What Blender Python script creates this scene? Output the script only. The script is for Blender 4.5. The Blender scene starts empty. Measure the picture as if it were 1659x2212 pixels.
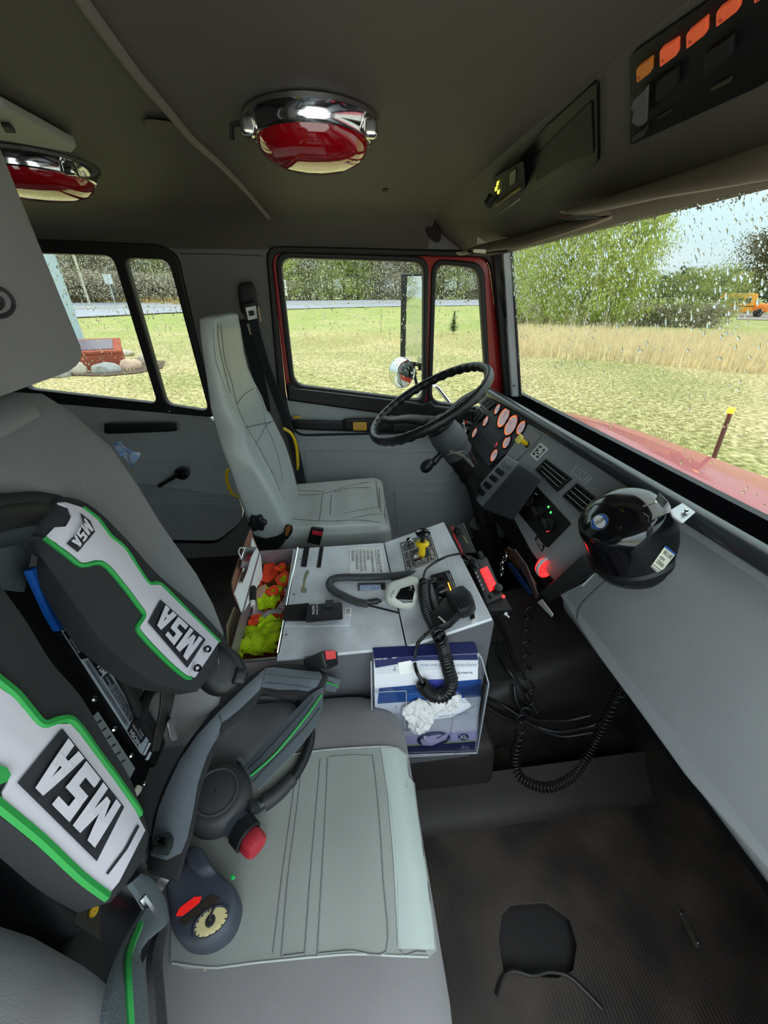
import bpy, bmesh, math, random
from mathutils import Vector as V, Matrix, noise
from mathutils.bvhtree import BVHTree
from mathutils.geometry import tessellate_polygon
random.seed(7)
C = bpy.context.scene.collection
PI = math.pi
# ---------------------------------------------------------------- camera
FPX, CX, CY = 830.0, 829.5, 1106.0            # focal length and centre for a 1659 x 2212 frame
PITCH, YAW, ZC = math.radians(29.3), math.radians(6.9), 1.2
cam_d = bpy.data.cameras.new('camera'); cam = bpy.data.objects.new('camera', cam_d); C.objects.link(cam)
cam_d.sensor_fit = 'HORIZONTAL'; cam_d.sensor_width = 36.0; cam_d.lens = 36.0*FPX/1659.0
cam_d.clip_start = 0.01; cam_d.clip_end = 2000
cam.location = (0, 0, ZC); cam.rotation_euler = (PI/2-PITCH, 0, -YAW)
bpy.context.scene.camera = cam
# ---------------------------------------------------------------- world: soft overcast sky
world = bpy.data.worlds.new('overcast_sky'); bpy.context.scene.world = world; world.use_nodes = True
nt = world.node_tree; nt.nodes.clear()
def N(t, **k):
    n = nt.nodes.new(t)
    for a, b in k.items(): setattr(n, a, b)
    return n
tc = N('ShaderNodeTexCoord'); sep = N('ShaderNodeSeparateXYZ'); nt.links.new(tc.outputs['Generated'], sep.inputs[0])
rmp = N('ShaderNodeValToRGB'); nt.links.new(sep.outputs['Z'], rmp.inputs[0])
e = rmp.color_ramp.elements
e[0].position = 0.0; e[0].color = (0.70, 0.86, 0.93, 1)
e[1].position = 1.0; e[1].color = (1.0, 1.0, 1.0, 1)
k_ = rmp.color_ramp.elements.new(0.35); k_.color = (0.62, 0.84, 0.93, 1)
mp = N('ShaderNodeMapping'); mp.inputs['Scale'].default_value = (1.2, 1.2, 6.0); nt.links.new(tc.outputs['Generated'], mp.inputs[0])
nz = N('ShaderNodeTexNoise'); nz.inputs['Scale'].default_value = 1.6; nz.inputs['Detail'].default_value = 5; nt.links.new(mp.outputs[0], nz.inputs[0])
cr = N('ShaderNodeValToRGB'); cr.color_ramp.elements[0].position = .4; cr.color_ramp.elements[1].position = .7; nt.links.new(nz.outputs[0], cr.inputs[0])
mx = N('ShaderNodeMix', data_type='RGBA'); nt.links.new(cr.outputs[0], mx.inputs[0]); nt.links.new(rmp.outputs[0], mx.inputs[6]); mx.inputs[7].default_value = (0.86, 0.93, 0.97, 1)
mr = N('ShaderNodeMapRange'); nt.links.new(sep.outputs['Z'], mr.inputs[0])
mr.inputs[1].default_value = 0.0; mr.inputs[2].default_value = 1.0; mr.inputs[3].default_value = 1.02; mr.inputs[4].default_value = 2.9
bg = N('ShaderNodeBackground'); nt.links.new(mx.outputs[2], bg.inputs[0]); nt.links.new(mr.outputs[0], bg.inputs[1])
ow = N('ShaderNodeOutputWorld'); nt.links.new(bg.outputs[0], ow.inputs[0])
vs = bpy.context.scene.view_settings
vs.view_transform = 'Standard'; vs.look = 'None'; vs.gamma = 1.0; vs.use_curve_mapping = False; vs.exposure = 1.15
# ---------------------------------------------------------------- pixel <-> place
_s, _c = math.sin, math.cos
FW = V((_s(YAW)*_c(PITCH), _c(YAW)*_c(PITCH), -_s(PITCH))); RT = V((_c(YAW), -_s(YAW), 0)); UP = V((_s(YAW)*_s(PITCH), _c(YAW)*_s(PITCH), _c(PITCH)))
EYE = V((0, 0, ZC))
def ray(x, y): return FW*FPX + RT*(x-CX) + UP*(CY-y)
def P(x, y, X=None, Y=None, Z=None):
    d = ray(x, y)
    t = X/d.x if X is not None else (Y/d.y if Y is not None else (Z-ZC)/d.z)
    return EYE + d*t
class PL:                                     # a plane in the cab with its own axes
    def __init__(s, o, u, v):
        s.o = V(o); s.u = V(u).normalized(); s.n = s.u.cross(V(v)).normalized(); s.v = s.n.cross(s.u)
    def hit(s, x, y, off=0.0):
        d = ray(x, y); t = (s.o + s.n*off - EYE).dot(s.n)/d.dot(s.n); return EYE + d*t
    def loc(s, x, y):
        q = s.hit(x, y) - s.o; return (q.dot(s.u), q.dot(s.v))
    def w(s, a, b, c=0.0): return s.o + s.u*a + s.v*b + s.n*c
    def off(s, c): return PL(s.o+s.n*c, s.u, s.v)
# ---------------------------------------------------------------- materials
def lin(c): return tuple((x/255/12.92 if x/255 <= .04045 else ((x/255+.055)/1.055)**2.4) for x in c)
_M = {}
def mat(name, col, rough=.55, metal=0.0, var=0.0, vs_=8.0, bump=0.0, bs=200.0, emit=0.0, col2=None, coat=0.0, spec=.5, stretch=None, alpha=None, trans=0.0, ior=1.45, emitcol=None, sheen=0.0, bdist=.002):
    if name in _M: return _M[name]
    m = bpy.data.materials.new(name); m.use_nodes = True; t = m.node_tree; b = t.nodes['Principled BSDF']
    c = lin(col); b.inputs['Base Color'].default_value = (*c, 1); b.inputs['Roughness'].default_value = rough; b.inputs['Metallic'].default_value = metal
    b.inputs['Specular IOR Level'].default_value = spec; b.inputs['Coat Weight'].default_value = coat; b.inputs['Transmission Weight'].default_value = trans; b.inputs['IOR'].default_value = ior
    b.inputs['Sheen Weight'].default_value = sheen
    if emit: b.inputs['Emission Color'].default_value = (*lin(emitcol or col), 1); b.inputs['Emission Strength'].default_value = emit
    if var or bump or col2:
        tc = t.nodes.new('ShaderNodeTexCoord'); src = tc.outputs['Object']
        if stretch:
            mpn = t.nodes.new('ShaderNodeMapping'); mpn.inputs['Scale'].default_value = stretch; t.links.new(src, mpn.inputs[0]); src = mpn.outputs[0]
        if var or col2:
            n = t.nodes.new('ShaderNodeTexNoise'); n.inputs['Scale'].default_value = vs_; n.inputs['Detail'].default_value = 6; t.links.new(src, n.inputs[0])
            r = t.nodes.new('ShaderNodeValToRGB'); r.color_ramp.elements[0].position = .32; r.color_ramp.elements[1].position = .68
            a = c if col2 else tuple(x*(1-var) for x in c); z = lin(col2) if col2 else tuple(min(1, x*(1+var)) for x in c)
            r.color_ramp.elements[0].color = (*a, 1); r.color_ramp.elements[1].color = (*z, 1)
            t.links.new(n.outputs[0], r.inputs[0]); t.links.new(r.outputs[0], b.inputs['Base Color'])
        if bump:
            n2 = t.nodes.new('ShaderNodeTexNoise'); n2.inputs['Scale'].default_value = bs; n2.inputs['Detail'].default_value = 3; t.links.new(src, n2.inputs[0])
            bp = t.nodes.new('ShaderNodeBump'); bp.inputs['Strength'].default_value = bump; bp.inputs['Distance'].default_value = bdist; t.links.new(n2.outputs[0], bp.inputs['Height']); t.links.new(bp.outputs[0], b.inputs['Normal'])
    _M[name] = m; return m
def glass_mat(name, tint=(1, 1, 1), refl=.5):
    m = bpy.data.materials.new(name); m.use_nodes = True; t = m.node_tree; t.nodes.clear()
    tr = t.nodes.new('ShaderNodeBsdfTransparent'); tr.inputs[0].default_value = (*tint, 1)
    gl = t.nodes.new('ShaderNodeBsdfGlossy'); gl.inputs['Roughness'].default_value = 0.02
    fr = t.nodes.new('ShaderNodeFresnel'); fr.inputs[0].default_value = 1.45
    mu = t.nodes.new('ShaderNodeMath'); mu.operation = 'MULTIPLY'; mu.inputs[1].default_value = refl; t.links.new(fr.outputs[0], mu.inputs[0])
    mxs = t.nodes.new('ShaderNodeMixShader'); t.links.new(mu.outputs[0], mxs.inputs[0]); t.links.new(tr.outputs[0], mxs.inputs[1]); t.links.new(gl.outputs[0], mxs.inputs[2])
    o = t.nodes.new('ShaderNodeOutputMaterial'); t.links.new(mxs.outputs[0], o.inputs[0]); return m
# ---------------------------------------------------------------- objects
def wloc(o):
    l = V((0, 0, 0))
    while o is not None: l = l + o.location; o = o.parent
    return l
def tag(o, label=None, cat=None, group=None, kind=None):
    if label: o['label'] = label
    if cat: o['category'] = cat
    if group: o['group'] = group
    if kind: o['kind'] = kind
    return o
def thing(name, label, cat, loc=(0, 0, 0), group=None, kind=None):
    o = bpy.data.objects.new(name, None); o.empty_display_size = .05; C.objects.link(o); o.location = V(loc)
    return tag(o, label, cat, group, kind)
def finish(me, m, smooth=35):
    if m is not None: me.materials.append(m)
    if smooth:
        me.shade_smooth()
        try: me.set_sharp_from_angle(angle=math.radians(smooth))
        except Exception: pass
class B:                                      # collects geometry in world coordinates -> ONE mesh object
    def __init__(s): s.v = []; s.f = []
    def add(s, vs, fs):
        k = len(s.v); s.v += [V(x) for x in vs]; s.f += [tuple(i+k for i in f) for f in fs]; return s
    def box(s, c, size, rot=None):
        c = V(c); hx, hy, hz = [x/2 for x in size]
        vs = [V((x*hx, y*hy, z*hz)) for x in (-1, 1) for y in (-1, 1) for z in (-1, 1)]
        if rot is not None: vs = [rot @ q for q in vs]
        return s.add([q+c for q in vs], [(0,1,3,2),(4,6,7,5),(0,4,5,1),(2,3,7,6),(0,2,6,4),(1,5,7,3)])
    def hexa(s, c8): return s.add(c8, [(0,1,3,2),(4,6,7,5),(0,4,5,1),(2,3,7,6),(0,2,6,4),(1,5,7,3)])
    def rbox(s, c8, r=.2, n=6, bulge=0.0, rr=None):
        # c8: corners ordered (u,v,w) with w fastest; r: rounding as a share of the half size per axis
        c8 = [V(q) for q in c8]; r3 = rr or (r, r, r)
        def tri(p):
            a, b, c = [(q+1)/2 for q in p]; o = V((0, 0, 0))
            for i in (0, 1):
                for j in (0, 1):
                    for k in (0, 1):
                        o += c8[i*4+j*2+k]*((a if i else 1-a)*(b if j else 1-b)*(c if k else 1-c))
            return o
        cache = {}; vs = []; fs = []
        def pt(p):
            key = tuple(round(q, 5) for q in p)
            if key in cache: return cache[key]
            inn = [max(-(1-r3[i]), min(1-r3[i], p[i])) for i in range(3)]
            d = [(p[i]-inn[i])/max(r3[i], 1e-6) for i in range(3)]
            L = math.sqrt(sum(q*q for q in d))
            if L > 1e-6: d = [q/L for q in d]
            q = [inn[i]+d[i]*r3[i] for i in range(3)]
            if bulge:
                bl = 1+bulge*(1-.5*q[0]**2-.5*q[1]**2) if True else 1
                q[2] *= bl
            vs.append(tri(q)); cache[key] = len(vs)-1; return cache[key]
        # parameter spacing that keeps the flat middle and the rounded rims
        def ps(i):
            m_ = max(2, n//2); e_ = [-1+(r3[i])*(1-math.cos(PI/2*k/m_)) for k in range(m_+1)]
            mid = [-(1-r3[i])+2*(1-r3[i])*k/n for k in range(1, n)]
            return e_+mid+[-q for q in reversed(e_)]
        A = [ps(0), ps(1), ps(2)]
        for ax in range(3):
            a1, a2 = [(1, 2), (2, 0), (0, 1)][ax]
            for sg in (-1, 1):
                for i in range(len(A[a1])-1):
                    for j in range(len(A[a2])-1):
                        q = []
                        for (x, y) in ((i, j), (i+1, j), (i+1, j+1), (i, j+1)):
                            p = [0, 0, 0]; p[ax] = sg; p[a1] = A[a1][x]; p[a2] = A[a2][y]; q.append(pt(p))
                        q = q if sg > 0 else q[::-1]
                        if len(set(q)) > 2: fs.append(tuple(dict.fromkeys(q)))
        return s.add(vs, fs)
    def tube(s, pts, r, n=8, closed=False, cap=True, sub=0):
        pts = [V(q) for q in pts]
        if sub: pts = smooth_path(pts, sub, closed)
        m_ = len(pts); rs = r if isinstance(r, (list, tuple)) else None
        def R(i): return r if rs is None else rs[min(len(rs)-1, int(round(i*(len(rs)-1)/(m_-1))))]
        T = []
        for i in range(m_):
            a = pts[(i-1) % m_] if (closed or i) else pts[0]; b = pts[(i+1) % m_] if (closed or i < m_-1) else pts[-1]
            d = b-a; T.append(d.normalized() if d.length > 1e-9 else V((0, 0, 1)))
        up = V((0, 0, 1)) if abs(T[0].z) < .9 else V((1, 0, 0))
        nrm = (up-T[0]*up.dot(T[0])).normalized(); vs = []; fs = []
        for i in range(m_):
            nrm = nrm-T[i]*nrm.dot(T[i]); nrm.normalize(); bn = T[i].cross(nrm)
            for k in range(n):
                a = 2*PI*k/n; vs.append(pts[i]+(nrm*math.cos(a)+bn*math.sin(a))*R(i))
        for i in range(m_ if closed else m_-1):
            for k in range(n):
                j = (i+1) % m_; fs.append((i*n+k, i*n+(k+1) % n, j*n+(k+1) % n, j*n+k))
        if cap and not closed: fs.append(tuple(range(n))[::-1]); fs.append(tuple((m_-1)*n+k for k in range(n)))
        return s.add(vs, fs)
    def lathe(s, o, ax, prof, n=32, xax=None, arc=2*PI):   # prof: (radius, height along ax)
        o = V(o); ax = V(ax).normalized(); x = V(xax) if xax is not None else (V((0, 0, 1)) if abs(ax.z) < .9 else V((1, 0, 0)))
        x = (x-ax*x.dot(ax)).normalized(); y = ax.cross(x); vs = []; fs = []
        for (r, h) in prof:
            for k in range(n):
                a = arc*k/n; vs.append(o+ax*h+(x*math.cos(a)+y*math.sin(a))*max(r, 1e-5))
        for i in range(len(prof)-1):
            for k in range(n): fs.append((i*n+k, i*n+(k+1) % n, (i+1)*n+(k+1) % n, (i+1)*n+k))
        return s.add(vs, fs)
    def loft(s, rings, caps=True, closed=True):
        n = len(rings[0]); vs = [q for r in rings for q in r]; fs = []
        for i in range(len(rings)-1):
            for k in range(n if closed else n-1): fs.append((i*n+k, i*n+(k+1) % n, (i+1)*n+(k+1) % n, (i+1)*n+k))
        if caps and closed: fs.append(tuple(range(n))[::-1]); fs.append(tuple((len(rings)-1)*n+k for k in range(n)))
        return s.add(vs, fs)
    def prism(s, prof, a, b):                 # prof: list of 3D points, swept from offset a to offset b
        n = len(prof); vs = [V(q)+V(a) for q in prof]+[V(q)+V(b) for q in prof]
        fs = [(k, (k+1) % n, n+(k+1) % n, n+k) for k in range(n)]+[tuple(range(n))[::-1], tuple(range(n, 2*n))]
        return s.add(vs, fs)
    def plate(s, outlines, pl, t=.004, bev=.0008, rnd=0.0, px=True, up=True):
        # outlines: pixel lists (or local a,b lists when px=False); first the outline, then holes. Grows from the plane along its normal.
        cu = bpy.data.curves.new('c', 'CURVE'); cu.dimensions = '2D'; cu.fill_mode = 'BOTH'
        for i, ol in enumerate(outlines):
            q = [pl.loc(*z) for z in ol] if px else [tuple(z) for z in ol]
            rr = rnd[i] if isinstance(rnd, (list, tuple)) else rnd
            if rr: q = round_poly(q, rr)
            sp = cu.splines.new('POLY'); sp.points.add(len(q)-1)
            for k, z in enumerate(q): sp.points[k].co = (z[0], z[1], 0, 1)
            sp.use_cyclic_u = True
        bev = min(bev, t*.45); cu.extrude = t/2-bev; cu.bevel_depth = bev; cu.bevel_resolution = 1; cu.offset = -bev
        ob = bpy.data.objects.new('c', cu); me = bpy.data.meshes.new_from_object(ob)
        sg = 1 if up else -1
        vs = [pl.w(q.co.x, q.co.y, q.co.z+sg*t/2) for q in me.vertices]; fs = [tuple(p.vertices) for p in me.polygons]
        bpy.data.objects.remove(ob); bpy.data.curves.remove(cu); bpy.data.meshes.remove(me)
        return s.add(vs, fs)
    def text(s, body, pl, a, b, h, ang=0.0, t=.0006, squash=1.0, align='CENTER', bold=0.0, fn=None, shear=0.0):
        # lettering of height h at local (a, b) of plane pl, turned by ang
        cu = bpy.data.curves.new('t', 'FONT'); cu.body = body; cu.size = 1.0; cu.align_x = align; cu.align_y = 'CENTER'; cu.resolution_u = 3
        cu.extrude = 0.0; cu.offset = bold; cu.shear = shear
        ob = bpy.data.objects.new('t', cu); me = bpy.data.meshes.new_from_object(ob); ca, sa = math.cos(ang), math.sin(ang); k = h/.72; vs = []
        for q in me.vertices:
            x, y = q.co.x*k*squash, q.co.y*k
            x, y = x*ca-y*sa+a, x*sa+y*ca+b
            vs.append(fn(x, y, t) if fn else pl.w(x, y, t))
        fs = [tuple(p.vertices) for p in me.polygons]
        bpy.data.objects.remove(ob); bpy.data.curves.remove(cu); bpy.data.meshes.remove(me)
        return s.add(vs, fs)
    def bvh(s): return BVHTree.FromPolygons(s.v, s.f)
    def obj(s, name, m, parent=None, smooth=35, label=None, kind=None, weld=False, sub=0, cat=None, group=None):
        lo = V((min(q.x for q in s.v), min(q.y for q in s.v), min(q.z for q in s.v))); hi = V((max(q.x for q in s.v), max(q.y for q in s.v), max(q.z for q in s.v)))
        o_ = V(((lo.x+hi.x)/2, (lo.y+hi.y)/2, lo.z))
        me = bpy.data.meshes.new(name); me.from_pydata([q-o_ for q in s.v], [], s.f); me.validate()
        if weld:
            bm = bmesh.new(); bm.from_mesh(me); bmesh.ops.remove_doubles(bm, verts=bm.verts, dist=1e-5); bmesh.ops.recalc_face_normals(bm, faces=bm.faces); bm.to_mesh(me); bm.free()
        finish(me, m, smooth); ob = bpy.data.objects.new(name, me); C.objects.link(ob)
        if parent is not None: ob.parent = parent
        ob.location = o_-(wloc(parent) if parent is not None else V((0, 0, 0)))
        if sub:
            md = ob.modifiers.new('sub', 'SUBSURF'); md.levels = sub; md.render_levels = sub
        return tag(ob, label, cat, group, kind)
def smooth_path(pts, sub, closed=False):
    out = []; n = len(pts)
    for i in range(n if closed else n-1):
        p0 = pts[(i-1) % n] if (closed or i) else pts[0]*2-pts[1]; p1 = pts[i]; p2 = pts[(i+1) % n]
        p3 = pts[(i+2) % n] if (closed or i < n-2) else p2*2-p1
        for k in range(sub):
            t = k/sub; out.append(.5*((2*p1)+(p2-p0)*t+(2*p0-5*p1+4*p2-p3)*t*t+(3*p1-p0-3*p2+p3)*t**3))
    if not closed: out.append(pts[-1])
    return out
def round_poly(q, r, n=5):
    out = []; m_ = len(q)
    for i in range(m_):
        a, b, c = V((*q[i-1], 0)), V((*q[i], 0)), V((*q[(i+1) % m_], 0)); d1 = a-b; d2 = c-b
        k = min(r, d1.length*.48, d2.length*.48)
        s1 = b+d1.normalized()*k; s2 = b+d2.normalized()*k
        for j in range(n+1):
            t = j/n; z = s1*(1-t)**2+b*2*t*(1-t)+s2*t*t; out.append((z.x, z.y))
    return out
def copy_tree(o, parent=None):
    c = o.copy(); C.objects.link(c); c.parent = parent
    for ch in list(o.children): copy_tree(ch, c)
    return c
def circ(a, b, r, n=24, rb=None, ang=0.0): 
    rb = rb or r
    return [(a+r*math.cos(2*PI*k/n)*math.cos(ang)-rb*math.sin(2*PI*k/n)*math.sin(ang), b+r*math.cos(2*PI*k/n)*math.sin(ang)+rb*math.sin(2*PI*k/n)*math.cos(ang)) for k in range(n)]
def coil(path, R, r, turns, n=6, seg=10, lead=0):
    # a helix wound about a path
    pts = smooth_path([V(q) for q in path], 24); L = [0]
    for i in range(1, len(pts)): L.append(L[-1]+(pts[i]-pts[i-1]).length)
    out = []; T = None; nrm = V((0, 0, 1)); tot = turns*seg
    fr = []
    for i in range(len(pts)):
        t = (pts[min(i+1, len(pts)-1)]-pts[max(i-1, 0)]).normalized(); nrm = nrm-t*nrm.dot(t)
        if nrm.length < 1e-4: nrm = V((1, 0, 0))-t*t.x
        nrm.normalize(); fr.append((t, nrm.copy(), t.cross(nrm)))
    j = 0
    for k in range(int(tot)+1):
        d = L[-1]*k/tot
        while j < len(L)-2 and L[j+1] < d: j += 1
        f = (d-L[j])/max(L[j+1]-L[j], 1e-9); p = pts[j].lerp(pts[j+1], f); a = 2*PI*k/seg
        n1 = fr[j][1].lerp(fr[j+1][1], f); n2 = fr[j][2].lerp(fr[j+1][2], f)
        out.append(p+(n1*math.cos(a)+n2*math.sin(a))*R)
    return B().tube(out, r, n=n)
def tex_obj(tree): return tree.nodes.new('ShaderNodeTexCoord').outputs['Object']
# shared materials
M = dict(
 dash=mat('grey_dash_plastic', (146,148,150), .5, var=.06, vs_=6, bump=.25, bs=900),
 door=mat('grey_door_vinyl', (176,179,179), .55, var=.05, vs_=5, bump=.25, bs=700),
 pillar=mat('pillar_vinyl', (112,110,109), .6, var=.05, vs_=5, bump=.25, bs=500),
 dvinyl=mat('driver_seat_vinyl', (182,186,184), .34, var=.06, vs_=7, bump=.25, bs=260, bdist=.001),
 door_low=mat('dark_grey_door_carpet', (158,160,161), .75, var=.08, vs_=9, bump=.3, bs=500),
 head=mat('grey_headliner_vinyl', (82,77,70), .62, var=.08, vs_=3, bump=.3, bs=350),
 black=mat('black_plastic', (22,22,24), .42, bump=.15, bs=900),
 blackm=mat('matt_black_plastic', (20,20,21), .65, bump=.2, bs=700),
 rubber=mat('black_rubber', (24,24,26), .5),
 gloss=mat('glossy_black_plastic', (12,13,17), .12, coat=.6),
 red=mat('red_cab_paint', (158,18,22), .35, coat=.4),
 chrome=mat('chrome', (215,215,215), .12, metal=1.0),
 steel=mat('brushed_steel', (175,175,178), .35, metal=1.0, var=.08),
 white=mat('white_plastic', (225,225,222), .45),
 paper=mat('white_paper', (238,236,234), .7),
 yellow=mat('yellow_plastic', (238,196,20), .4),
 redp=mat('red_plastic', (200,40,48), .35),
 vinyl=mat('grey_seat_vinyl', (142,146,141), .36, var=.06, vs_=7, bump=.25, bs=260, bdist=.001),
 vinyl2=mat('light_grey_seat_vinyl', (168,178,174), .34, var=.05, vs_=7, bump=.25, bs=260, bdist=.001),
 fabric=mat('grey_seat_fabric', (120,117,119), .85, var=.05, vs_=10, bump=.35, bs=1200, sheen=.2, bdist=.001),
 stitch=mat('dark_seam', (118,120,118), .7),
 alu=mat('aluminium_deck', (214,216,222), .45, metal=.2, var=.16, vs_=14, bump=.15, bs=300),
 strap=mat('dark_strap_cloth', (44,44,47), .85, bump=.4, bs=900, bdist=.001),
 webbing=mat('grey_webbing', (78,86,92), .75, bump=.5, bs=900, stretch=(1, 1, 1), bdist=.001),
 green=mat('green_piping', (38,150,66), .6),
 refl=mat('silver_reflective_cloth', (212,205,216), .5, var=.04, vs_=12),
 ink=mat('dark_print', (38,38,44), .6),
)
glass = glass_mat('window_glass', (.66,.68,.66), .12)
# ================================================================ THE SETTING
YD = 1.75                                    # inner face of the driver's side
LW = PL((0, YD, 0), (1, 0, 0), (0, 0, 1))    # u = forward, v = up, n = towards the cab (-Y)
# ---- floor with ribbed rubber mat
def floor_mat():
    m = bpy.data.materials.new('ribbed_rubber_mat'); m.use_nodes = True; t = m.node_tree; b = t.nodes['Principled BSDF']
    src = tex_obj(t); n = t.nodes.new('ShaderNodeTexNoise'); n.inputs['Scale'].default_value = 7; n.inputs['Detail'].default_value = 8; t.links.new(src, n.inputs[0])
    r = t.nodes.new('ShaderNodeValToRGB'); r.color_ramp.elements[0].position = .35; r.color_ramp.elements[1].position = .75
    r.color_ramp.elements[0].color = (*lin((27, 24, 22)), 1); r.color_ramp.elements[1].color = (*lin((66, 57, 50)), 1); t.links.new(n.outputs[0], r.inputs[0]); t.links.new(r.outputs[0], b.inputs['Base Color'])
    w = t.nodes.new('ShaderNodeTexWave'); w.wave_type = 'BANDS'; w.bands_direction = 'X'; w.inputs['Scale'].default_value = 42; w.inputs['Distortion'].default_value = .4; t.links.new(src, w.inputs[0])
    bp = t.nodes.new('ShaderNodeBump'); bp.inputs['Strength'].default_value = .22; bp.inputs['Distance'].default_value = .002; t.links.new(w.outputs[0], bp.inputs['Height']); t.links.new(bp.outputs[0], b.inputs['Normal'])
    b.inputs['Roughness'].default_value = .55; return m
M['floor'] = floor_mat()
FZ = PL((0, 0, 0), (1, 0, 0), (0, 1, 0))
hole_px = [(1085,1975),(1105,1955),(1180,1950),(1230,1985),(1246,2040),(1238,2095),(1205,2112),(1150,2108),(1110,2090),(1088,2098),(1078,2030)]
b = B(); b.plate([[(-1.9,-.22),(.95,-.22),(.95,1.8),(-1.9,1.8)], [FZ.loc(*q) for q in hole_px]], FZ.off(-.012), t=.012, px=False, bev=.001)
floor = b.obj('floor', M['floor'], kind='structure')
b = B().box((-.4,.8,-.04), (3.0,2.1,.03)); b.obj('subfloor', mat('bare_floor_plate', (20,20,22), .6), floor)
b = B(); edge = [FZ.hit(*q)+V((0,0,.003)) for q in [(1072,2150),(1085,2112),(1110,2098),(1150,2108),(1185,2100),(1225,2108),(1262,2140),(1300,2180)]]
b.tube(edge, .004, n=6, sub=4); b.obj('torn_mat_edge', M['rubber'], floor)
# ---- ceiling
b = B(); xs = [-1.9+i*(2.28/30) for i in range(31)]
prof = [(-.22,1.40),(-.16,1.44),(-.08,1.45),(.4,1.452),(.9,1.453),(1.35,1.45),(1.55,1.447),(1.65,1.437),(1.715,1.405),(1.75,1.35)]
b.loft([[V((x, y, z)) for (y, z) in prof] for x in xs], caps=False, closed=False)
ceil = b.obj('ceiling', M['head'], kind='structure', smooth=80)
b = B().box((-.75,.77,1.50), (2.4,2.1,.06)); b.obj('roof_skin', M['red'], ceil)
b = B(); b.tube([P(*q, Z=1.449) for q in [(120,-90),(185,10),(240,85),(300,165),(360,235),(415,300)]]+[P(*q, Z=1.446) for q in [(470,350),(520,400)]]+[P(555,440,Z=1.443),P(580,470,Z=1.425)], .007, n=8, sub=5)
b.obj('seam_trim', mat('ceiling_piping', (112,104,98), .6), ceil, label='lighter piping across the headliner')
b = B(); b.rbox([P(*q, Z=z) for q in [(312,255),(312,277),(372,262),(372,280)] for z in (1.452,1.446)], r=.5, n=3); b.obj('seam_button', mat('olive_button', (88,80,62), .7), ceil)
b = B().rbox([V((x,y,z)) for x in (.155,.17) for y in (1.30,1.335) for z in (1.447,1.452)], r=.5, n=3); b.obj('plug', M['blackm'], ceil)
# ---- left wall
hole1 = [(574,530),(1066,543),(1104,862),(1130,1240),(700,1240),(655,1060),(604,870)]
hole2 = [(60,515),(352,528),(384,548),(462,886),(528,1100),(520,1128),(470,1168),(372,1166),(60,1166)]
h2 = [LW.loc(*q) for q in hole2]; h2 = [(-1.40,h2[0][1])]+h2[1:-1]+[(-1.40,h2[-1][1])]
b = B(); b.plate([[(-1.9,0),(.90,0),(.90,.74),(.855,.80),(.63,1.34),(.62,1.45),(-1.9,1.45)], [LW.loc(*q) for q in hole1], h2], LW.off(-.02), t=.02, px=False, rnd=[0,.03,.05])
wl = b.obj('wall_left', M['pillar'], kind='structure')
b = B().box((-.45,1.84,.72), (2.9,.02,1.44)); 
# hinge plug / hooks on the pillar
b = B().rbox([LW.hit(*q, off=o) for q in [(592,491),(592,508),(621,491),(621,510)] for o in (.0,.012)], r=.5, n=3); b.obj('plug', M['blackm'], wl)
b = B().rbox([LW.hit(*q, off=o) for q in [(568,510),(568,516),(576,510),(576,516)] for o in (.0,.006)], r=.5, n=2); b.obj('plug', M['blackm'], wl)
b = B().rbox([LW.hit(*q, off=o) for q in [(183,487),(178,494),(193,494),(190,502)] for o in (.0,.01)], r=.5, n=2); b.obj('hook', M['blackm'], wl)
b = B().tube([LW.hit(388,548,.002),LW.hit(480,549,.002),LW.hit(566,553,.002)], .0015, n=5); b.obj('trim_seam', mat('seam_dark', (60,60,58), .7), wl)
b = B(); b.prism([(-.32,YD-.012,.0),(-.32,YD-.012,1.35),(-.24,YD-.03,1.35),(-.24,YD-.03,.0)], (0,0,0), (0,.03,0))
# ---- rear wall, right wall, firewall (behind and beside the photographer)
b = B().box((-1.91,.77,.72), (.03,2.0,1.46)); b.obj('wall_rear', M['head'], kind='structure')
RWL = PL((0,-.24,0), (1,0,0), (0,0,1))
b = B(); b.plate([[(-1.9,-.05),(1.0,-.05),(1.0,1.45),(-1.9,1.45)], [(-.70,.42),(.78,.42),(.76,.82),(.60,1.37),(-.60,1.38),(-.70,1.2)]], RWL, t=.03, px=False, rnd=[0,.08]); wr = b.obj('wall_right', M['door'], kind='structure')
b = B(); b.box((.93,.77,.36), (.03,2.0,.80)); b.obj('wall_front', mat('black_firewall', (16,16,18), .8), kind='structure')
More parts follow.
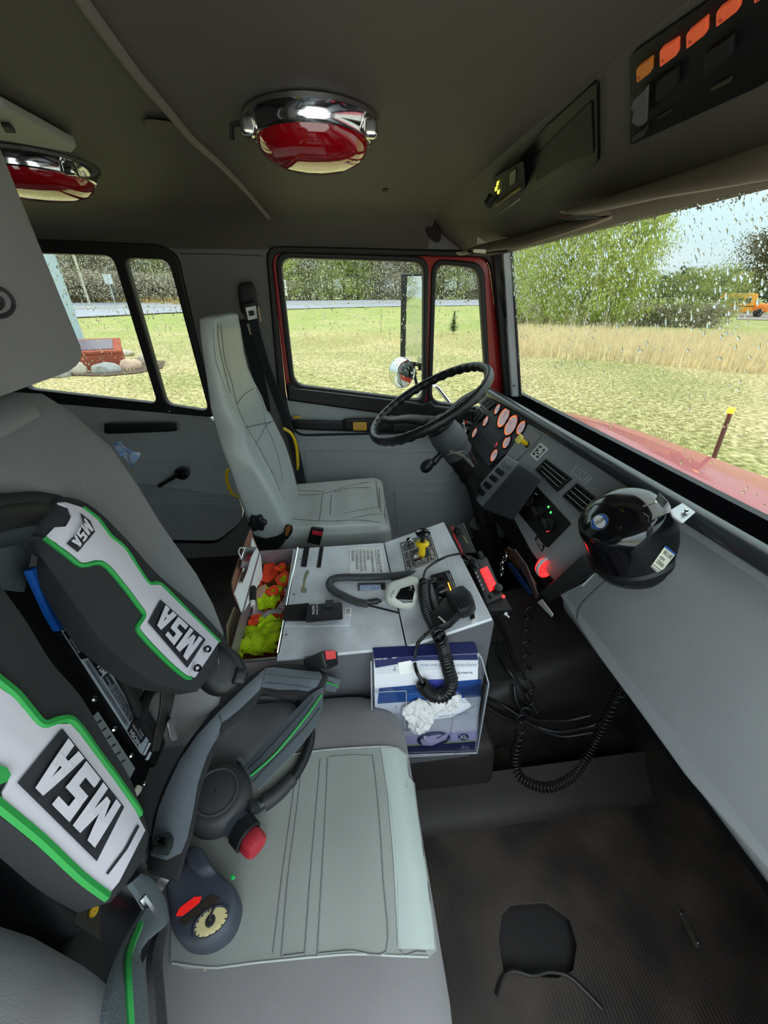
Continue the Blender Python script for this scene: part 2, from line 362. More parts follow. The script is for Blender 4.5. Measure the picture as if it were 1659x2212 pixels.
# ---- rain drops on a pane
def drops(n, poly, pl, side, rmin=.0013, rmax=.0042, dens=None, seed=1):
    rnd = random.Random(seed); q = [pl.loc(*z) for z in poly]; x0, x1 = min(a for a, _ in q), max(a for a, _ in q); y0, y1 = min(c for _, c in q), max(c for _, c in q)
    def inside(a, c):
        r = False
        for i in range(len(q)):
            (ax, ay), (bx, by) = q[i-1], q[i]
            if (ay > c) != (by > c) and a < (bx-ax)*(c-ay)/(by-ay)+ax: r = not r
        return r
    b = B(); k = 0; it = 0
    while k < n and it < n*30:
        it += 1; a = rnd.uniform(x0, x1); c = rnd.uniform(y0, y1)
        if not inside(a, c): continue
        if dens and rnd.random() > dens((a-x0)/(x1-x0), (c-y0)/(y1-y0)): continue
        k += 1; r = rmin+(rmax-rmin)*rnd.random()**3; st = 1 if rnd.random() < .7 else rnd.uniform(1.2, 2.6); m_ = 6
        vs = [pl.w(a+r*.75*_s(2*PI*j/m_), c+r*st*_c(2*PI*j/m_), side*.0003) for j in range(m_)]+[pl.w(a+r*.45*_s(2*PI*j/m_), c+r*st*.6*_c(2*PI*j/m_)-.15*r, side*(.0003+r*.45)) for j in range(m_)]+[pl.w(a, c-.1*r, side*(.0003+r*.6))]
        fs = [(j, (j+1) % m_, m_+(j+1) % m_, m_+j) for j in range(m_)]+[(m_+j, m_+(j+1) % m_, 2*m_) for j in range(m_)]+[tuple(range(m_))[::-1]]
        b.add(vs, fs)
    return b
water = mat('rain_water', (255,255,255), .0, trans=1.0, ior=1.33, spec=.5)
# ---- door 1 (driver's door)
d1 = thing('door_1', None, None, (.2,YD,0), kind='structure')
W1 = [(605,556),(916,566),(914,866),(636,832)]; W2 = [(944,570),(1036,580),(1056,884),(934,868)]
pd = LW.off(-.045)
def ring_outline(w, g): 
    q = [LW.loc(*z) for z in w]; cx = sum(a for a, _ in q)/4; cy = sum(c for _, c in q)/4
    return [(a+(g if a > cx else -g), c+(g if c > cy else -g)) for a, c in q]
fr = [(583,541),(1058,553),(1098,866),(1100,920),(632,930),(618,860)]
b = B(); b.plate([[LW.loc(*z) for z in fr], ring_outline(W1,.012), ring_outline(W2,.012)], pd, t=.03, px=False, rnd=[.05,.05,.05], bev=.006); b.obj('painted_frame', M['red'], d1, label='red painted window frame')
for w, g in ((W1,1),(W2,1)):
    b = B(); b.plate([ring_outline(w,.02), ring_outline(w,0)], pd, t=.04, px=False, rnd=[.055,.045], bev=.006); b.obj('window_seal', M['rubber'], d1)
b = B(); b.plate([[(574,530),(1066,543),(1104,862),(1108,925),(640,940),(604,870)], [(587,545),(1054,557),(1090,862),(1096,925),(640,935),(620,866)]], LW.off(-.02), t=.03, rnd=[.05,.05], bev=.008); b.obj('door_seal', M['rubber'], d1)
b = B(); b.plate([[(620,826),(632,828),(640,836),(700,843),(912,868),(926,862),(936,872),(1056,888),(1064,880),(1104,905),(1104,925),(1000,915),(623,862)]], LW.off(-.02), t=.035, rnd=.004, bev=.008); b.obj('belt_trim', M['black'], d1)
b = B(); b.plate([[(618,855),(1104,915),(1130,1200),(700,1200),(655,1055),(632,935)]], LW.off(-.04), t=.04, rnd=.01, bev=.004); b.obj('upper_panel', M['door'], d1)
dl = LW.off(.0)
def ridge(pts, o=.002, r=.0022):
    return B().tube([LW.hit(*q, off=o) for q in pts], r, n=6)
rb = B()
for pts in [[(641,951),(760,948),(925,941)],[(643,974),(780,973),(930,966)],[(852,1041),(980,1041)],[(855,1062),(985,1062)],[(856,1070),(985,1070)],[(856,1084),(990,1084)]]:
    ridge(pts).v; rb.tube([LW.hit(*q, off=.001) for q in pts], .0022, n=6)
rb.tube([LW.hit(*q, off=.001) for q in [(664,1040),(660,978),(664,976),(932,976)]], .002, n=6)
rb.obj('pressed_ridges', M['door'], d1)
b = B(); b.plate([[(852,1060),(990,1060),(1010,1150),(858,1150)]], LW, t=.006, rnd=.01); b.obj('lower_panel', M['door'], d1)
b = B(); b.rbox([LW.hit(*q, off=o) for q in [(628,905),(630,928),(960,918),(960,940)] for o in (0,.045)], r=.3, n=4); ar = b.obj('armrest', M['black'], d1)
b = B(); b.rbox([LW.hit(*q, off=o) for q in [(740,903),(742,930),(850,901),(850,934)] for o in (0,.055)], r=.35, n=4); b.obj('grip', M['black'], ar)
M['amber'] = mat('yellow_reflector', (226,170,66), .35)
b = B(); b.rbox([LW.hit(*q, off=o) for q in [(762,912),(763,930),(792,912),(792,930)] for o in (.04,.062)], r=.2, n=3); b.obj('reflector', M['amber'], ar, label='yellow rectangular reflector')
b = B(); b.rbox([LW.hit(*q, off=o) for q in [(633,898),(633,905),(649,898),(649,905)] for o in (.0,.03)], r=.2, n=3); b.obj('reflector', M['amber'], d1, label='small yellow reflector')
# ---- windows of door 1
def window(n, polys, pl, side, nd, seeds, dens=None, rmax=.0034, frame=None):
    w = thing('window_%d' % n, None, None, pl.hit(*polys[0][0]), kind='structure')
    for i, q in enumerate(polys):
        b = B(); b.plate([q], pl, t=.004, rnd=.03); b.obj('pane', glass, w)
        d = drops(nd[i], q, pl if side < 0 else pl.off(.004), side, seed=seeds+i, dens=dens, rmax=rmax); d.obj('rain_drops', water, w, kind='stuff', smooth=60)
    return w
def grow(w, g=4): 
    cx = sum(a for a, _ in w)/len(w); cy = sum(c for _, c in w)/len(w); return [(a+(g if a > cx else -g), c+(g if c > cy else -g)) for a, c in w]
def top_dense(a, c): return .35+.65*max(0, c-.35)/.65
w1 = window(1, [grow(W1), grow(W2)], LW.off(-.03), -1, (1500, 700), 3, top_dense, rmax=.0042)
# ---- door 2 (rear door)
d2 = thing('door_2', None, None, (-.9,YD,0), kind='structure')
V1 = [(76,548),(240,553),(342,872),(96,842)]; V2 = [(273,558),(366,562),(452,886),(362,872)]
V1 = [(30,546),(246,553),(342,870),(60,838)]
b = B(); b.plate([[LW.loc(*z) for z in [(20,512),(350,528),(386,550),(462,888),(462,900),(20,862)]], [LW.loc(*z) for z in V1], [LW.loc(*z) for z in V2]], LW.off(-.02), t=.035, px=False, rnd=[.05,.03,.03], bev=.006); b.obj('window_seal', M['rubber'], d2)
b = B(); b.plate([[(20,858),(464,896),(528,1100),(520,1128),(470,1168),(372,1166),(20,1166)]], LW.off(-.03), t=.03, rnd=[.04]); b.obj('door_panel', M['door'], d2)
b = B(); b.plate([[(230,1036),(510,1072),(526,1102),(520,1126),(470,1166),(372,1164),(230,1120)]], LW, t=.008, rnd=[.02]); b.obj('lower_panel', M['door_low'], d2)
rb = B()
for pts in [[(240,960),(470,985)],[(290,1078),(510,1080)],[(330,1065),(505,1068)],[(290,1084),(515,1090)],[(270,990),(440,998)],[(440,998),(458,1060)]]: rb.tube([LW.hit(*q, off=.009 if q[1] > 1040 else .001) for q in pts], .002, n=6)
rb.obj('pressed_ridges', M['door'], d2)
b = B(); b.rbox([LW.hit(*q, off=o) for q in [(225,914),(225,938),(380,912),(383,932)] for o in (0,.05)], r=.25, n=4); b.obj('armrest', mat('dark_green_black_plastic', (18,30,26), .5), d2)
ck = B(); c0 = LW.hit(395,1020,.0); c1 = LW.hit(395,1018,.05); c2 = LW.hit(352,1045,.055)
ck.lathe(c0, (0,-1,0), [(.03,0),(.03,.02),(.012,.03),(.012,.05)], n=18); ck.tube([c1, c1.lerp(c2,.5)+V((0,-.005,0)), c2], [.012,.009,.008], n=8, sub=4)
cr_ = ck.obj('window_crank', M['black'], d2); B().lathe(c1+V((0,.005,0)), (0,-1,0), [(.001,.03),(.02,.026),(.022,.01),(.02,0)], n=18).obj('crank_hub', M['gloss'], cr_)
B().lathe(c2+V((0,.012,0)), (-.2,-1,.0), [(.001,.04),(.009,.037),(.010,.02),(.007,0)], n=12).obj('crank_knob', M['black'], cr_)
b = B().box(LW.hit(366,890,.006), (.006,.006,.006)); 
b = B().lathe(LW.hit(366,889,.012), (0,-1,0), [(.004,0),(.004,.003),(.001,.004)], n=10); b.obj('screw', M['chrome'], d2)
w2 = window(2, [grow(V1,3), grow(V2,3)], LW.off(-.03), -1, (1500, 800), 9, top_dense, rmax=.0042)
# ---- A pillar and windshield
ap = thing('trim_1', None, None, (.75,YD,0), kind='structure')
AP = PL((.70,1.72,1.0), (1,.0,0), (-.28,0,1)) 
b = B(); b.plate([[(1060,541),(1086,541),(1110,862),(1112,925),(1092,925)]], LW.off(.0), t=.03, bev=.006); b.obj('pillar_cover', M['blackm'], ap)
b = B(); b.plate([[(1080,541),(1100,541),(1120,864),(1122,935),(1104,925)]], LW.off(.02), t=.03, bev=.006); b.obj('pillar_trim', M['dash'], ap)
b = B(); b.plate([[(1099,541),(1104,541),(1125,870),(1119,868)]], LW.off(.035), t=.02, bev=.004); b.obj('pillar_seal', M['rubber'], ap)
b = B().lathe(LW.hit(1110,833,.05), (0,-1,0), [(.004,0),(.004,.002),(.0,.002)], n=10); b.obj('screw', M['rubber'], ap)
WS = PL((.86,.8,.79), (0,-1,0), (-.24,0,.56))     # windshield: u towards the passenger, v up
def ws(y, z): return WS.w(0,0) 
wsq = [(-.92,-.05),(1.05,-.05),(1.05,.64),(-.92,.64)]
w3 = thing('window_3', None, None, (.86,.8,.79), kind='structure')
b = B(); b.plate([wsq], WS, t=.005, px=False); b.obj('pane', glass, w3)
def wsd(a, c): return min(1, .12+.9*max(0, c-.55)*2.0+(1.0 if a < .06 else 0)+.5*max(0,.25-a))
b = drops(3400, [(1104,545),(1640,380),(1680,380),(1680,1120),(1400,960),(1124,860)], WS.off(-.001), -1, rmin=.0011, rmax=.0045, seed=30, dens=wsd)
b.obj('rain_drops', water, w3, kind='stuff', smooth=60)
b = B(); b.prism([(.84,0,.72),(.88,0,.72),(.885,0,.80),(.85,0,.80)], (0,-.24,0), (0,1.78,0)); b.obj('windshield_seal', M['rubber'], w3)
# ---- overhead console
OH = PL((.365,1.0,1.452), (0,-1,0), (-1,0,.65))   # slanting face of the header; v points up and back
oc = thing('trim_2', None, None, (.45,.8,1.36), kind='structure')
prof = [(.355,1.458),(.372,1.446),(.47,1.383),(.50,1.365),(.515,1.352),(.56,1.338),(.60,1.335),(.66,1.34),(.66,1.50),(.355,1.50)]
b = B(); b.prism([(x, 0, z) for x, z in prof], (0,-.24,0), (0,1.75,0)); b.obj('header_cover', M['head'], oc, smooth=60)
# ---------------------------------------------------------------- fitting thin pieces onto a surface
from mathutils.geometry import delaunay_2d_cdt
def onto(bv, x, y, off=.001, fb=None):
    d = ray(x, y).normalized(); h = bv.ray_cast(EYE, d)
    if h[0] is None:
        if fb is not None: return fb.hit(x, y)
        h = bv.find_nearest(EYE+d*bv.find_nearest(EYE)[3])
        for i in range(3):
            q = h[0]; t = (q-EYE).dot(d); h = bv.find_nearest(EYE+d*t)
        return h[0]-d*off
    n = h[1] if h[1].dot(d) < 0 else -h[1]
    return h[0]+n*off
def inpoly(q, a, c):
    r = False
    for i in range(len(q)):
        (ax, ay), (bx, by) = q[i-1], q[i]
        if (ay > c) != (by > c) and a < (bx-ax)*(c-ay)/(by-ay)+ax: r = not r
    return r
def decal(b, poly, bv, off=.0015, step=8, thick=.0):
    # a cloth or sticker cut to an outline and laid on a surface
    q = []
    for i in range(len(poly)):
        a, c = V(poly[i-1]), V(poly[i]); k = max(1, int((c-a).length/step))
        for j in range(k): q.append(a.lerp(c, j/k))
    ne = len(q); xs = [z.x for z in q]; ys = [z.y for z in q]; pl = [(z.x, z.y) for z in q]; pts = list(q)
    y = min(ys)+step*.6
    while y < max(ys):
        x = min(xs)+step*.6
        while x < max(xs):
            if inpoly(pl, x, y) and min((V((x, y))-z).length for z in q) > step*.45: pts.append(V((x, y)))
            x += step
        y += step
    vs, es, fs, *_r = delaunay_2d_cdt(pts, [(i, (i+1) % ne) for i in range(ne)], [], 1, 1e-4)
    v3 = [onto(bv, z.x, z.y, off) for z in vs]; fs = [tuple(f)[::-1] for f in fs]
    if thick:
        n = len(v3); cnt = {}
        for f in fs:
            for i in range(len(f)):
                e_ = (f[i-1], f[i]); cnt[e_] = cnt.get(e_, 0)+1
        vb = [onto(bv, z.x, z.y, off-thick) for z in vs]
        side = [(a, b_, b_+n, a+n) for (a, b_) in cnt if (b_, a) not in cnt]
        return b.add(v3+vb, fs+side)
    return b.add(v3, fs)
def quadtext(b, body, quad, bv, off=.002, fill=.8, bold=.0, pl=None, shear=0.0, line=1.0):
    # lettering fitted into bl, br, tr, tl on a surface (or a plane)
    cu = bpy.data.curves.new('t', 'FONT'); cu.body = body; cu.resolution_u = 2; cu.offset = bold; cu.shear = shear; cu.space_line = line
    ob = bpy.data.objects.new('t', cu); me = bpy.data.meshes.new_from_object(ob)
    x0, x1 = min(v.co.x for v in me.vertices), max(v.co.x for v in me.vertices); y0, y1 = min(v.co.y for v in me.vertices), max(v.co.y for v in me.vertices)
    bl, br, tr, tl = [V(z) for z in quad]; m_ = (1-fill)/2; vs = []
    for v in me.vertices:
        u = m_+fill*(v.co.x-x0)/(x1-x0); w = m_+fill*(v.co.y-y0)/max(y1-y0, 1e-6)
        q = bl*(1-u)*(1-w)+br*u*(1-w)+tr*u*w+tl*(1-u)*w
        vs.append(pl.hit(q.x, q.y, off) if pl is not None else onto(bv, q.x, q.y, off))
    fs = [tuple(p.vertices) for p in me.polygons]
    bpy.data.objects.remove(ob); bpy.data.curves.remove(cu); bpy.data.meshes.remove(me)
    return b.add(vs, fs)
def seam(bv, paths, r=.0016, off=.0004, sub=4, n=5):
    b = B()
    for p in paths:
        q = smooth_path([V((x, y, 0)) for x, y in p], sub); b.tube([onto(bv, z.x, z.y, off) for z in q], r, n=n)
    return b
def rring(nb, nf, ff, fb, r=.3, k=5, front=None):
    # rounded four-cornered ring, bilinear between its corners
    out = []
    for (cx, cy, a0) in ((-1+r, -1+r, PI), (1-r, -1+r, 1.5*PI), (1-r, 1-r, 0), (-1+r, 1-r, .5*PI)):
        for i in range(k+1):
            a = a0+PI/2*i/k; x, y = cx+r*math.cos(a), cy+r*math.sin(a); out.append((x, y))
    res = []
    for (x, y) in out:
        u, w = (x+1)/2, (y+1)/2; res.append(nb*(1-u)*(1-w)+nf*u*(1-w)+ff*u*w+fb*(1-u)*w)
    return res
# ================================================================ OVERHEAD
def oh(b, q, t, o=0.0, **k): return b.plate([q], OH.off(o), t=t, **k)
op = thing('switch_panel', 'black overhead panel with four orange lit rocker switches at the top right', 'switch panel', OH.hit(1500,180))
oh(B(), [(1369,106),(1659,-95),(1800,-180),(1800,60),(1659,170),(1366,306)], .006, rnd=.008).obj('panel', mat('satin_black', (13,13,14), .45), op)
lit = mat('orange_lit_lens', (196,88,52), .4, emit=.2, emitcol=(200,80,45)); lit2 = mat('amber_lit_lens', (160,96,38), .45, emit=.12, emitcol=(165,95,35))
for i, q in enumerate([[(1380,140),(1414,115),(1413,146),(1382,171)],[(1432,98),(1471,74),(1470,108),(1432,136)],[(1490,62),(1534,26),(1533,62),(1490,96)],[(1556,12),(1606,-22),(1604,10),(1555,48)],[(1640,-40),(1690,-72),(1688,-38),(1638,-4)]]):
    r_ = oh(B(), q, .005, .006, rnd=.003).obj('rocker_switch', lit if i else lit2, op)
    c = [sum(z[j] for z in q)/4 for j in (0,1)]
    b = B(); b.text(['ON','PUMP','SPOT','REAR','AUX'][i] if False else '=', OH.off(.0115), *OH.loc(*c), .006); b.obj('legend', mat('brown_print', (110,42,26), .6), r_)
for q in ([(1425,165),(1470,135),(1468,180),(1424,210)],[(1530,105),(1590,65),(1588,110),(1530,150)]):
    oh(B(), q, .006, .006, rnd=.003).obj('rocker_switch', M['blackm'], op)
oh(B(), [(1541,182),(1583,160),(1583,170),(1543,190)], .004, .006, rnd=.001).obj('indicator', mat('olive_plastic', (52,54,40), .5), op)
oh(B(), [(1423,247),(1457,228),(1456,234),(1423,253)], .004, .006, rnd=.001).obj('indicator', mat('dim_print', (40,40,40), .5), op)
b = B()
gp = [(1404,178),(1400,260),(1382,268),(1374,262),(1368,258),(1374,235),(1366,228),(1372,210),(1388,196)]
b.plate([gp], OH.off(.012), t=.004, rnd=.004, bev=.001); cc = b.obj('card', mat('grey_card', (88,86,88), .6), None); tag(cc, 'creased pale card tucked into the left edge of the overhead switch panel', 'card')
oh(B(), [(1376,280),(1404,262),(1404,276),(1378,292)], .010, .004, rnd=.002).obj('clip', mat('dim_grey_plastic', (52,52,56), .5), op)
sp = thing('display_screen', 'wide blank black panel on the overhead console left of the lit switches', 'screen', OH.hit(1220,270))
oh(B(), [(1128,330),(1185,265),(1240,215),(1290,168),(1298,175),(1298,340),(1290,350),(1230,366),(1140,420),(1133,400)], .007, rnd=.006).obj('bezel', mat('satin_black', (13,13,14), .45), sp)
oh(B(), [(1150,345),(1200,290),(1280,215),(1284,330),(1225,348),(1160,390)], .002, .007, rnd=.006).obj('glass', mat('dark_screen', (9,10,9), .55), sp)
ra = thing('overhead_radio', 'small black radio with yellow lit buttons at the left end of the overhead console', 'radio', OH.hit(1105,400))
b = B(); b.rbox([OH.hit(x, y, o) for (x, y) in [(1066,382),(1072,445),(1132,345),(1136,408)] for o in (0,.03)], r=.15, n=4); b.obj('body', M['blackm'], ra)
fr_ = OH.off(.031)
for q in ([(1074,392),(1078,390),(1077,399),(1073,400)],[(1070,404),(1075,402),(1074,410),(1070,412)],[(1075,411),(1079,409),(1079,417),(1075,418)]):
    B().plate([q], fr_, t=.002, rnd=.001).obj('lit_button', mat('yellow_green_led', (226,232,60), .4, emit=1.2), ra)
for i in range(3):
    for j in range(3):
        x, y = 1083+i*6, 395-i*5+j*9; B().plate([[(x,y),(x+3,y-2),(x+3,y+2),(x,y+4)]], fr_, t=.0015).obj('button', mat('dim_button', (62,64,66), .5), ra)
B().plate([[(1102,372),(1116,362),(1114,392),(1101,400)]], fr_, t=.002, rnd=.001).obj('display', mat('olive_display', (74,68,42), .4), ra)
b = B(); b.tube([fr_.hit(1071,443,.004), fr_.hit(1122,408,.004)], .003, n=6); b.obj('trim_bar', mat('dull_brass', (120,116,74), .35, metal=.6), ra)
b = B(); b.tube([fr_.hit(1077,462,-.01), fr_.hit(1122,430,-.01)], .002, n=6); b.obj('bracket', M['steel'], ra)
B().lathe(fr_.hit(1064,425,-.0), OH.n, [(.001,.022),(.010,.020),(.011,0)], n=12).obj('knob', M['blackm'], ra)
# speaker at the corner
sk = thing('speaker', 'oval black speaker grille in the upper corner above the vent window', 'speaker', P(935,497,Y=1.70))
SPK = PL(P(935,497,Y=1.68), (1,.1,-.9), (.4,.1,.5))
b = B(); b.lathe(P(935,497,Y=1.70), (.1,-1,-.25), [(.036,-.01),(.036,.006),(.03,.012),(.001,.014)], n=24); 
for i, v_ in enumerate(b.v):
    c0 = P(935,497,Y=1.70); d = v_-c0; ax = V((.62,0,-.78)); per = V((.78,0,.62)); b.v[i] = c0+V((0,d.y,0))+ax*d.dot(ax)*1.25+per*d.dot(per)*.62
b.obj('grille', mat('speaker_mesh', (34,30,27), .7, bump=.8, bs=900), sk)
# ---- visors
def visor(name, label, pts, mt, th=.012):
    t = thing(name, label, 'sun visor', pts[0][0]); n_ = len(pts); rings = []
    for (a, bq) in pts:
        ax = (bq-a); nrm = ax.cross(V((0,1,0))).normalized(); k = 14; rings.append([a.lerp(bq, .5-.5*math.cos(2*PI*j/k))+nrm*th*math.sin(2*PI*j/k)*.6 for j in range(k)])
    B().loft(rings).obj('pad', mt, t, smooth=80); return t
vm = mat('beige_visor_cloth', (156,144,128), .7, bump=.3, bs=500, bdist=.001)
def vpt(x, y, z): return P(x, y, Z=z)
v1 = visor('sun_visor', 'folded beige sun visor above the right half of the windshield', [(vpt(1206,466,1.345), vpt(1225,463,1.335)),(vpt(1260,446,1.352), vpt(1300,452,1.322)),(vpt(1400,403,1.356), vpt(1430,424,1.312)),(vpt(1530,356,1.358), vpt(1560,404,1.308)),(vpt(1680,302,1.358), vpt(1700,380,1.306)),(vpt(1900,215,1.358), vpt(1920,330,1.306))], vm)
v2 = visor('sun_visor', 'folded beige sun visor along the top of the windshield nearest the driver door', [(vpt(985,548,1.335), vpt(1000,548,1.325)),(vpt(1040,528,1.345), vpt(1060,542,1.315)),(vpt(1110,512,1.348), vpt(1120,535,1.312)),(vpt(1200,488,1.35), vpt(1215,505,1.312)),(vpt(1280,470,1.347), vpt(1290,480,1.32)),(vpt(1318,461,1.336), vpt(1322,466,1.328))], vm)
b = B(); b.tube([vpt(1206,466,1.333), vpt(1240,470,1.326), vpt(1290,466,1.322), vpt(1318,462,1.322)], .004, n=6, sub=3); b.obj('arm', M['chrome'], v1)
b = B(); b.tube([vpt(1012,543,1.318), vpt(1030,546,1.316), vpt(1098,541,1.316)], .004, n=6, sub=3); b.obj('rod', M['black'], v2)
b = B(); b.rbox([P(*q, Z=z) for q in [(1022,538),(1022,546),(1050,538),(1050,548)] for z in (1.318,1.306)], r=.4, n=3); b.obj('clip', M['white'], v2)
cd = B(); oh(cd, [(1032,512),(1052,524),(1030,527)], .002, .03); tag(cd.obj('paper_tag', M['paper']), 'small white paper tag stuck above the driver side visor', 'tag')
# ================================================================ CEILING LAMPS
redglass = mat('red_dome_glass', (150,8,20), .06, coat=1.0, spec=.8)
def dome_light(label, c, R, grp=None, loc=None):
    t = thing('dome_light', label, 'ceiling light', c); dn = V((0,0,-1))
    B().lathe(c, dn, [(R*.86,-.002),(R,0),(R*1.0,.006),(R*.95,.010),(R*.91,.02),(R*.90,.026),(R*.87,.028),(R*.855,.024),(R*.855,.0)], n=48).obj('chrome_bezel', M['chrome'], t, smooth=50)
    B().lathe(c, dn, [(R*.86,.024),(R*.85,.030),(R*.81,.040),(R*.70,.050),(R*.48,.058),(R*.2,.061),(R*.001,.062)], n=48).obj('lens', redglass, t, smooth=80)
    for a in (200, 330, 90): 
        q = c+V((math.cos(math.radians(a))*R*.97, math.sin(math.radians(a))*R*.97, -.02))
        B().rbox([q+V((x*.011, y*.011, z*.012)) for x in (-1,1) for y in (-1,1) for z in (-1,1)], r=.5, n=3).obj('clip', M['chrome'], t)
    b = B(); q = c+V((-R*1.02, -.02, -.02)); b.tube([q+V((.01,0,.01)), q+V((-.015,0,.006)), q+V((-.018,0,-.012))], .004, n=6); b.obj('lever', M['black'], t)
    return t
cl = P(674,262,Z=1.45); dome_light('round red dome light in a chrome bezel near the middle of the ceiling', cl, .108)
cl2 = P(62,352,Z=1.45); dome_light('red dome light in a chrome bezel cut by the left edge', cl2, .13)
ht = thing('ceiling_hatch', 'pale panel fixed flat on the ceiling at the top left', 'panel', P(60,260,Z=1.45))
CP = PL((0,0,1.447), (1,0,0), (0,-1,0))
B().plate([[(-120,180),(0,207),(160,296),(150,311),(0,283),(-120,275)]], CP, t=.012, rnd=.004).obj('panel', mat('pale_grey_panel', (150,150,142), .5), ht)
B().plate([[(0,262),(20,264),(32,278),(8,276)]], CP.off(.012), t=.006, rnd=.003).obj('latch', M['blackm'], ht)
# ================================================================ DASHBOARD
DP = PL((.685,.9,.82), (0,-1,0), (.39,0,1))
db = thing('dashboard', 'grey plastic dashboard running the width of the cab under the windshield', 'dashboard', (.68,.8,.4))
cut = [(1142,916),(1165,930),(1190,944),(1330,1016),(1490,1104),(1659,1212),(1930,1385),(1930,2190),(1659,1862),(1500,1682),(1390,1532),(1300,1412),(1216,1281),(1247,1254),(1215,1262),(1200,1250),(1158,1196),(1128,1140),(1112,1109),(1118,996),(1094,984)]
B().plate([cut], DP.off(-.02), t=.02, rnd=.012, bev=.005).obj('face', M['dash'], db)
# passenger side body behind and under the face, with its rolled lower edge
prof = [(.70,.80),(.672,.79),(.60,.605),(.566,.515),(.562,.49),(.572,.468),(.60,.455),(.66,.45),(.86,.46),(.86,.80)]
yl = DP.hit(1216,1281).y
b = B(); rings = []
for (y, k) in ((yl+.012,.55),(yl+.006,.85),(yl-.004,.97),(yl-.02,1.0),(.3,1.0),(-.24,1.0)):
    c_ = V((.72,0,.62)); rings.append([V((c_.x+(x-c_.x)*k, y, c_.z+(z-c_.z)*k)) for x, z in prof])
b.loft(rings).obj('lower_body', M['dash'], db, smooth=50)
b = B(); b.prism([(.70,0,.80),(.676,0,.79),(.62,0,.63),(.60,0,.56),(.68,0,.52),(.86,0,.52),(.86,0,.80)], (0,1.10,0), (0,yl,0)); b.obj('centre_body', M['blackm'], db)
b = B(); b.prism([(.70,0,.80),(.67,0,.77),(.58,0,.55),(.60,0,.48),(.86,0,.48),(.86,0,.80)], (0,1.74,0), (0,1.10,0)); b.obj('driver_body', M['blackm'], db)
b = B(); b.prism([(.664,0,.818),(.666,0,.833),(.674,0,.841),(.690,0,.842),(.704,0,.836),(.709,0,.824),(.70,0,.812),(.67,0,.808)], (0,1.735,0), (0,-.24,0)); b.obj('top_rail', mat('dark_rail', (46,50,56), .32, coat=.2), db, smooth=60)
b = B(); b.prism([(.705,0,.806),(.86,0,.80),(.86,0,.79),(.70,0,.79)], (0,1.735,0), (0,-.24,0)); b.obj('top_shelf', mat('shelf_black', (5,5,6), 1.0, spec=.0), db)
dbv = B().plate([cut], DP.off(-.02), t=.02, px=True).bvh()
# groove and lines on the passenger panel
g = B(); g.tube([DP.hit(*q, off=-.0005) for q in [(1246,1338),(1250,1318),(1262,1298),(1300,1262),(1330,1240)]], .0022, n=6, sub=5); g.obj('panel_seam', mat('seam_dark', (60,60,58), .7), db)
g = B(); g.plate([[(1257,1264),(1286,1236),(1289,1238),(1259,1267)]], DP, t=.0012); g.obj('light_gap', M['white'], db)  # white sliver paints in the bright light gap by the panel corner
sc = B()
for q in [[(1600,1332),(1610,1330),(1616,1336),(1606,1340)],[(1562,1352),(1572,1350),(1576,1356),(1566,1362)],[(1552,1362),(1560,1360),(1564,1378),(1560,1380)],[(1540,1368),(1548,1364),(1556,1380),(1548,1384)],[(1530,1384),(1540,1374),(1546,1382),(1536,1388)],[(1476,1424),(1484,1416),(1490,1422),(1482,1434)],[(1480,1430),(1488,1428),(1486,1436)],[(1434,1462),(1444,1460),(1450,1478),(1442,1480)],[(1440,1474),(1452,1476),(1456,1492),(1446,1488)],[(1446,1446),(1454,1444),(1452,1456)],[(1462,1488),(1470,1486),(1468,1492)],[(1474,1508),(1482,1514),(1488,1526),(1480,1520)],[(1486,1528),(1500,1532),(1510,1548),(1498,1544)],[(1504,1552),(1514,1548),(1518,1560),(1508,1558)],[(1565,1606),(1574,1612),(1572,1616)],[(1645,1588),(1659,1592),(1654,1597)]]:
    decal(sc, q, dbv, .0004, step=6)
sc.obj('scuff_marks', mat('paint_chips', (82,76,62), .8, col2=(52,48,44), vs_=120), db, kind='stuff')
# vents
def vent(q, nv=4, label=None, par=None):
    L = [DP.loc(*z) for z in q]; t = DP
    v = B().plate([L, [(a+(sum(x for x,_ in L)/4-a)*.14, c+(sum(y for _,y in L)/4-c)*.14) for a, c in L]], DP, t=.006, px=False, bev=.001).obj('air_vent', M['black'], par)
    B().plate([L], DP.off(-.0), t=.0008, px=False).obj('backing', mat('vent_dark', (8,8,9), .8), v)
    def bil(u, w): 
        a, b_, c, d = L; return ((a[0]*(1-u)+b_[0]*u)*(1-w)+(d[0]*(1-u)+c[0]*u)*w, (a[1]*(1-u)+b_[1]*u)*(1-w)+(d[1]*(1-u)+c[1]*u)*w)
    for i in range(1, nv):
        p, q_ = bil(.07, i/nv), bil(.93, i/nv); B().tube([DP.w(*p, .005), DP.w(*q_, .005)], .0014, n=4).obj('slat', M['dash'], v)
    for i in range(1, 6):
        p, q_ = bil(i/6, .07), bil(i/6, .93); B().tube([DP.w(*p, .003), DP.w(*q_, .003)], .0012, n=4).obj('slat', M['black'], v)
    return v
vent([(1181,992),(1237,1034),(1205,1063),(1158,1016)], 4, par=db)
vent([(1249,1044),(1300,1084),(1262,1114),(1217,1073)], 4, par=db)
b = B().rbox([DP.hit(x, y, o) for x, y in [(1160,1012),(1163,1017),(1167,1006),(1170,1011)] for o in (.004,.012)], r=.4, n=3).obj('vent_tab', M['black'], db)
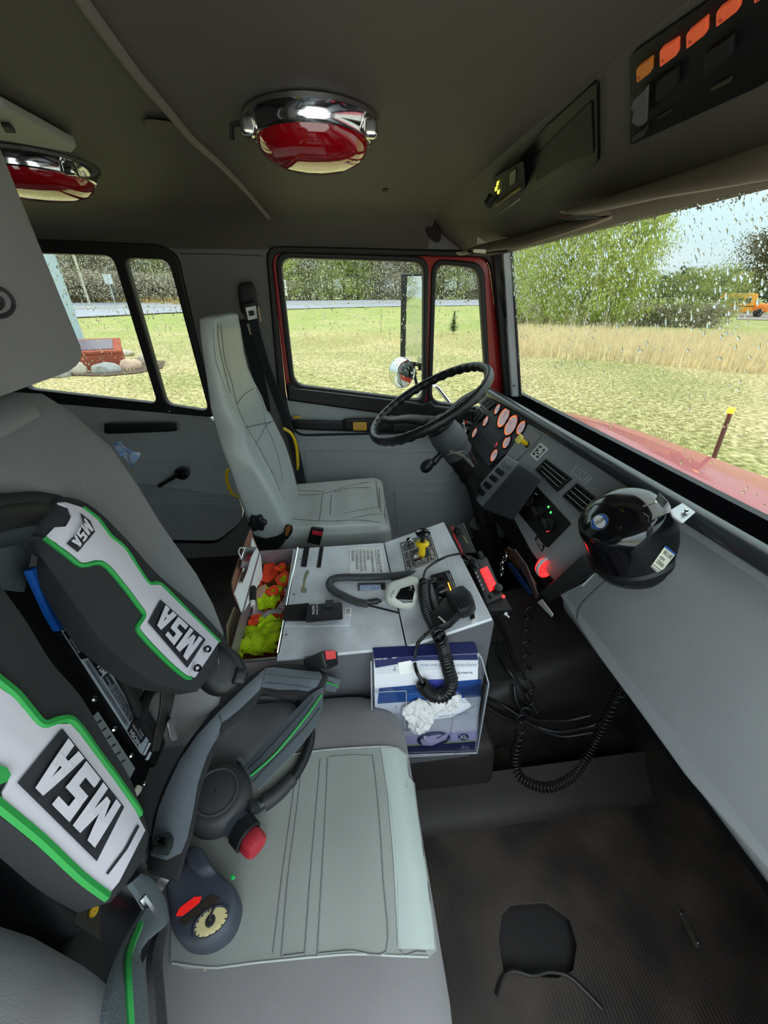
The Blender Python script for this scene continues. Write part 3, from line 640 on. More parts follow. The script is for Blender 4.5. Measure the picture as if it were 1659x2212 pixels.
# stickers: E2 and ENGINE 2
def sign(body, q, lab, bold=.02, parent=db, bgm='paper', fgm='ink', pl=DP, fill=.72, off=0.0):
    s_ = B().plate([q], pl.off(off), t=.0012, bev=.0002).obj('sign', M[bgm], parent, label=lab)
    quadtext(B(), body, [q[3], q[2], q[1], q[0]], None, off+.0016, fill, bold, pl=pl).obj('lettering', M[fgm], s_); return s_
M['decal_grey'] = mat('silver_letter_sticker', (176,186,184), .35)
sign('E-2', [(1168,956),(1186,970),(1160,996),(1144,982)], 'white sticker reading E-2')
M['glittext'] = mat('grey_sticker_text', (110,118,118), .4)
sign('ENGINE 2', [(1244,1005),(1279,1032),(1266,1046),(1233,1020)], 'silver sticker reading ENGINE 2', bgm='decal_grey', fgm='glittext', fill=.82)
sign('WARNING!\nDOOR OPEN', [(1160,1156),(1178,1180),(1171,1193),(1155,1165)], 'small black sticker reading WARNING DOOR OPEN', bgm='black', fgm='paper')
# climate panel
cp = B().plate([[(1157,1047),(1235,1131),(1184,1184),(1113,1097)]], DP, t=.005, rnd=.006).obj('climate_panel', mat('satin_black', (13,13,14), .45), db)
for i, (x, y) in enumerate([(1144,1083),(1165,1107),(1186,1134)]):
    c = DP.hit(x, y, .005); k = B().lathe(c, DP.n, [(.019,0),(.019,.006),(.016,.008),(.001,.008)], n=28).obj('knob', M['blackm'], cp)
    a = [-.9,-.2,-.3][i]; u = DP.u*math.cos(a)+DP.v*math.sin(a); w = DP.n.cross(u)
    B().rbox([c+u*s1*.019+w*s2*.006+DP.n*h for s1 in (-1,1) for s2 in (-1,1) for h in (.006,.024)], r=.35, n=3).obj('grip', M['black'], k)
for i in range(9):
    a = -.9+i*.2; p0 = DP.w(*DP.loc(1186,1134), .006)+(DP.u*math.cos(a)+DP.v*math.sin(a))*.022
    if i == 0: arc = []
    arc.append(p0)
B().tube(arc, .0013, n=5).obj('red_arc', mat('red_lit_arc', (235,50,50), .4, emit=.9), cp)
grn = mat('green_led', (60,225,90), .4, emit=1.2)
for x, y in ((1185,1095),(1190,1107)): B().lathe(DP.hit(x, y, .005), DP.n, [(.0035,0),(.0035,.0015),(.001,.0018)], n=10).obj('indicator', grn, cp)
for x, y in ((1157,1066),(1160,1068)): B().lathe(DP.hit(x, y, .005), DP.n, [(.002,0),(.002,.0012),(.001,.0014)], n=8).obj('indicator', M['white'], cp)
# instrument cluster
cl_ = B().plate([[(1084,862),(1147,911),(1098,980),(1059,1010),(1011,945),(1030,905)]], DP.off(-.004), t=.008, rnd=.008, bev=.002).obj('gauge_panel', mat('charcoal_panel', (52,53,56), .5), db)
M['dialc'] = mat('dial_face', (206,190,196), .4, emit=.12, emitcol=(220,190,190)); M['dialo'] = mat('orange_dial_ring', (236,130,60), .45, emit=.55, emitcol=(240,110,40))
for i, (x, y, R) in enumerate([(1075,884,.024),(1088,902,.044),(1104,919,.044),(1126,924,.028),(1050,910,.024),(1026,935,.024),(1095,955,.027),(1068,984,.027)]):
    c = DP.hit(x, y, .004)
    g_ = B().lathe(c, DP.n, [(R*1.12,-.001),(R*1.1,.003),(R,.0055),(R*.93,.004),(R*.9,-.001)], n=36).obj('gauge', M['blackm'], cl_)
    B().lathe(c, DP.n, [(R*.92,.0006),(R*.80,.0008),(R*.78,.0008)], n=36).obj('dial_ring', M['dialo'], g_)
    B().lathe(c, DP.n, [(R*.80,.0007),(.0001,.0009)], n=36).obj('dial_face', M['dialc'], g_)
    a = .6+i; B().tube([c+DP.n*.0018, c+DP.n*.0018+(DP.u*math.cos(a)+DP.v*math.sin(a))*R*.6], .0008, n=4).obj('needle', M['redp'], g_)
B().plate([[(1054,918),(1085,947),(1068,970),(1038,935)]], DP.off(.004), t=.002, bev=.0006).obj('display_panel', mat('charcoal_panel2', (58,60,64), .5), cl_)
b = B(); b.plate([[(1072,958),(1076,955),(1073,963),(1069,966)]], DP.off(.006), t=.001); b.obj('warning_lamp', mat('dim_red', (190,50,70), .5, emit=.4), cl_)
# rocker banks left of the gauges
for q in ([(1052,855),(1075,869),(1054,889),(1034,871)],[(1033,876),(1052,893),(1032,915),(1016,899)]):
    bk = B().plate([q], DP.off(-.003), t=.006, rnd=.002).obj('switch_bank', mat('bank_grey', (128,130,124), .5), db)
    L = [V((*z, 0)) for z in q]
    for i in range(3):
        u0, u1 = .08+i*.3, .32+i*.3
        qq = []
        for (u, w) in ((u0,.12),(u1,.12),(u1,.9),(u0,.9)):
            z = (L[0]*(1-u)+L[1]*u)*(1-w)+(L[3]*(1-u)+L[2]*u)*w; qq.append((z.x, z.y))
        B().rbox([DP.hit(*z, off=o) for z in (qq[0],qq[3],qq[1],qq[2]) for o in (.002,.012)], r=.3, n=3).obj('rocker_switch', M['blackm'], bk)
lv = B().plate([[(1046,848),(1053,854),(1036,871),(1030,866)]], DP.off(-.004), t=.006).obj('side_vent', M['black'], db)
for i in range(5):
    u = (i+.5)/5; B().tube([DP.hit(1046+7*u, 848+6*u, .003), DP.hit(1030+7*u, 866+5*u, .003)], .0009, n=4).obj('slat', M['dash'], lv)
b = B(); b.plate([[(1058,840),(1082,858),(1076,866),(1054,852)]], DP.off(-.006), t=.01, rnd=.003).obj('switch_blank', M['dash'], db)
b = B(); b.plate([[(1003,905),(1015,898),(1032,916),(1012,944),(1059,1008),(1085,986),(1094,990),(1064,1028),(1022,1000),(998,962)]], DP.off(-.016), t=.014, rnd=.006, bev=.003).obj('column_shroud', M['dash'], db)
# centre plate with the yellow knob
B().plate([[(1142,918),(1170,942),(1118,994),(1094,984)]], DP, t=.004, rnd=.003).obj('centre_plate', M['dash'], db)
c = DP.hit(1139,960,.004); kn = thing('parking_brake_knob', 'yellow parking brake pull knob beside the gauges', 'knob', c)
B().lathe(c, DP.n, [(.011,-.004),(.012,.001),(.006,.002),(.006,.0)], n=20).obj('bushing', M['rubber'], kn)
ax = (DP.n+V((-.05,.25,.25))).normalized()
B().lathe(c, ax, [(.0065,0),(.0085,.012),(.0085,.03),(.001,.031)], n=20).obj('stem', M['yellow'], kn)
c2 = c+ax*.036; u = ax.cross(V((0,0,1))).normalized(); w = ax.cross(u)
B().rbox([c2+u*s1*.017+w*s2*.015+ax*h for s1 in (-1,1) for s2 in (-1,1) for h in (-.006,.006)], r=.35, n=4).obj('grip', mat('pale_yellow_knob', (232,214,96), .4), kn)
# box hanging under the centre of the dash
BX = DP.off(.03)
bxb = thing('console_box', 'dark grey box under the gauges with a row of small switches down its edge', 'box', BX.hit(1100,1060))
f = lambda x, y, o: DP.hit(x, y, o)
B().rbox([f(*q, o) for q in [(1122,1000),(1040,1098),(1172,1034),(1108,1124)] for o in (-.02,.04)], r=.12, n=4).obj('body', mat('charcoal_box', (58,60,66), .5), bxb)
B().rbox([f(*q, o) for q in [(1093,983),(1018,1068),(1124,1000),(1042,1096)] for o in (-.02,.03)], r=.12, n=4).obj('switch_strip', M['dash'], bxb)
for i in range(5):
    u = .08+i*.17; a = V((1096,986,0)).lerp(V((1020,1070,0)), u+.02); c_ = V((1112,996,0)).lerp(V((1032,1084,0)), u+.02); a2 = V((1096,986,0)).lerp(V((1020,1070,0)), u+.12); c2_ = V((1112,996,0)).lerp(V((1032,1084,0)), u+.12)
    B().rbox([f(z.x, z.y, o) for z in (a, a2, c_, c2_) for o in (.028,.036)], r=.3, n=3).obj('switch', M['blackm'] if i else mat('grey_lens', (120,126,132), .4), bxb)
# ---- spotlight housing on the dash
c = DP.hit(1372,1182); ax = V((-.60,.02,.76)).normalized()
sl = thing('spotlight', 'large glossy black dome spotlight mounted on the dash with an oval badge', 'spotlight', c)
R = .094
B().lathe(c-ax*.03, ax, [(R*.6,0),(R*1.03,.008),(R*1.06,.02),(R*1.04,.035),(R*.985,.045),(R*.98,.05),(R*.96,.085),(R*.93,.105),(R*.91,.118),(R*.90,.125),(R*.85,.14),(R*.74,.150),(R*.5,.157),(.001,.160)], n=64).obj('housing', M['gloss'], sl, smooth=40)
b = B(); b.lathe(c-ax*.03, ax, [(R*1.055,.030),(R*1.065,.034),(R*1.055,.040),(R*.99,.046)], n=64).obj('rim', M['black'], sl)
hs = B(); hs.lathe(c-ax*.03, ax, [(R*1.06,.02),(R*1.04,.035),(R*.985,.045),(R*.98,.05),(R*.96,.085),(R*.93,.105),(R*.91,.118),(R*.90,.125),(R*.85,.14),(R*.74,.150),(R*.5,.157),(.001,.160)], n=64); hb = hs.bvh()
def ell(cx, cy, a, b_, ang, n=28): return [(cx+a*math.cos(t)*math.cos(ang)-b_*math.sin(t)*math.sin(ang), cy+a*math.cos(t)*math.sin(ang)+b_*math.sin(t)*math.cos(ang)) for t in [2*PI*k/n for k in range(n)]]
bd = decal(B(), ell(1296,1128,21,16.5,-.6), hb, .0012, 6, thick=.001).obj('badge', M['steel'], sl, label='oval silver and blue badge')
decal(B(), ell(1296,1128,19,14.5,-.6), hb, .0016, 6).obj('badge_blue', mat('badge_blue', (44,92,170), .4), bd)
decal(B(), ell(1296,1128,12,14.5,-.6), hb, .0020, 6).obj('badge_centre', mat('badge_silver', (206,206,204), .4), bd)
quadtext(B(), 'COLLINS', [(1285,1138),(1311,1123),(1308,1116),(1282,1131)], hb, .0026, .95, .01).obj('badge_lettering', M['ink'], bd)
q = [(1435,1180),(1458,1197),(1424,1240),(1405,1223)]
st = decal(B(), q, hb, .0012, 6).obj('sticker', mat('cream_sticker', (226,224,204), .6), sl, label='cream sticker with product lettering')
decal(B(), [(1436,1178),(1459,1196),(1456,1199),(1433,1181)], hb, .0016, 5).obj('sticker_band', mat('badge_blue', (44,92,170), .4), st)
quadtext(B(), 'BLUE\neye\n2000', [(1415,1212),(1433,1229),(1458,1199),(1438,1184)] if False else [(1412,1214),(1430,1231),(1455,1200),(1436,1184)], hb, .002, .86, .0).obj('lettering', M['ink'], st)
for k in (0,1): decal(B(), [(1407+k*3,1221-k*4),(1425+k*3,1236-k*4),(1424+k*3,1237-k*4),(1406+k*3,1222-k*4)], hb, .002, 5).obj('line', M['ink'], st)
# mounting arm and bracket
arm = B(); 
a0, a1 = P(1290,1230,X=.56), P(1172,1300,X=.50)
q8 = [P(1262,1196,X=.58),P(1258,1200,X=.60),P(1300,1228,X=.575),P(1296,1232,X=.60), P(1164,1283,X=.50),P(1164,1283,X=.53),P(1184,1302,X=.50),P(1184,1302,X=.53)]
arm.rbox([V(z) for z in q8], r=.2, n=3); arm.obj('arm', M['black'], sl)
arm = B(); q8 = [P(1300,1205,X=.60),P(1300,1205,X=.62),P(1284,1238,X=.60),P(1284,1238,X=.62), P(1184,1300,X=.53),P(1184,1300,X=.55),P(1262,1258,X=.56),P(1262,1258,X=.58)]
arm.rbox([V(z) for z in q8], r=.15, n=3); arm.obj('arm_web', M['blackm'], sl)
bkt = thing('steel_bracket', 'bent steel bracket with a bolt on the top rail above the spotlight', 'bracket', (.68,.7,.84))
TR = PL((0,0,.845), (0,-1,0), (1,0,0))
bb = B(); A_ = [P(1421,1070,Z=.875),P(1441,1084,Z=.875),P(1440,1092,Z=.862),P(1446,1104,Z=.846)]
lft = [P(1440,1108,Z=.846),P(1448,1098,Z=.848),P(1498,1100,Z=.843),P(1470,1132,Z=.843)]
bb.plate([[(1446,1103),(1474,1086),(1503,1106),(1472,1133)]], PL((0,0,.843), (0,-1,0), (-1,0,0)), t=.002, rnd=.003, bev=.0005, up=True)
bb.tube([P(1472,1132,Z=.845),P(1455,1118,Z=.85),P(1446,1100,Z=.862)], .003, n=6, sub=3)
bb.obj('foot_plate', M['steel'], bkt)
lip = B(); lip.rbox([P(1416,1078,Z=.872),P(1416,1078,Z=.868),P(1424,1064,Z=.885),P(1424,1064,Z=.881),P(1432,1098,Z=.868),P(1432,1098,Z=.864),P(1444,1084,Z=.88),P(1444,1084,Z=.876)], r=.2, n=2); lip.rbox([P(1432,1098,Z=.868),P(1432,1098,Z=.864),P(1444,1084,Z=.88),P(1444,1084,Z=.876),P(1440,1110,Z=.855),P(1440,1110,Z=.851),P(1450,1096,Z=.856),P(1450,1096,Z=.852)], r=.2, n=2); lip.obj('hook', M['steel'], bkt)
b = B(); b.tube([P(1390,1094,Z=.84),P(1417,1084,Z=.86)], .0018, n=6); b.tube([P(1421,1118,Z=.845),P(1447,1103,Z=.85)], .0022, n=6); b.obj('pin', M['chrome'], bkt)
B().lathe(P(1480,1108,Z=.845), (0,0,1), [(.006,0),(.006,.002),(.0035,.003),(.0035,.008),(.001,.009)], n=6).obj('bolt', M['chrome'], bkt)
# red lamp and white cup under the dash edge
rl = thing('warning_lamp', 'glowing red lamp with a white rim under the dash edge', 'lamp', P(1170,1230,X=.58))
c = P(1178,1226,X=.575); ax = V((-.25,.95,-.1)).normalized()
B().lathe(c, ax, [(.030,-.006),(.032,0),(.030,.006),(.026,.008)], n=28).obj('rim', M['white'], rl)
B().lathe(c, ax, [(.028,.004),(.027,.012),(.02,.018),(.001,.021)], n=28).obj('lens', mat('glowing_red_lens', (245,25,25), .25, emit=2.2), rl)
# ================================================================ DRIVER'S SEAT
ds = thing('driver_seat', 'grey vinyl driver seat with high back behind the steering wheel', 'seat', (-.05,1.33,0))
secs = [(1.158,-.318,-.300,1.13,1.38),(1.150,-.330,-.288,1.105,1.405),(1.10,-.335,-.288,1.098,1.418),(1.04,-.338,-.292,1.095,1.43),(.985,-.343,-.292,1.095,1.455),(.935,-.347,-.285,1.09,1.49),(.87,-.345,-.268,1.085,1.52),(.81,-.340,-.25,1.08,1.53),(.75,-.33,-.227,1.075,1.525),(.70,-.325,-.205,1.07,1.51),(.65,-.318,-.190,1.07,1.485),(.60,-.312,-.178,1.07,1.46),(.55,-.306,-.168,1.07,1.43),(.50,-.302,-.165,1.07,1.42),(.47,-.295,-.17,1.08,1.42),(.46,-.27,-.20,1.11,1.39)]
b = B(); rings = []
for (z, xb, xf, y0, y1) in secs:
    dep = .012 if z < 1.14 else .004
    r = rring(V((xb,y0,z)), V((xf,y0,z)), V((xf,y1,z)), V((xb,y1,z)), r=.34, k=6); out = []
    for q in r: out.append(q)
    # add points along the front face so that it can dip between the bolsters
    n = len(out); rr = []
    for i, q in enumerate(out):
        rr.append(q); nx = out[(i+1) % n]
        if (nx-q).length > .12*(y1-y0):
            for k in range(1, 6): rr.append(q.lerp(nx, k/6))
    res = []
    for q in rr:
        if q.x > (xb+xf)/2: q = q-V((dep*max(0, math.cos((q.y-(y0+y1)/2)/((y1-y0)/2)*PI/2))**.7, 0, 0)) if True else q
        res.append(q)
    rings.append(res)
m_ = min(len(r) for r in rings); b.loft([r[:m_] for r in rings])
ob = b.obj('backrest', M['dvinyl'], ds, smooth=70); dbk = b.bvh()
seam(dbk, [[(450,702),(453,697),(475,693),(505,688),(513,690)] if False else [(462,697),(464,747),(468,780),(475,805),(498,868),(527,920),(562,984),(597,1053),(610,1095)]], .0022).obj('piping', M['dvinyl'], ds)
seam(dbk, [[(477,703),(484,770),(500,825),(511,873),(530,918),(560,970),(590,1025),(604,1060)],[(511,873),(528,852),(548,839)],[(553,958),(565,938),(574,920),(590,910),(600,918)],[(574,920),(590,955),(604,1000),(610,1040)],[(552,838),(566,870),(574,920)],[(470,700),(472,742),(482,790),(497,850)]], .0015).obj('backrest_seams', M['stitch'], ds)
seam(dbk, [[(537,905),(538,893),(547,886),(554,888),(552,898),(541,912)]], .0012).obj('embossed_badge', M['vinyl2'], ds)
# cushion
b = B(); c8 = [V((-.24,1.07,.33)),V((-.24,1.07,.548)),V((-.24,1.50,.33)),V((-.24,1.55,.50)),V((.165,1.07,.35)),V((.155,1.07,.538)),V((.19,1.56,.35)),V((.18,1.58,.50))]
b.rbox(c8, rr=(.28,.16,.3), n=12)
for i, v_ in enumerate(b.v):
    if v_.z > .48 and v_.x > -.2:
        t = max(0, 1-((v_.y-1.32)/.24)**2); b.v[i] = v_+V((0,0,-.012*t+.004*math.sin(v_.x*60)*t))
ob = b.obj('cushion', M['dvinyl'], ds, smooth=70); dcu = b.bvh()
seam(dcu, [[(619,1120),(700,1126),(780,1124),(852,1136)],[(611,1132),(650,1130),(700,1138),(800,1132),(846,1146)] if False else [(640,1070),(700,1066),(760,1048),(830,1036)],[(620,1062),(660,1060),(700,1062)],[(697,1066),(693,1100),(690,1124)],[(716,1068),(714,1090),(713,1112)],[(722,1064),(760,1054),(840,1055)],[(740,1110),(790,1100),(845,1094)],[(760,1120),(800,1112),(845,1112)]], .0016).obj('cushion_seams', M['stitch'], ds)
B().rbox([V((x,y,z)) for x in (-.22,.12) for y in (1.10,1.52) for z in (.0,.345)], r=.1, n=4).obj('base', mat('dark_seat_base', (30,30,32), .7), ds)
# recliner knob, slot
kc = P(555,1133,Y=1.05); b = B(); ring = []
for h, s_ in ((0,.8),(.004,1.0),(.016,1.0),(.02,.85)):
    ring.append([kc+V((0,.02-h-.0,0))+V((math.cos(a),0,math.sin(a)))*.026*s_*(1+.13*math.cos(6*a)) for a in [2*PI*k/60 for k in range(60)]])
b.loft(ring); b.obj('recliner_knob', M['black'], ds, smooth=50)
YN = PL((0,1.068,.5), (1,0,0), (0,0,1))
B().plate([[(561,1165),(590,1162),(612,1150),(617,1133),(625,1131),(633,1137),(632,1148),(622,1163),(600,1170),(570,1176)]], YN, t=.006, rnd=.006).obj('side_slot', M['rubber'], ds)
B().plate([[(617,1138),(625,1134),(629,1140),(621,1158),(616,1156)]], YN.off(.006), t=.002, rnd=.002).obj('slot_lining', mat('orange_brown_foam', (150,84,40), .8), ds)
B().plate([[(540,1150),(575,1160),(612,1152),(618,1165),(600,1184),(545,1182)]], YN.off(-.01), t=.012, rnd=.01).obj('side_cover', mat('dark_seat_base', (30,30,32), .7), ds)
# yellow grab bars on the seat back
yb = B(); yb.tube([P(497,1012,Y=1.28),P(490,1020,Y=1.28),P(492,1045,Y=1.28),P(502,1066,Y=1.28),P(522,1075,Y=1.28)], .0055, n=8, sub=5); yb.obj('release_bar', M['yellow'], ds)
yb = B(); yb.tube([P(612,925,Y=1.60),P(630,938,Y=1.60),P(640,965,Y=1.60),P(643,1000,Y=1.60),P(644,1046,Y=1.60)], .0065, n=8, sub=5); yb.obj('grab_bar', M['yellow'], ds)
# ---- seat belt of the driver
def ribbon(b, pts, w, th=.0016, side=None):
    # flat webbing along 3D points; side = vectors across
    pts = [V(p) for p in pts]; n = len(pts); rings = []
    for i in range(n):
        T = (pts[min(i+1,n-1)]-pts[max(i-1,0)]).normalized(); s_ = side[i] if isinstance(side, list) else side
        s_ = (V(s_)-T*V(s_).dot(T)).normalized(); nn = T.cross(s_); ww = w[i] if isinstance(w, list) else w
        rings.append([pts[i]+s_*ww/2+nn*th, pts[i]-s_*ww/2+nn*th, pts[i]-s_*ww/2-nn*th, pts[i]+s_*ww/2-nn*th])
    return b.loft(rings)
sb = thing('seat_belt', 'black driver seat belt hanging from the pillar anchor behind the grey seat', 'seat belt', P(535,650,Y=1.72))
B().rbox([P(x, y, Y=yy) for x, y in [(512,612),(520,682),(548,608),(560,668)] for yy in (1.72,1.69)], r=.5, n=4).obj('anchor_cover', mat('belt_black', (28,28,30), .6), sb)
B().rbox([P(x, y, Y=yy) for x, y in [(522,655),(530,688),(550,650),(558,684)] for yy in (1.69,1.665)], r=.3, n=4).obj('latch_tongue', M['black'], sb)
B().plate([[(530,664),(553,660),(556,688),(536,692)],[(536,672),(548,670),(550,680),(539,683)]], PL((0,1.66,1), (1,0,0), (0,0,1)), t=.003, rnd=.003).obj('metal_tongue', M['steel'], sb)
b = B(); pp = [P(545,685,Y=1.68),P(556,730,Y=1.68),P(574,790,Y=1.69),P(596,850,Y=1.69),P(620,915,Y=1.66),P(640,985,Y=1.62),P(653,1048,Y=1.56)]
ribbon(b, smooth_path(pp, 4), .042, side=V((1,-.5,0))).obj('webbing', mat('belt_webbing', (46,50,54), .7, bump=.4, bs=900), sb)
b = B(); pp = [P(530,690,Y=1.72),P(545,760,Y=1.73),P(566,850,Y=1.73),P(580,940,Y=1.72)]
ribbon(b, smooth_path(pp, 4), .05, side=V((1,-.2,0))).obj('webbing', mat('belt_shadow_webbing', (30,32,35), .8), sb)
B().plate([[(556,664),(560,662),(566,694),(562,697)]], PL((0,1.70,1), (1,0,0), (0,0,1)), t=.001).obj('label', mat('cream_label', (196,170,140), .7), sb)
B().plate([[(533,700),(538,698),(544,722),(540,724)]], PL((0,1.70,1), (1,0,0), (0,0,1)), t=.001).obj('label', mat('cream_label2', (170,160,130), .7), sb)
def buckle(lab, c8, redq, redpl):
    t = thing('seat_belt_buckle', lab, 'buckle', (sum((V(q) for q in c8), V((0,0,0)))/8)); B().rbox(c8, rr=(.25,.25,.15), n=4).obj('housing', M['black'], t)
    B().plate([redq], redpl, t=.003, rnd=.002).obj('red_button', M['redp'], t); return t
q0 = lambda x, y, Y: P(x, y, Y=Y)
buckle('black belt buckle with red button against the driver seat cushion', [q0(663,1172,1.03),q0(672,1138,1.03),q0(663,1172,1.052),q0(674,1136,1.052),q0(691,1178,1.03),q0(699,1142,1.03),q0(691,1178,1.052),q0(700,1140,1.052)], [(675,1145),(697,1149),(695,1157),(673,1153)], PL((0,1.03,.5), (1,0,0), (0,0,1)))
# ================================================================ STEERING WHEEL AND COLUMN
sw = thing('steering_wheel', 'black two spoke steering wheel with a finger grip rim', 'steering wheel', (.32,1.33,.80))
O = V((.316,1.33,.876)); wv = V((math.cos(math.radians(30)),0,math.sin(math.radians(30)))); yv = V((0,1,0)); an = wv.cross(yv)  # an points up and back
if an.z < 0: an = -an
R = .222; n1, n2 = 180, 12; b = B(); vs = []; fs = []
for i in range(n1):
    a = 2*PI*i/n1; rad = wv*math.cos(a)+yv*math.sin(a)
    for k in range(n2):
        t = 2*PI*k/n2; w_ = .0155 if True else 0; under = max(0, -math.sin(t)); inner = max(0, -math.cos(t))
        rr_ = .0145*(1+.16*math.cos(a*36)*max(under, inner)*.9); vs.append(O+rad*(R+rr_*math.cos(t)*.95)+an*rr_*math.sin(t)*1.15)
for i in range(n1):
    for k in range(n2): j = (i+1) % n1; fs.append((i*n2+k, i*n2+(k+1) % n2, j*n2+(k+1) % n2, j*n2+k))
b.add(vs, fs); b.obj('rim', mat('black_wheel_rubber', (26,26,28), .38), sw, smooth=80)
H = O-an*.075
B().lathe(H-an*.035, an, [(.050,0),(.055,.012),(.052,.03),(.045,.037),(.001,.040)], n=28).obj('hub', M['black'], sw)
for sg in (1,-1):
    d = (-wv*.80+yv*.60) if sg > 0 else (wv*.80-yv*.60)
    p0, p1 = H+d*.02+an*.0, O+d*(R-.004)
    side = d.cross(an).normalized(); pts = smooth_path([p0, p0.lerp(p1,.45)+an*.006, p0.lerp(p1,.8)-an*.004, p1], 4); rings = []
    for i, p in enumerate(pts):
        u = i/(len(pts)-1); w_ = .036-.016*min(1, u*1.3)+(.012*max(0, u-.8)/.2); h_ = .012-.003*u
        rings.append([p+side*w_*math.cos(a)+an*h_*math.sin(a) for a in [2*PI*k/14 for k in range(14)]])
    B().loft(rings).obj('spoke', M['black'], sw, smooth=70)
pc = H+V((.02,-.055,-.012)); 
sc_ = thing('steering_column', 'black and grey steering column running down from the wheel to the floor', 'steering column', (.6,1.33,0))
cd_ = V((-.50,0,.866)); cA = H-an*.03
p = [cA, cA-V((-.62,0,.78)).normalized()*.12, V((.52,1.33,.56)), V((.60,1.33,.33)), V((.70,1.34,.02))]
B().tube(smooth_path([cA+an*.005, cA+V((.035,0,-.045)), cA+V((.075,0,-.10))], 5), [.058,.062,.055], n=24).obj('upper_shroud', mat('shroud_grey', (70,73,78), .5), sc_, smooth=70)
B().tube(smooth_path([cA+V((.06,0,-.085)), V((.47,1.33,.64)), V((.50,1.33,.58))], 4), [.05,.046,.04], n=20).obj('middle_shroud', M['black'], sc_, smooth=70)
B().tube([V((.48,1.33,.62)), V((.53,1.33,.52)), V((.59,1.33,.34))], [.032,.028,.028], n=16).obj('column_tube', M['blackm'], sc_)
B().tube([V((.58,1.33,.37)), V((.60,1.33,.30)), V((.64,1.34,.18)), V((.68,1.34,.01))], [.055,.05,.045,.06], n=18).obj('boot', M['rubber'], sc_)
q = P(985,978,Y=1.27); b = B(); b.tube([P(970,975,Y=1.27), P(1000,985,Y=1.27), P(1022,1008,Y=1.27)], .006, n=8, sub=3); b.tube([P(966,982,Y=1.25),P(1002,976,Y=1.25),P(1020,1000,Y=1.3)], .0025, n=6, sub=3); b.obj('wiring', mat('grey_wiring', (100,98,94), .6), sc_)
lvr = thing('shift_lever', 'black ball knob lever on the left of the steering column', 'lever', P(925,1005,Y=1.30))
b = B(); b.tube([P(975,970,Y=1.32), P(950,984,Y=1.30), P(935,1000,Y=1.28)], [.009,.012,.014], n=10, sub=4); b.obj('shaft', M['black'], lvr)
c = P(921,1007,Y=1.27); B().lathe(c-V((-.5,0,-.6)).normalized()*.02, (-.5,-.1,-.6), [(.001,-.012),(.016,-.004),(.021,.008),(.022,.022),(.018,.036),(.008,.044),(.001,.046)], n=20).obj('knob', M['black'], lvr, smooth=80)
ks = thing('key_ring', 'bunch of steel keys hanging from the ignition left of the gauges', 'keys', P(1000,915,X=.56))
B().lathe(P(1012,916,X=.565), (-1,0,.3), [(.012,-.01),(.012,.012),(.001,.014)], n=14).obj('ignition_lock', M['black'], ks)
for i in range(5):
    a = P(1004,914,X=.555)+V((.004*i-.01, .004*i, 0)); b_ = P(994+3*i,928+i,X=.545)
    B().rbox([z+V((s1*.002, s2*.006, 0)) for z in (a, b_) for s1 in (-1,1) for s2 in (-1,1)], r=.2, n=2).obj('key', M['chrome'], ks)
b = B(); b.tube([P(1001,914,X=.55)+V((0,math.cos(a)*.012,math.sin(a)*.012)) for a in [2*PI*k/16 for k in range(16)]], .0012, n=5, closed=True); b.obj('ring', M['chrome'], ks)
B().rbox([P(x, y, X=xx) for x, y in [(1003,910),(1004,916),(1010,909),(1011,915)] for xx in (.55,.54)], r=.4, n=3).obj('tag', mat('bright_red', (225,40,50), .4), ks)
# ================================================================ PASSENGER SEAT
ps = thing('passenger_seat', 'grey seat with vinyl panel cushion nearest the camera holding the breathing apparatus', 'seat', (-.1,.28,0))
b = B(); c8 = [V((-.38,.0,.30)),V((-.38,.0,.50)),V((-.38,.53,.30)),V((-.38,.525,.51)),V((.08,.0,.30)),V((.095,.0,.49)),V((.08,.515,.30)),V((.095,.510,.505))]
b.rbox(c8, rr=(.42,.40,.36), n=14)
for i, v_ in enumerate(b.v):
    if v_.z > .44:
        k = max(0, 1-((v_.y-.26)/.2)**2)*max(0, min(1, (.06-v_.x)/.1)); b.v[i] = v_-V((0,0,.008*k))
b.obj('cushion', M['fabric'], ps, smooth=75); pcu = b.bvh()
vin = [(590,1640),(640,1628),(720,1618),(828,1612),(858,1616),(878,1632),(888,1660),(900,1760),(918,1880),(935,2010),(940,2055),(925,2068),(860,2066),(760,2062),(660,2070),(560,2080),(470,2092),(400,2092),(370,2080),(372,1980),(400,1850),(420,1740),(470,1690)]
decal(B(), vin, pcu, .0035, 16, thick=.004).obj('vinyl_panel', M['vinyl'], ps, smooth=75)
cb = decal(B(), vin, pcu, .0035, 16).bvh()
decal(B(), [(822,1614),(858,1617),(878,1633),(888,1660),(900,1760),(918,1880),(934,2005),(938,2052),(860,2050),(850,1860),(838,1720)], cb, .0012, 14).obj('front_panel', M['vinyl2'], ps, smooth=75)
sp_ = [[(655,1628),(640,1760),(622,1900),(608,2066)],[(645,1629),(628,1760),(610,1890),(590,2060)],[(692,1640),(682,1760),(670,1900),(658,2064)],[(708,1638),(703,1760),(695,1900),(686,2058),(690,2060),(760,2054),(834,2056),(828,1900),(818,1750),(806,1640),(800,1634),(760,1632),(712,1636)],[(828,1630),(846,1760),(858,1900),(864,2052),(900,2056),(920,2058)],[(612,2066),(640,2062),(658,2060)]]
seam(cb, sp_, .0013, .0).obj('panel_seams', M['stitch'], ps)
seam(cb, [[(590,1640),(640,1628),(720,1618),(828,1612),(858,1616)],[(372,2080),(470,2090),(560,2078),(660,2068),(760,2060),(860,2064),(925,2066)]], .0016, -.0005).obj('welt', M['vinyl'], ps, kind='stuff')
b = B(); b.rbox([V((x,y,z)) for x in (-.34,.05) for y in (.06,.46) for z in (0,.31)], r=.1, n=4).obj('base', mat('dark_seat_base', (30,30,32), .7), ps)
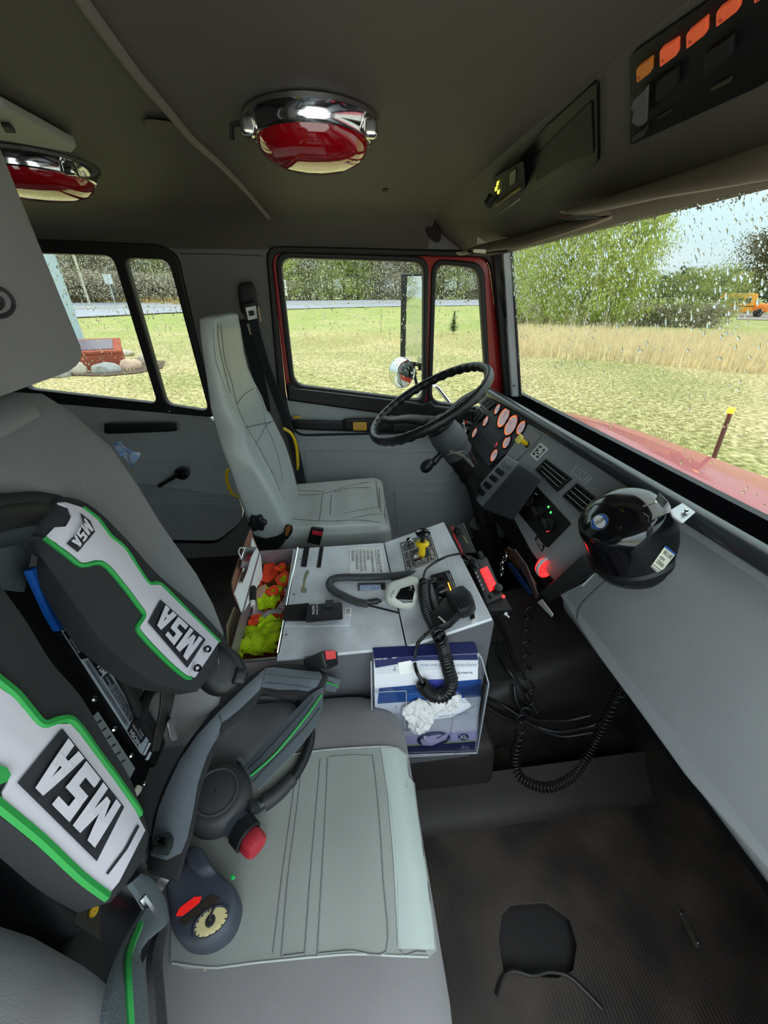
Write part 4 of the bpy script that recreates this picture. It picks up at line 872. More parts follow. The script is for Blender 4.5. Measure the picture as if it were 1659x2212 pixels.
# backrest: a shell with an open middle for the air pack
def bolster(secs, name):
    b = B(); rings = []
    for (z, xb, xf, y0, y1) in secs: rings.append(rring(V((xb,y0,z)), V((xf,y0,z)), V((xf,y1,z)), V((xb,y1,z)), r=.5, k=6))
    b.loft(rings); ob = b.obj(name, M['fabric'], ps, smooth=75); return b.bvh()
fb_ = bolster([(1.112,-.38,-.33,.30,.46),(1.105,-.40,-.312,.28,.485),(1.085,-.42,-.298,.30,.498),(1.04,-.43,-.268,.335,.500),(.99,-.44,-.254,.35,.500),(.94,-.44,-.245,.37,.500),(.90,-.44,-.236,.39,.500),(.84,-.44,-.220,.405,.500),(.78,-.43,-.210,.41,.500),(.72,-.43,-.206,.41,.500),(.66,-.42,-.215,.41,.500),(.60,-.42,-.228,.41,.500),(.54,-.42,-.25,.41,.495)], 'side_bolster')
seam(fb_, [[(150,940),(165,980),(180,1040),(195,1085),(210,1110)]], .002, -.001).obj('bolster_fold', M['fabric'], ps)
bolster([(1.00,-.40,-.26,.0,.10),(.96,-.42,-.235,-.03,.105),(.90,-.44,-.20,-.05,.112),(.84,-.44,-.182,-.06,.114),(.78,-.43,-.172,-.06,.112),(.72,-.43,-.170,-.06,.108),(.64,-.42,-.18,-.05,.10),(.54,-.42,-.22,.0,.09)], 'side_bolster')
b = B(); rings = []
for (y, k) in ((-.02,.8),(.02,1),(.1,1),(.2,1),(.30,1),(.38,1),(.43,.9)):
    c_ = V((-.36,y,1.098)); rings.append([c_+V((math.cos(a)*.066*k, 0, math.sin(a)*.020*k)) for a in [2*PI*i/22 for i in range(22)]])
b.loft(rings).obj('top_bar', M['fabric'], ps, smooth=75)
tbv = b.bvh()

B().rbox([V((x,y,z)) for x in (-.47,-.42) for y in (-.02,.48) for z in (.35,1.06)], r=.15, n=4).obj('back_shell', M['blackm'], ps)
hr = B(); c8 = []
c8 = [V((-.43,.12,1.10)),V((-.40,.14,1.36)),V((-.43,.52,1.10)),V((-.39,.50,1.36)),V((-.30,.12,1.105)),V((-.30,.14,1.35)),V((-.285,.535,1.128)),V((-.285,.510,1.36))]
hr.rbox(c8, rr=(.4,.14,.2), n=8); hr.obj('headrest', M['fabric'], ps, smooth=75); hbv = hr.bvh()
seam(hbv, [[(-20,622),(5,626),(20,638),(28,655),(24,672),(8,682),(-20,684)],[(-10,640),(2,646),(4,660),(-8,668)]], .0022, .0).obj('embroidered_logo', M['ink'], ps)
buckle('black belt buckle with red button standing on the near edge of the console', [P(655,1436,Y=.49),P(655,1424,Y=.49),P(668,1440,Y=.53),P(660,1420,Y=.53),P(708,1449,Y=.47),P(698,1404,Y=.485),P(733,1436,Y=.50),P(732,1406,Y=.52)], [(701,1405),(724,1404),(726,1421),(704,1424)], PL(P(713,1414,Y=.485), (1,.2,0), (0,.35,1)))
# ================================================================ CENTRE CONSOLE
con = thing('centre_console', 'scratched aluminium console box between the two seats', 'console', (.02,.70,0))
DK = PL((0,.7,.60), (1,0,0), (0,1,0)); FT = PL((.107,.7,.60), (.167,0,.056), (0,1,0))
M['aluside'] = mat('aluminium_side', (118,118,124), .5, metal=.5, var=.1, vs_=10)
x0, x1, xm, yn, yf = -.140, .280, .107, .524, .885
def wall(a, b_, z0, z1a, z1b, t=.003, nrm=(0,1,0)):
    n = V(nrm)*t; return B().hexa([V((a[0],a[1],z0)),V((a[0],a[1],z1a)),V((a[0],a[1],z0))+n,V((a[0],a[1],z1a))+n,V((b_[0],b_[1],z0)),V((b_[0],b_[1],z1b)),V((b_[0],b_[1],z0))+n,V((b_[0],b_[1],z1b))+n])
b = B(); b.prism([(-.235,yn,.17),(-.235,yn,.592),(xm,yn,.592),(.272,yn,.648),(.282,yn,.64),(.282,yn,.17)], (0,0,0), (0,.004,0)); b.obj('side_panel', M['aluside'], con); b = B(); b.prism([(x0,yn,0),(x0,yn,.592),(xm,yn,.592),(.272,yn,.648),(.282,yn,.64),(.282,yn,.0)], (0,.357,0), (0,.361,0)); b.obj('side_panel', M['aluside'], con)
b = B(); b.box((.281,.705,.32), (.004,.355,.636)); b.obj('front_panel', M['aluside'], con)
b = B(); b.plate([[(-.142,.520),(xm-.001,.520),(xm-.001,.888),(-.142,.888)]], PL((0,0,.592), (1,0,0), (0,1,0)), t=.008, px=False, bev=.0015); b.obj('deck_plate', M['alu'], con)
FTl = [(0.001,-.18),(.176,-.18),(.176,.188),(0.001,.188)]
b = B(); b.plate([FTl], FT.off(-.008), t=.008, px=False, bev=.002); 
b.obj('deck_plate', M['alu'], con)
b = B(); b.plate([[DK.loc(*z) for z in [(643,1186),(822,1180),(828,1248),(832,1302),(800,1306),(760,1304),(755,1352),(608,1354)]]], DK, t=.0015, px=False, bev=.0004); b.obj('lid_plate', M['alu'], con)
for x, y in ((648,1208),(636,1284),(619,1371)): B().lathe(DK.hit(x, y, .0015), (0,0,1), [(.0035,0),(.003,.0015),(.001,.002)], n=12).obj('screw', M['chrome'], con)
b = B(); b.tube([DK.hit(643,1184,.002), DK.hit(601,1412,.002)], .0032, n=8); b.obj('hinge', M['chrome'], con)
# tray
TX0, TX1 = -.232, -.143
b = B()
b.box(((TX0+TX1)/2,.70,.44), (TX1-TX0,.362,.004)); b.obj('tray_floor', M['aluside'], con)
for nm, c_, s_ in (('tray_wall',(TX0,.705,.52),(.003,.366,.16)),('tray_wall',(TX1,.705,.515),(.003,.366,.148)),('tray_wall',((TX0+TX1)/2,.887,.52),(TX1-TX0,.003,.16)),('tray_wall',((TX0+TX1)/2,.523,.52),(TX1-TX0,.003,.16))):
    B().box(c_, s_).obj(nm, mat('pinkish_aluminium', (150,138,142), .45, metal=.5), con)
B().tube([V((TX0,.522,.6)),V((TX1,.522,.6))], .003, n=6).obj('tray_rim', M['steel'], con)
rq2 = random.Random(12); scb = B()
for i in range(190):
    if i < 120: p_ = V((rq2.uniform(-.13,.10), rq2.uniform(.53,.88), .6017))
    else: t_q = rq2.uniform(.01,.165); p_ = FT.w(t_q, rq2.uniform(-.17,.18), .0006)
    d_q = V((1,0,.0)) if i < 120 else FT.u; a_q = rq2.gauss(.9,.5); L_q = rq2.uniform(.001,.0045); e_q = d_q*math.cos(a_q)*L_q+V((0,1,0))*math.sin(a_q)*L_q; w_q = V((0,0,1)).cross(e_q).normalized()*.00035
    scb.add([p_-e_q-w_q, p_+e_q-w_q, p_+e_q+w_q, p_-e_q+w_q], [(0,1,2,3)])
scb.obj('scratches', mat('bright_scratch', (244,246,250), .3), con, kind='stuff', smooth=None)
# ---- velcro, stains, plates on the deck
DT = DK.off(.0016)
for q in ([(657,1181),(669,1181),(662,1225),(650,1224)],[(691,1182),(699,1182),(693,1226),(684,1226)]):
    tag(B().plate([q], DT, t=.0018, rnd=.001).obj('velcro_strip', mat('velcro', (26,25,26), .95, bump=.8, bs=1500)), 'black velcro strip stuck to the aluminium deck ' + ('next to the open tray' if q[0][0] < 680 else 'further from the open tray'), 'strip', 'velcro strips on the deck')
b = B(); b.plate([[(666,1230),(668,1236),(661,1252),(658,1268),(664,1274),(660,1281),(651,1280),(649,1273),(654,1266),(655,1250),(659,1236)]], DT, t=.0005, rnd=.002); b.obj('glue_residue', mat('old_glue', (138,136,110), .6), con)
pt = thing('instruction_plate', 'white plate headed TO ENGAGE PUMP with six numbered steps', 'sign', DT.hit(790,1210))
B().plate([[(755,1184),(823,1182),(832,1240),(755,1241)]], DT, t=.0012, bev=.0003).obj('plate', M['paper'], pt)
quadtext(B(), 'TO ENGAGE PUMP', [(812,1186),(819,1238),(827,1238),(819,1185)], None, .0018, .95, .0, pl=DT).obj('heading', M['ink'], pt)
quadtext(B(), '1. HAVE TRANSMISSION IN NEUTRAL\n2. APPLY BRAKES\n3. MOVE PUMP LEVER TO CENTER\n4. MOVE PUMP LEVER TO BOTTOM\n5. PUT TRANSMISSION IN DRIVE\n6. RELEASE BRAKES', [(758,1186),(759,1238),(811,1238),(806,1185)], None, .0018, .95, .0, pl=DT).obj('lettering', M['ink'], pt)
B().tube([DT.hit(810,1187,.0016), DT.hit(816,1237,.0016)], .0005, n=4).obj('underline', M['ink'], pt)
nb = thing('name_plate', 'small chrome framed label beside the cream microphone', 'label', DT.hit(803,1269))
B().plate([[(773,1261),(832,1260),(835,1276),(774,1278)]], DT, t=.003, rnd=.001).obj('frame', M['chrome'], nb)
B().plate([[(777,1264),(822,1263),(823,1274),(777,1275)]], DT.off(.003), t=.0006).obj('insert', mat('pale_blue_print', (196,204,222), .5, col2=(120,134,190), vs_=160), nb)
B().plate([[(824,1263),(830,1263),(831,1273),(825,1274)]], DT.off(.003), t=.0006).obj('notch', M['rubber'], nb)
op_ = thing('remote_control', 'small black remote box strapped to the console deck', 'remote control', DT.hit(702,1320))
B().plate([[(616,1310),(668,1305),(666,1342),(611,1342)]], DT, t=.004, rnd=.002).obj('velcro_base', mat('velcro', (26,25,26), .95), op_)
g8 = [DT.hit(x, y, o) for x, y in [(660,1345),(666,1306),(741,1338),(739,1301)] for o in (.002,.02)]
B().rbox(g8, r=.12, n=4).obj('body', mat('remote_black', (34,34,38), .5), op_)
RT_ = DT.off(.0205)
for q in ([(703,1297),(720,1296),(721,1312),(704,1313)],[(700,1303),(703,1303),(703,1313),(699,1313)]): B().plate([q], RT_, t=.0012, rnd=.001).obj('button', mat('remote_button', (46,46,50), .45), op_)
quadtext(B(), 'DIGITAL', [(674,1308),(674,1328),(680,1328),(680,1308)], None, .0006, .95, .01, pl=RT_).obj('lettering', M['paper'], op_)
quadtext(B(), 'FLECTRON', [(683,1304),(683,1328),(687,1328),(687,1304)], None, .0006, .95, .0, pl=RT_).obj('lettering', M['paper'], op_)
s8 = B().plate([[(747,1313),(759,1313),(758,1329),(745,1329)]], DT, t=.0006).obj('number_label', M['paper']); tag(s8, 'small white label reading 802 beside the black remote', 'label')
quadtext(B(), '802', [(748,1314),(747,1328),(756,1328),(757,1314)], None, .0008, .8, .01, pl=DT).obj('lettering', M['ink'], s8)
# ---- pump panel on the raised deck
pp_ = thing('pump_shift_panel', 'dark control plate with chrome switches and a yellow pull knob on the console', 'control panel', FT.hit(905,1195))
pq = [(864,1174),(929,1151),(948,1208),(877,1235)]
B().plate([pq], FT, t=.0015, bev=.0004).obj('plate', mat('dark_bronze_plate', (78,76,76), .4, metal=.4), pp_)
L0 = [V((*z, 0)) for z in pq]
def pbil(u, w): z = (L0[0]*(1-u)+L0[1]*u)*(1-w)+(L0[3]*(1-u)+L0[2]*u)*w; return (z.x, z.y)
for path in ([(.04,.04),(.96,.04),(.96,.96),(.04,.96)],):
    B().tube([FT.hit(*pbil(u, w), off=.002) for u, w in path], .0006, n=4, closed=True).obj('border', M['paper'], pp_)
for a, c in (((.04,.34),(.75,.34)),((.75,.04),(.75,.96)),((.2,.34),(.2,.96)),((.45,.04),(.45,.34)),((.04,.62),(.2,.62)),((.75,.5),(.96,.5))):
    B().tube([FT.hit(*pbil(*a), off=.002), FT.hit(*pbil(*c), off=.002)], .0005, n=4).obj('line', M['paper'], pp_)
quadtext(B(), 'PUMP SHIFT', [pbil(.8,.55),pbil(.8,.95),pbil(.92,.95),pbil(.92,.55)], None, .002, .9, .0, pl=FT).obj('lettering', M['paper'], pp_)
quadtext(B(), 'PUMP\nIN GEAR', [pbil(.5,.30),pbil(.72,.30),pbil(.72,.12),pbil(.5,.12)], None, .002, .9, .0, pl=FT).obj('lettering', M['paper'], pp_)
quadtext(B(), 'ROAD  PUMP\nOK TO PUMP', [pbil(.3,.92),pbil(.7,.92),pbil(.7,.78),pbil(.3,.78)], None, .002, .9, .0, pl=FT).obj('lettering', M['paper'], pp_)
for u, w in ((.08,.08),(.92,.08),(.08,.92),(.92,.92)): B().lathe(FT.hit(*pbil(u, w), off=.0015), FT.n, [(.003,0),(.0025,.0012),(.001,.0015)], n=10).obj('screw', M['chrome'], pp_)
for x, y in ((886,1174),(914,1163)): B().lathe(FT.hit(x, y, .0015), FT.n, [(.010,0),(.010,.004),(.007,.005),(.007,.014),(.0055,.016),(.0055,.008)], n=24).obj('indicator_socket', M['chrome'], pp_)
cdl = FT.hit(906,1203,.0015)
B().plate([[(890,1190),(922,1180),(928,1200),(896,1211)]], FT.off(.0015), t=.001, rnd=.002).obj('recess', M['rubber'], pp_)
B().lathe(cdl, FT.n, [(.016,0),(.016,.004),(.011,.006),(.009,.004),(.001,.004)], n=28).obj('valve_collar', M['chrome'], pp_)
pk = FT.hit(911,1198,.004); a_ = (P(921,1172,Y=.80)-pk); a_ = V((.02,.12,1)).normalized()
B().lathe(pk, a_, [(.009,0),(.009,.026),(.017,.028),(.018,.033),(.013,.037),(.007,.037)], n=24).obj('yellow_spool', M['yellow'], pp_, label='yellow spool guard')
B().lathe(pk+a_*.035, a_, [(.006,0),(.006,.014),(.017,.020),(.019,.026),(.016,.031),(.001,.034)], n=28).obj('pull_knob', M['gloss'], pp_)
# ---- siren control head
cb_ = thing('siren_control', 'black control box with a dial and orange lit strip on the console', 'control box', FT.hit(955,1275))
sq = [(929,1243),(971,1231),(1003,1312),(950,1324)]
B().rbox([FT.hit(x, y, o) for x, y in [sq[0],sq[3],sq[1],sq[2]] for o in (0,.014)], r=.08, n=3).obj('body', M['black'], cb_)
F2 = FT.off(.0145)
B().plate([[(945,1242),(955,1239),(958,1248),(948,1251)]], F2, t=.004, rnd=.001).obj('rocker_switch', M['blackm'], cb_)
kk = B().lathe(F2.hit(958,1278), F2.n, [(.013,0),(.013,.004),(.010,.006),(.009,.014),(.001,.015)], n=24).obj('dial', M['black'], cb_)
B().tube([F2.hit(949,1280,.015), F2.hit(967,1273,.015)], .0022, n=6).obj('dial_pointer', mat('dial_grey', (120,116,112), .4), kk)
B().plate([[(967,1259),(969,1258),(981,1289),(978,1291)]], F2, t=.001).obj('orange_lamp_strip', mat('orange_lit_strip', (250,140,40), .4, emit=1.6), cb_)
B().tube([F2.hit(964,1236,.001), F2.hit(985,1285,.001)], .0005, n=4).obj('line', M['paper'], cb_)
quadtext(B(), 'SIREN CONTROL', [(967,1237),(985,1279),(989,1278),(970,1236)], None, .0008, .9, .0, pl=F2).obj('lettering', M['paper'], cb_)
for q, tx in (([(937,1252),(943,1250),(943,1247),(936,1249)],'PA'),([(975,1297),(981,1295),(980,1291),(974,1293)],'OFF'),([(948,1294),(955,1292),(954,1288),(947,1290)],'VOL'),([(968,1286),(974,1285),(973,1282),(967,1283)],'WAIL')): quadtext(B(), tx, q, None, .0008, .95, .0, pl=F2).obj('lettering', M['paper'], cb_)
# ---- cream palm microphone
m1 = thing('microphone', 'cream palm microphone with a black face lying on the console', 'microphone', DT.hit(870,1295))
out = [(826,1296),(834,1281),(848,1276),(866,1271),(886,1263),(904,1266),(911,1283),(905,1314),(892,1324),(861,1322),(833,1312)]
def slabform(outline, pl, hs, name, m, par, smooth=75, k=.02):
    # a moulded body: stacked outlines, drawn in towards the top
    L = round_poly([pl.loc(*z) for z in outline], k, 4); cx = sum(a for a,_ in L)/len(L); cy = sum(c for _,c in L)/len(L)
    b = B(); b.loft([[pl.w(cx+(a-cx)*s_, cy+(c-cy)*s_, h) for a, c in L] for h, s_ in hs]); b.obj(name, m, par, smooth=smooth); return b
mb_ = slabform(out, DT, [(.001,.80),(.004,.88),(.012,.93),(.022,.94),(.030,.90),(.034,.80),(.0355,.6)], 'body', mat('cream_plastic', (216,216,206), .45), m1); mbv = mb_.bvh()
decal(B(), [(855,1292),(866,1273),(893,1265),(896,1276),(890,1300),(872,1302)], mbv, .0022, 5, thick=.002).obj('black_face', M['gloss'], m1)
B().lathe(onto(mbv, 886,1272,.003), (0,-.2,1), [(.0042,0),(.004,.002),(.001,.0028)], n=16).obj('button', M['chrome'], m1)
quadtext(B(), 'MOTOROLA', [(847,1292),(853,1275),(849,1275),(843,1292)], mbv, .0012, .95, .0).obj('lettering', M['ink'], m1)
B().plate([[(846,1263),(884,1252),(910,1247),(912,1262),(886,1262),(850,1276)]], DT.off(.0), t=.0008).obj('paper_label', M['paper'], m1)
b = B(); 
for i in range(5):
    for j in range(3): x, y = 864+i*6, 1262-i*1.6+j*4-2; b.plate([[(x,y),(x+2.4,y-.6),(x+2.6,y+1),(x+.2,y+1.6)]], DT.off(.0008), t=.0003, bev=.0001)
b.obj('printed_dots', M['ink'], m1)
b = B(); hz = [DT.hit(x, y, .012) for x, y in [(824,1298),(812,1299),(802,1300),(793,1301)]]; b.tube(hz, [.004,.007,.0065,.006], n=10, sub=3)
b.obj('strain_relief', M['rubber'], m1)
pth = [DT.hit(x, y, .010) for x, y in [(795,1305),(770,1300),(745,1289),(724,1278),(713,1267),(713,1256),(724,1249),(745,1247),(780,1247),(820,1246),(860,1243),(905,1238)]]
coil(pth, .0068, .0024, 118, n=6, seg=8).obj('coiled_cord', mat('grey_rubber_cord', (62,62,64), .5), m1)
B().rbox([DT.hit(x, y, o) for x, y in [(904,1230),(906,1248),(918,1226),(921,1244)] for o in (.002,.016)], r=.2, n=3).obj('clear_plug', mat('clear_plastic_plug', (210,216,220), .15, trans=.7), m1)
b = B(); b.tube([DT.hit(797,1308,.004), DT.hit(830,1316,.003), DT.hit(862,1324,.003)], .0022, n=6, sub=3); b.obj('lead', M['rubber'], m1)
# ---- black microphone on its clip with the hanging cord
m2 = thing('microphone', 'black hand microphone with a pale label on the front corner of the console', 'microphone', FT.hit(985,1325))
F3 = FT.off(.010)
oA = [(932,1344),(948,1326),(962,1306),(972,1301),(988,1322),(1000,1334),(975,1358),(952,1369),(940,1366)]
slabform(oA, F3, [(.0,.9),(.004,1.0),(.014,1.0),(.020,.93),(.022,.7)], 'handle', M['black'], m2, 50, .004)
oB = [(968,1302),(997,1285),(1006,1284),(1024,1300),(1030,1318),(1022,1331),(999,1340),(985,1331)]
hb_ = slabform(oB, F3, [(.0,.88),(.004,1.0),(.022,1.0),(.028,.95),(.031,.7)], 'head', mat('mic_black', (28,28,30), .45), m2, 50, .006)
for i in range(3): seam(hb_.bvh(), [[(980+i*8,1300-i*3),(994+i*9,1320-i*2),(1000+i*8,1332-i*4)]], .0012, .0).obj('groove', M['rubber'], m2)
q = [(946,1333),(949,1331),(963,1343),(960,1346)]
B().plate([q], F3.off(.0225), t=.0006).obj('label', mat('silver_label', (216,206,196), .4), m2)
quadtext(B(), 'KENWOOD', [q[3],q[2],q[1],q[0]][::1] and [(947,1334.5),(960,1345.5),(962.5,1343),(949.5,1332)], None, .0232, .85, .0, pl=F3).obj('lettering', M['ink'], m2)
B().plate([[(1015,1332),(1026,1328),(1028,1340),(1018,1344)]], FT, t=.006, rnd=.003).obj('clip', M['chrome'], m2)
cw = [FT.hit(917,1256,.02), FT.hit(917,1285,.015), FT.hit(923,1318,.014), FT.hit(938,1350,.012), P(950,1378,Z=.635), P(960,1410,Y=.498), P(968,1445,Y=.482), P(975,1472,Y=.472), P(966,1496,Y=.462), P(945,1504,Y=.462), P(924,1494,Y=.465), P(911,1476,Y=.47)]
M['cord'] = mat('black_cord', (24,24,26), .35)
coil(cw, .0105, .0034, 58, n=8, seg=12).obj('coiled_cord', M['cord'], m2)
b = B(); b.tube([P(913,1474,Y=.462), P(900,1450,Y=.475), P(896,1425,Y=.50), P(902,1392,Z=.64), P(916,1374,Z=.64), P(938,1358,Z=.65)], .0036, n=8, sub=6); b.obj('lead', M['cord'], m2)
b = B(); b.tube([FT.hit(917,1254,.02), FT.hit(930,1257,.02), FT.hit(942,1254,.018)], .0045, n=8, sub=3); b.obj('cord_plug', M['rubber'], m2)
# thin cable arching from the radio
ar_ = B(); ar_.tube([FT.hit(914,1246,.008), FT.hit(922,1228,.02), FT.hit(945,1212,.03), FT.hit(972,1200,.035), P(1000,1197,Z=.66), P(1015,1208,Z=.645)], .0028, n=8, sub=6); tag(ar_.obj('cable', M['cord']), 'thin black cable arching from the console deck to the two way radio', 'cable')
# ---- brake controller box beyond the console
bc = thing('brake_controller', 'flat black box with a red line and knob beyond the front of the console', 'control box', P(995,1165,Z=.62))
BP = PL(P(998,1165,Z=.62), (1,0,.1), (0,1,.1))
B().rbox([BP.hit(x, y, o) for x, y in [(968,1138),(990,1197),(1001,1131),(1028,1194)] for o in (-.03,0)], r=.08, n=3).obj('body', M['black'], bc)
B().plate([[(975,1137),(979,1137),(984,1160),(995,1180),(1001,1196),(998,1196),(990,1178),(980,1160)]], BP, t=.0006).obj('red_line', M['redp'], bc)
B().lathe(BP.hit(987,1149), BP.n, [(.010,0),(.010,.006),(.008,.009),(.007,.018),(.001,.019)], n=20).obj('knob', M['black'], bc)
for i in range(5): B().plate([[(999+i*2,1158+i*3.4),(1003+i*2,1157+i*3.4),(1003.6+i*2,1159+i*3.4),(999.6+i*2,1160+i*3.4)]], BP, t=.0005).obj('gold_mark', mat('gold_print', (150,140,100), .4, metal=.5), bc)
B().tube([BP.hit(1001,1131,.001), BP.hit(1028,1194,.001)], .0012, n=5).obj('edge', M['steel'], bc)
# ---- two way radio with the red display
rd = thing('two_way_radio', 'black two way radio with a glowing red screen hanging beyond the console', 'radio', P(1055,1260,Z=.58))
RP = PL(P(1052,1255,Z=.60), (.35,-.9,-.1), (-.35,-.12,-.9)); 
RP = PL(P(1052,1255,Z=.60), (1,0,-.05), (0,1,.35))
B().rbox([RP.hit(x, y, o) for x, y in [(1013,1212),(1050,1306),(1052,1203),(1090,1290)] for o in (-.035,.004)], r=.16, n=4).obj('body', M['black'], rd)
B().rbox([RP.hit(x, y, o) for x, y in [(1046,1300),(1056,1322),(1090,1286),(1108,1318)] for o in (-.045,-.006)], r=.2, n=3).obj('mount', M['blackm'], rd)
B().plate([[(1036,1231),(1052,1223),(1075,1268),(1058,1279)]], RP.off(.0045), t=.001).obj('red_screen', mat('red_lit_screen', (252,20,24), .3, emit=1.5), rd)
b = B(); [b.text('CH 12', RP.off(.0056), *RP.loc(1053,1246+i*7), .0045, ang=-.9) for i in (0,)]; b.obj('screen_text', mat('dark_red_text', (150,8,10), .4), rd)
for i in range(5): 
    x, y = 1028+i*3.8, 1238+i*8.6; B().rbox([RP.hit(*z, off=o) for z in [(x-2.6,y-3),(x-1,y+3.5),(x+1.6,y-4.5),(x+3.4,y+2)] for o in (.003,.007)], r=.3, n=3).obj('button', mat('grey_lit_key', (122,116,124), .45), rd)
B().lathe(RP.hit(1074,1274,.003), RP.n, [(.011,0),(.010,.012),(.001,.013)], n=20).obj('knob', M['black'], rd)
B().lathe(RP.hit(1087,1289,.002), RP.n, [(.0045,0),(.004,.003),(.001,.004)], n=14).obj('red_button', mat('red_lit_button', (235,52,52), .4, emit=.6), rd)
B().lathe(RP.hit(1060,1289,.002), RP.n, [(.006,0),(.0055,.006),(.001,.007)], n=14).obj('socket', M['black'], rd)
b = B(); b.tube([RP.hit(1012,1205,.0), RP.hit(1024,1215,.006), RP.hit(1034,1228,.0)], [.008,.01,.008], n=10, sub=3); b.tube([RP.hit(1036,1196,-.01), RP.hit(1042,1206,.002)], .008, n=10); b.obj('connectors', M['black'], rd)
b = B(); b.tube([P(990,1208,Z=.6), P(1015,1215,Z=.58)], .004, n=6); b.tube([P(995,1232,Z=.6), P(1024,1235,Z=.58)], .004, n=6); b.tube([P(996,1216,Z=.62), P(1012,1220,Z=.60)], .003, n=6); b.obj('bracket', M['steel'], rd)
b = B(); c0 = RP.hit(1090,1324,-.02); b.lathe(c0, (.4,-.5,-.3), [(.007,0),(.007,.006),(.003,.007),(.003,.014)], n=12); b.obj('thumb_screw', M['steel'], rd)
# ================================================================ TRAY CONTENTS
C6 = lambda x, y: (480+x/6.914, 1120+y/6.914)
def fold_h(x, y): return .545+.012*noise.noise(V((x*34, y*22, .3)))+.010*noise.noise(V((x*70+3, y*60, 2.0)))+.004*noise.noise(V((x*170, y*150, 5)))
vb = B(); nx_, ny_ = 26, 80; vb.add([V((TX0+.004+(TX1-TX0-.008)*i/nx_, .528+(.355)*j/ny_, fold_h(TX0+(TX1-TX0)*i/nx_, .528+.355*j/ny_))) for j in range(ny_+1) for i in range(nx_+1)], [(j*(nx_+1)+i, j*(nx_+1)+i+1, (j+1)*(nx_+1)+i+1, (j+1)*(nx_+1)+i) for j in range(ny_) for i in range(nx_)])
vest = thing('safety_vest', 'crumpled lime and orange safety vest stuffed in the console tray', 'safety vest', (-.19,.7,.45))
M['lime'] = mat('lime_mesh_cloth', (204,236,20), .75, var=.12, vs_=60, bump=.7, bs=900, bdist=.001); M['orange'] = mat('orange_red_cloth', (250,74,34), .7, var=.08, vs_=50, bump=.3, bs=500)
M['whitec'] = mat('white_reflective_cloth', (232,212,220), .5, var=.05, vs_=40)
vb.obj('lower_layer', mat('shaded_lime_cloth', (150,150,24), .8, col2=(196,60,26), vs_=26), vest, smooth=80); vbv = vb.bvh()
def clothp(nm, q, m, off, seed): 
    q = [C6(*z) for z in q]; bb_ = B(); decal(bb_, q, vbv, off, 3.2, thick=.002)
    for i, v_ in enumerate(bb_.v): bb_.v[i] = v_+V((0,0,.007*noise.noise(V((v_.x*90+seed, v_.y*70, seed)))+.005*noise.noise(V((v_.x*200, v_.y*160+seed, 1)))))
    bb_.obj(nm, m, vest, smooth=80)
clothp('white_panel', [(290,1590),(330,1340),(480,1240),(570,1250),(610,1450),(560,1520),(440,1530),(370,1600)], M['whitec'], .008, 1)
clothp('white_panel', [(820,1350),(950,1180),(970,1240),(930,1390),(830,1370)], M['whitec'], .008, 2)
clothp('white_panel', [(920,1150),(935,950),(985,930),(975,1100),(960,1190)], M['whitec'], .008, 3)
clothp('orange_panel', [(350,1590),(440,1510),(570,1490),(700,1420),(900,1430),(880,1580),(740,1520),(550,1540),(550,1660),(480,1710)], M['orange'], .012, 4)
clothp('orange_panel', [(790,1180),(850,1000),(940,940),(1000,900),(940,1160),(830,1300)], M['orange'], .010, 5)
clothp('orange_panel', [(500,1010),(540,940),(700,880),(760,850),(720,780),(640,680),(570,640),(575,595),(650,590),(750,690),(795,820),(775,900),(640,970)], M['orange'], .016, 6)
clothp('lime_panel', [(195,1750),(230,1625),(370,1585),(480,1710),(560,1650),(540,1535),(700,1505),(850,1570),(865,1700),(830,1960),(700,2040),(560,2060),(250,2065),(180,1960)], M['lime'], .018, 7)
clothp('lime_panel', [(565,1220),(640,1070),(700,1130),(850,1000),(890,1050),(800,1200),(835,1340),(700,1400),(620,1410)], M['lime'], .016, 8)
clothp('lime_panel', [(590,900),(620,820),(700,740),(770,800),(760,880),(700,890)], M['lime'], .008, 9)
for c_, rx, ry in ((C6(865,730),.012,.010),(C6(905,900),.014,.022),(C6(740,1080),.012,.012)):
    o_ = P(*c_, Z=.572); ring_ = [o_+V((rx*math.cos(a), ry*math.sin(a), .004*math.sin(2*a))) for a in [2*PI*k/24 for k in range(24)]]
    B().tube(ring_, .0048, n=8, closed=True).obj('orange_binding', M['orange'], vest, smooth=80)
    B().add([o_-V((0,0,.004))]+[z-V((0,0,.002)) for z in ring_], [(0, 1+k, 1+(k+1) % 24) for k in range(24)]).obj('lime_panel', M['lime'], vest)
b = B(); pg = [P(*C6(x, y), Z=.575) for x, y in [(620,1470),(680,1410),(780,1385),(890,1400)]]
ribbon(b, smooth_path(pg, 4), .010, side=V((.3,1,0))).obj('grey_tape', mat('grey_reflective_tape', (150,146,150), .4), vest)
cbp = PL((-.205,.72,.60), (0,1,0), (.25,0,-1)); 
cbd = thing('clipboard', 'brown clipboard with a chrome clip and white papers standing in the console tray', 'clipboard', (-.21,.72,.5))
cbp = PL(P(*C6(330,900), Y=.76), (0,1,0), (-.35,0,1)); sgn = 1 if cbp.n.x > 0 else -1
if cbp.n.x < 0: cbp = PL(P(*C6(330,900), Y=.76), (0,-1,0), (-.35,0,1))
B().plate([[C6(*z) for z in [(410,158),(440,270),(560,560),(560,900),(400,1280),(290,1440),(150,1130),(125,960),(170,800),(330,360)]]], cbp, t=.004, rnd=.006).obj('board', mat('brown_hardboard', (146,96,76), .6, var=.1, vs_=40), cbd)
B().plate([[C6(*z) for z in [(430,290),(490,430),(560,560),(588,900),(500,1040),(395,1250),(285,1430),(200,1190),(165,1115),(280,790),(400,500)]]], cbp.off(.005), t=.004, rnd=.002).obj('papers', M['paper'], cbd)
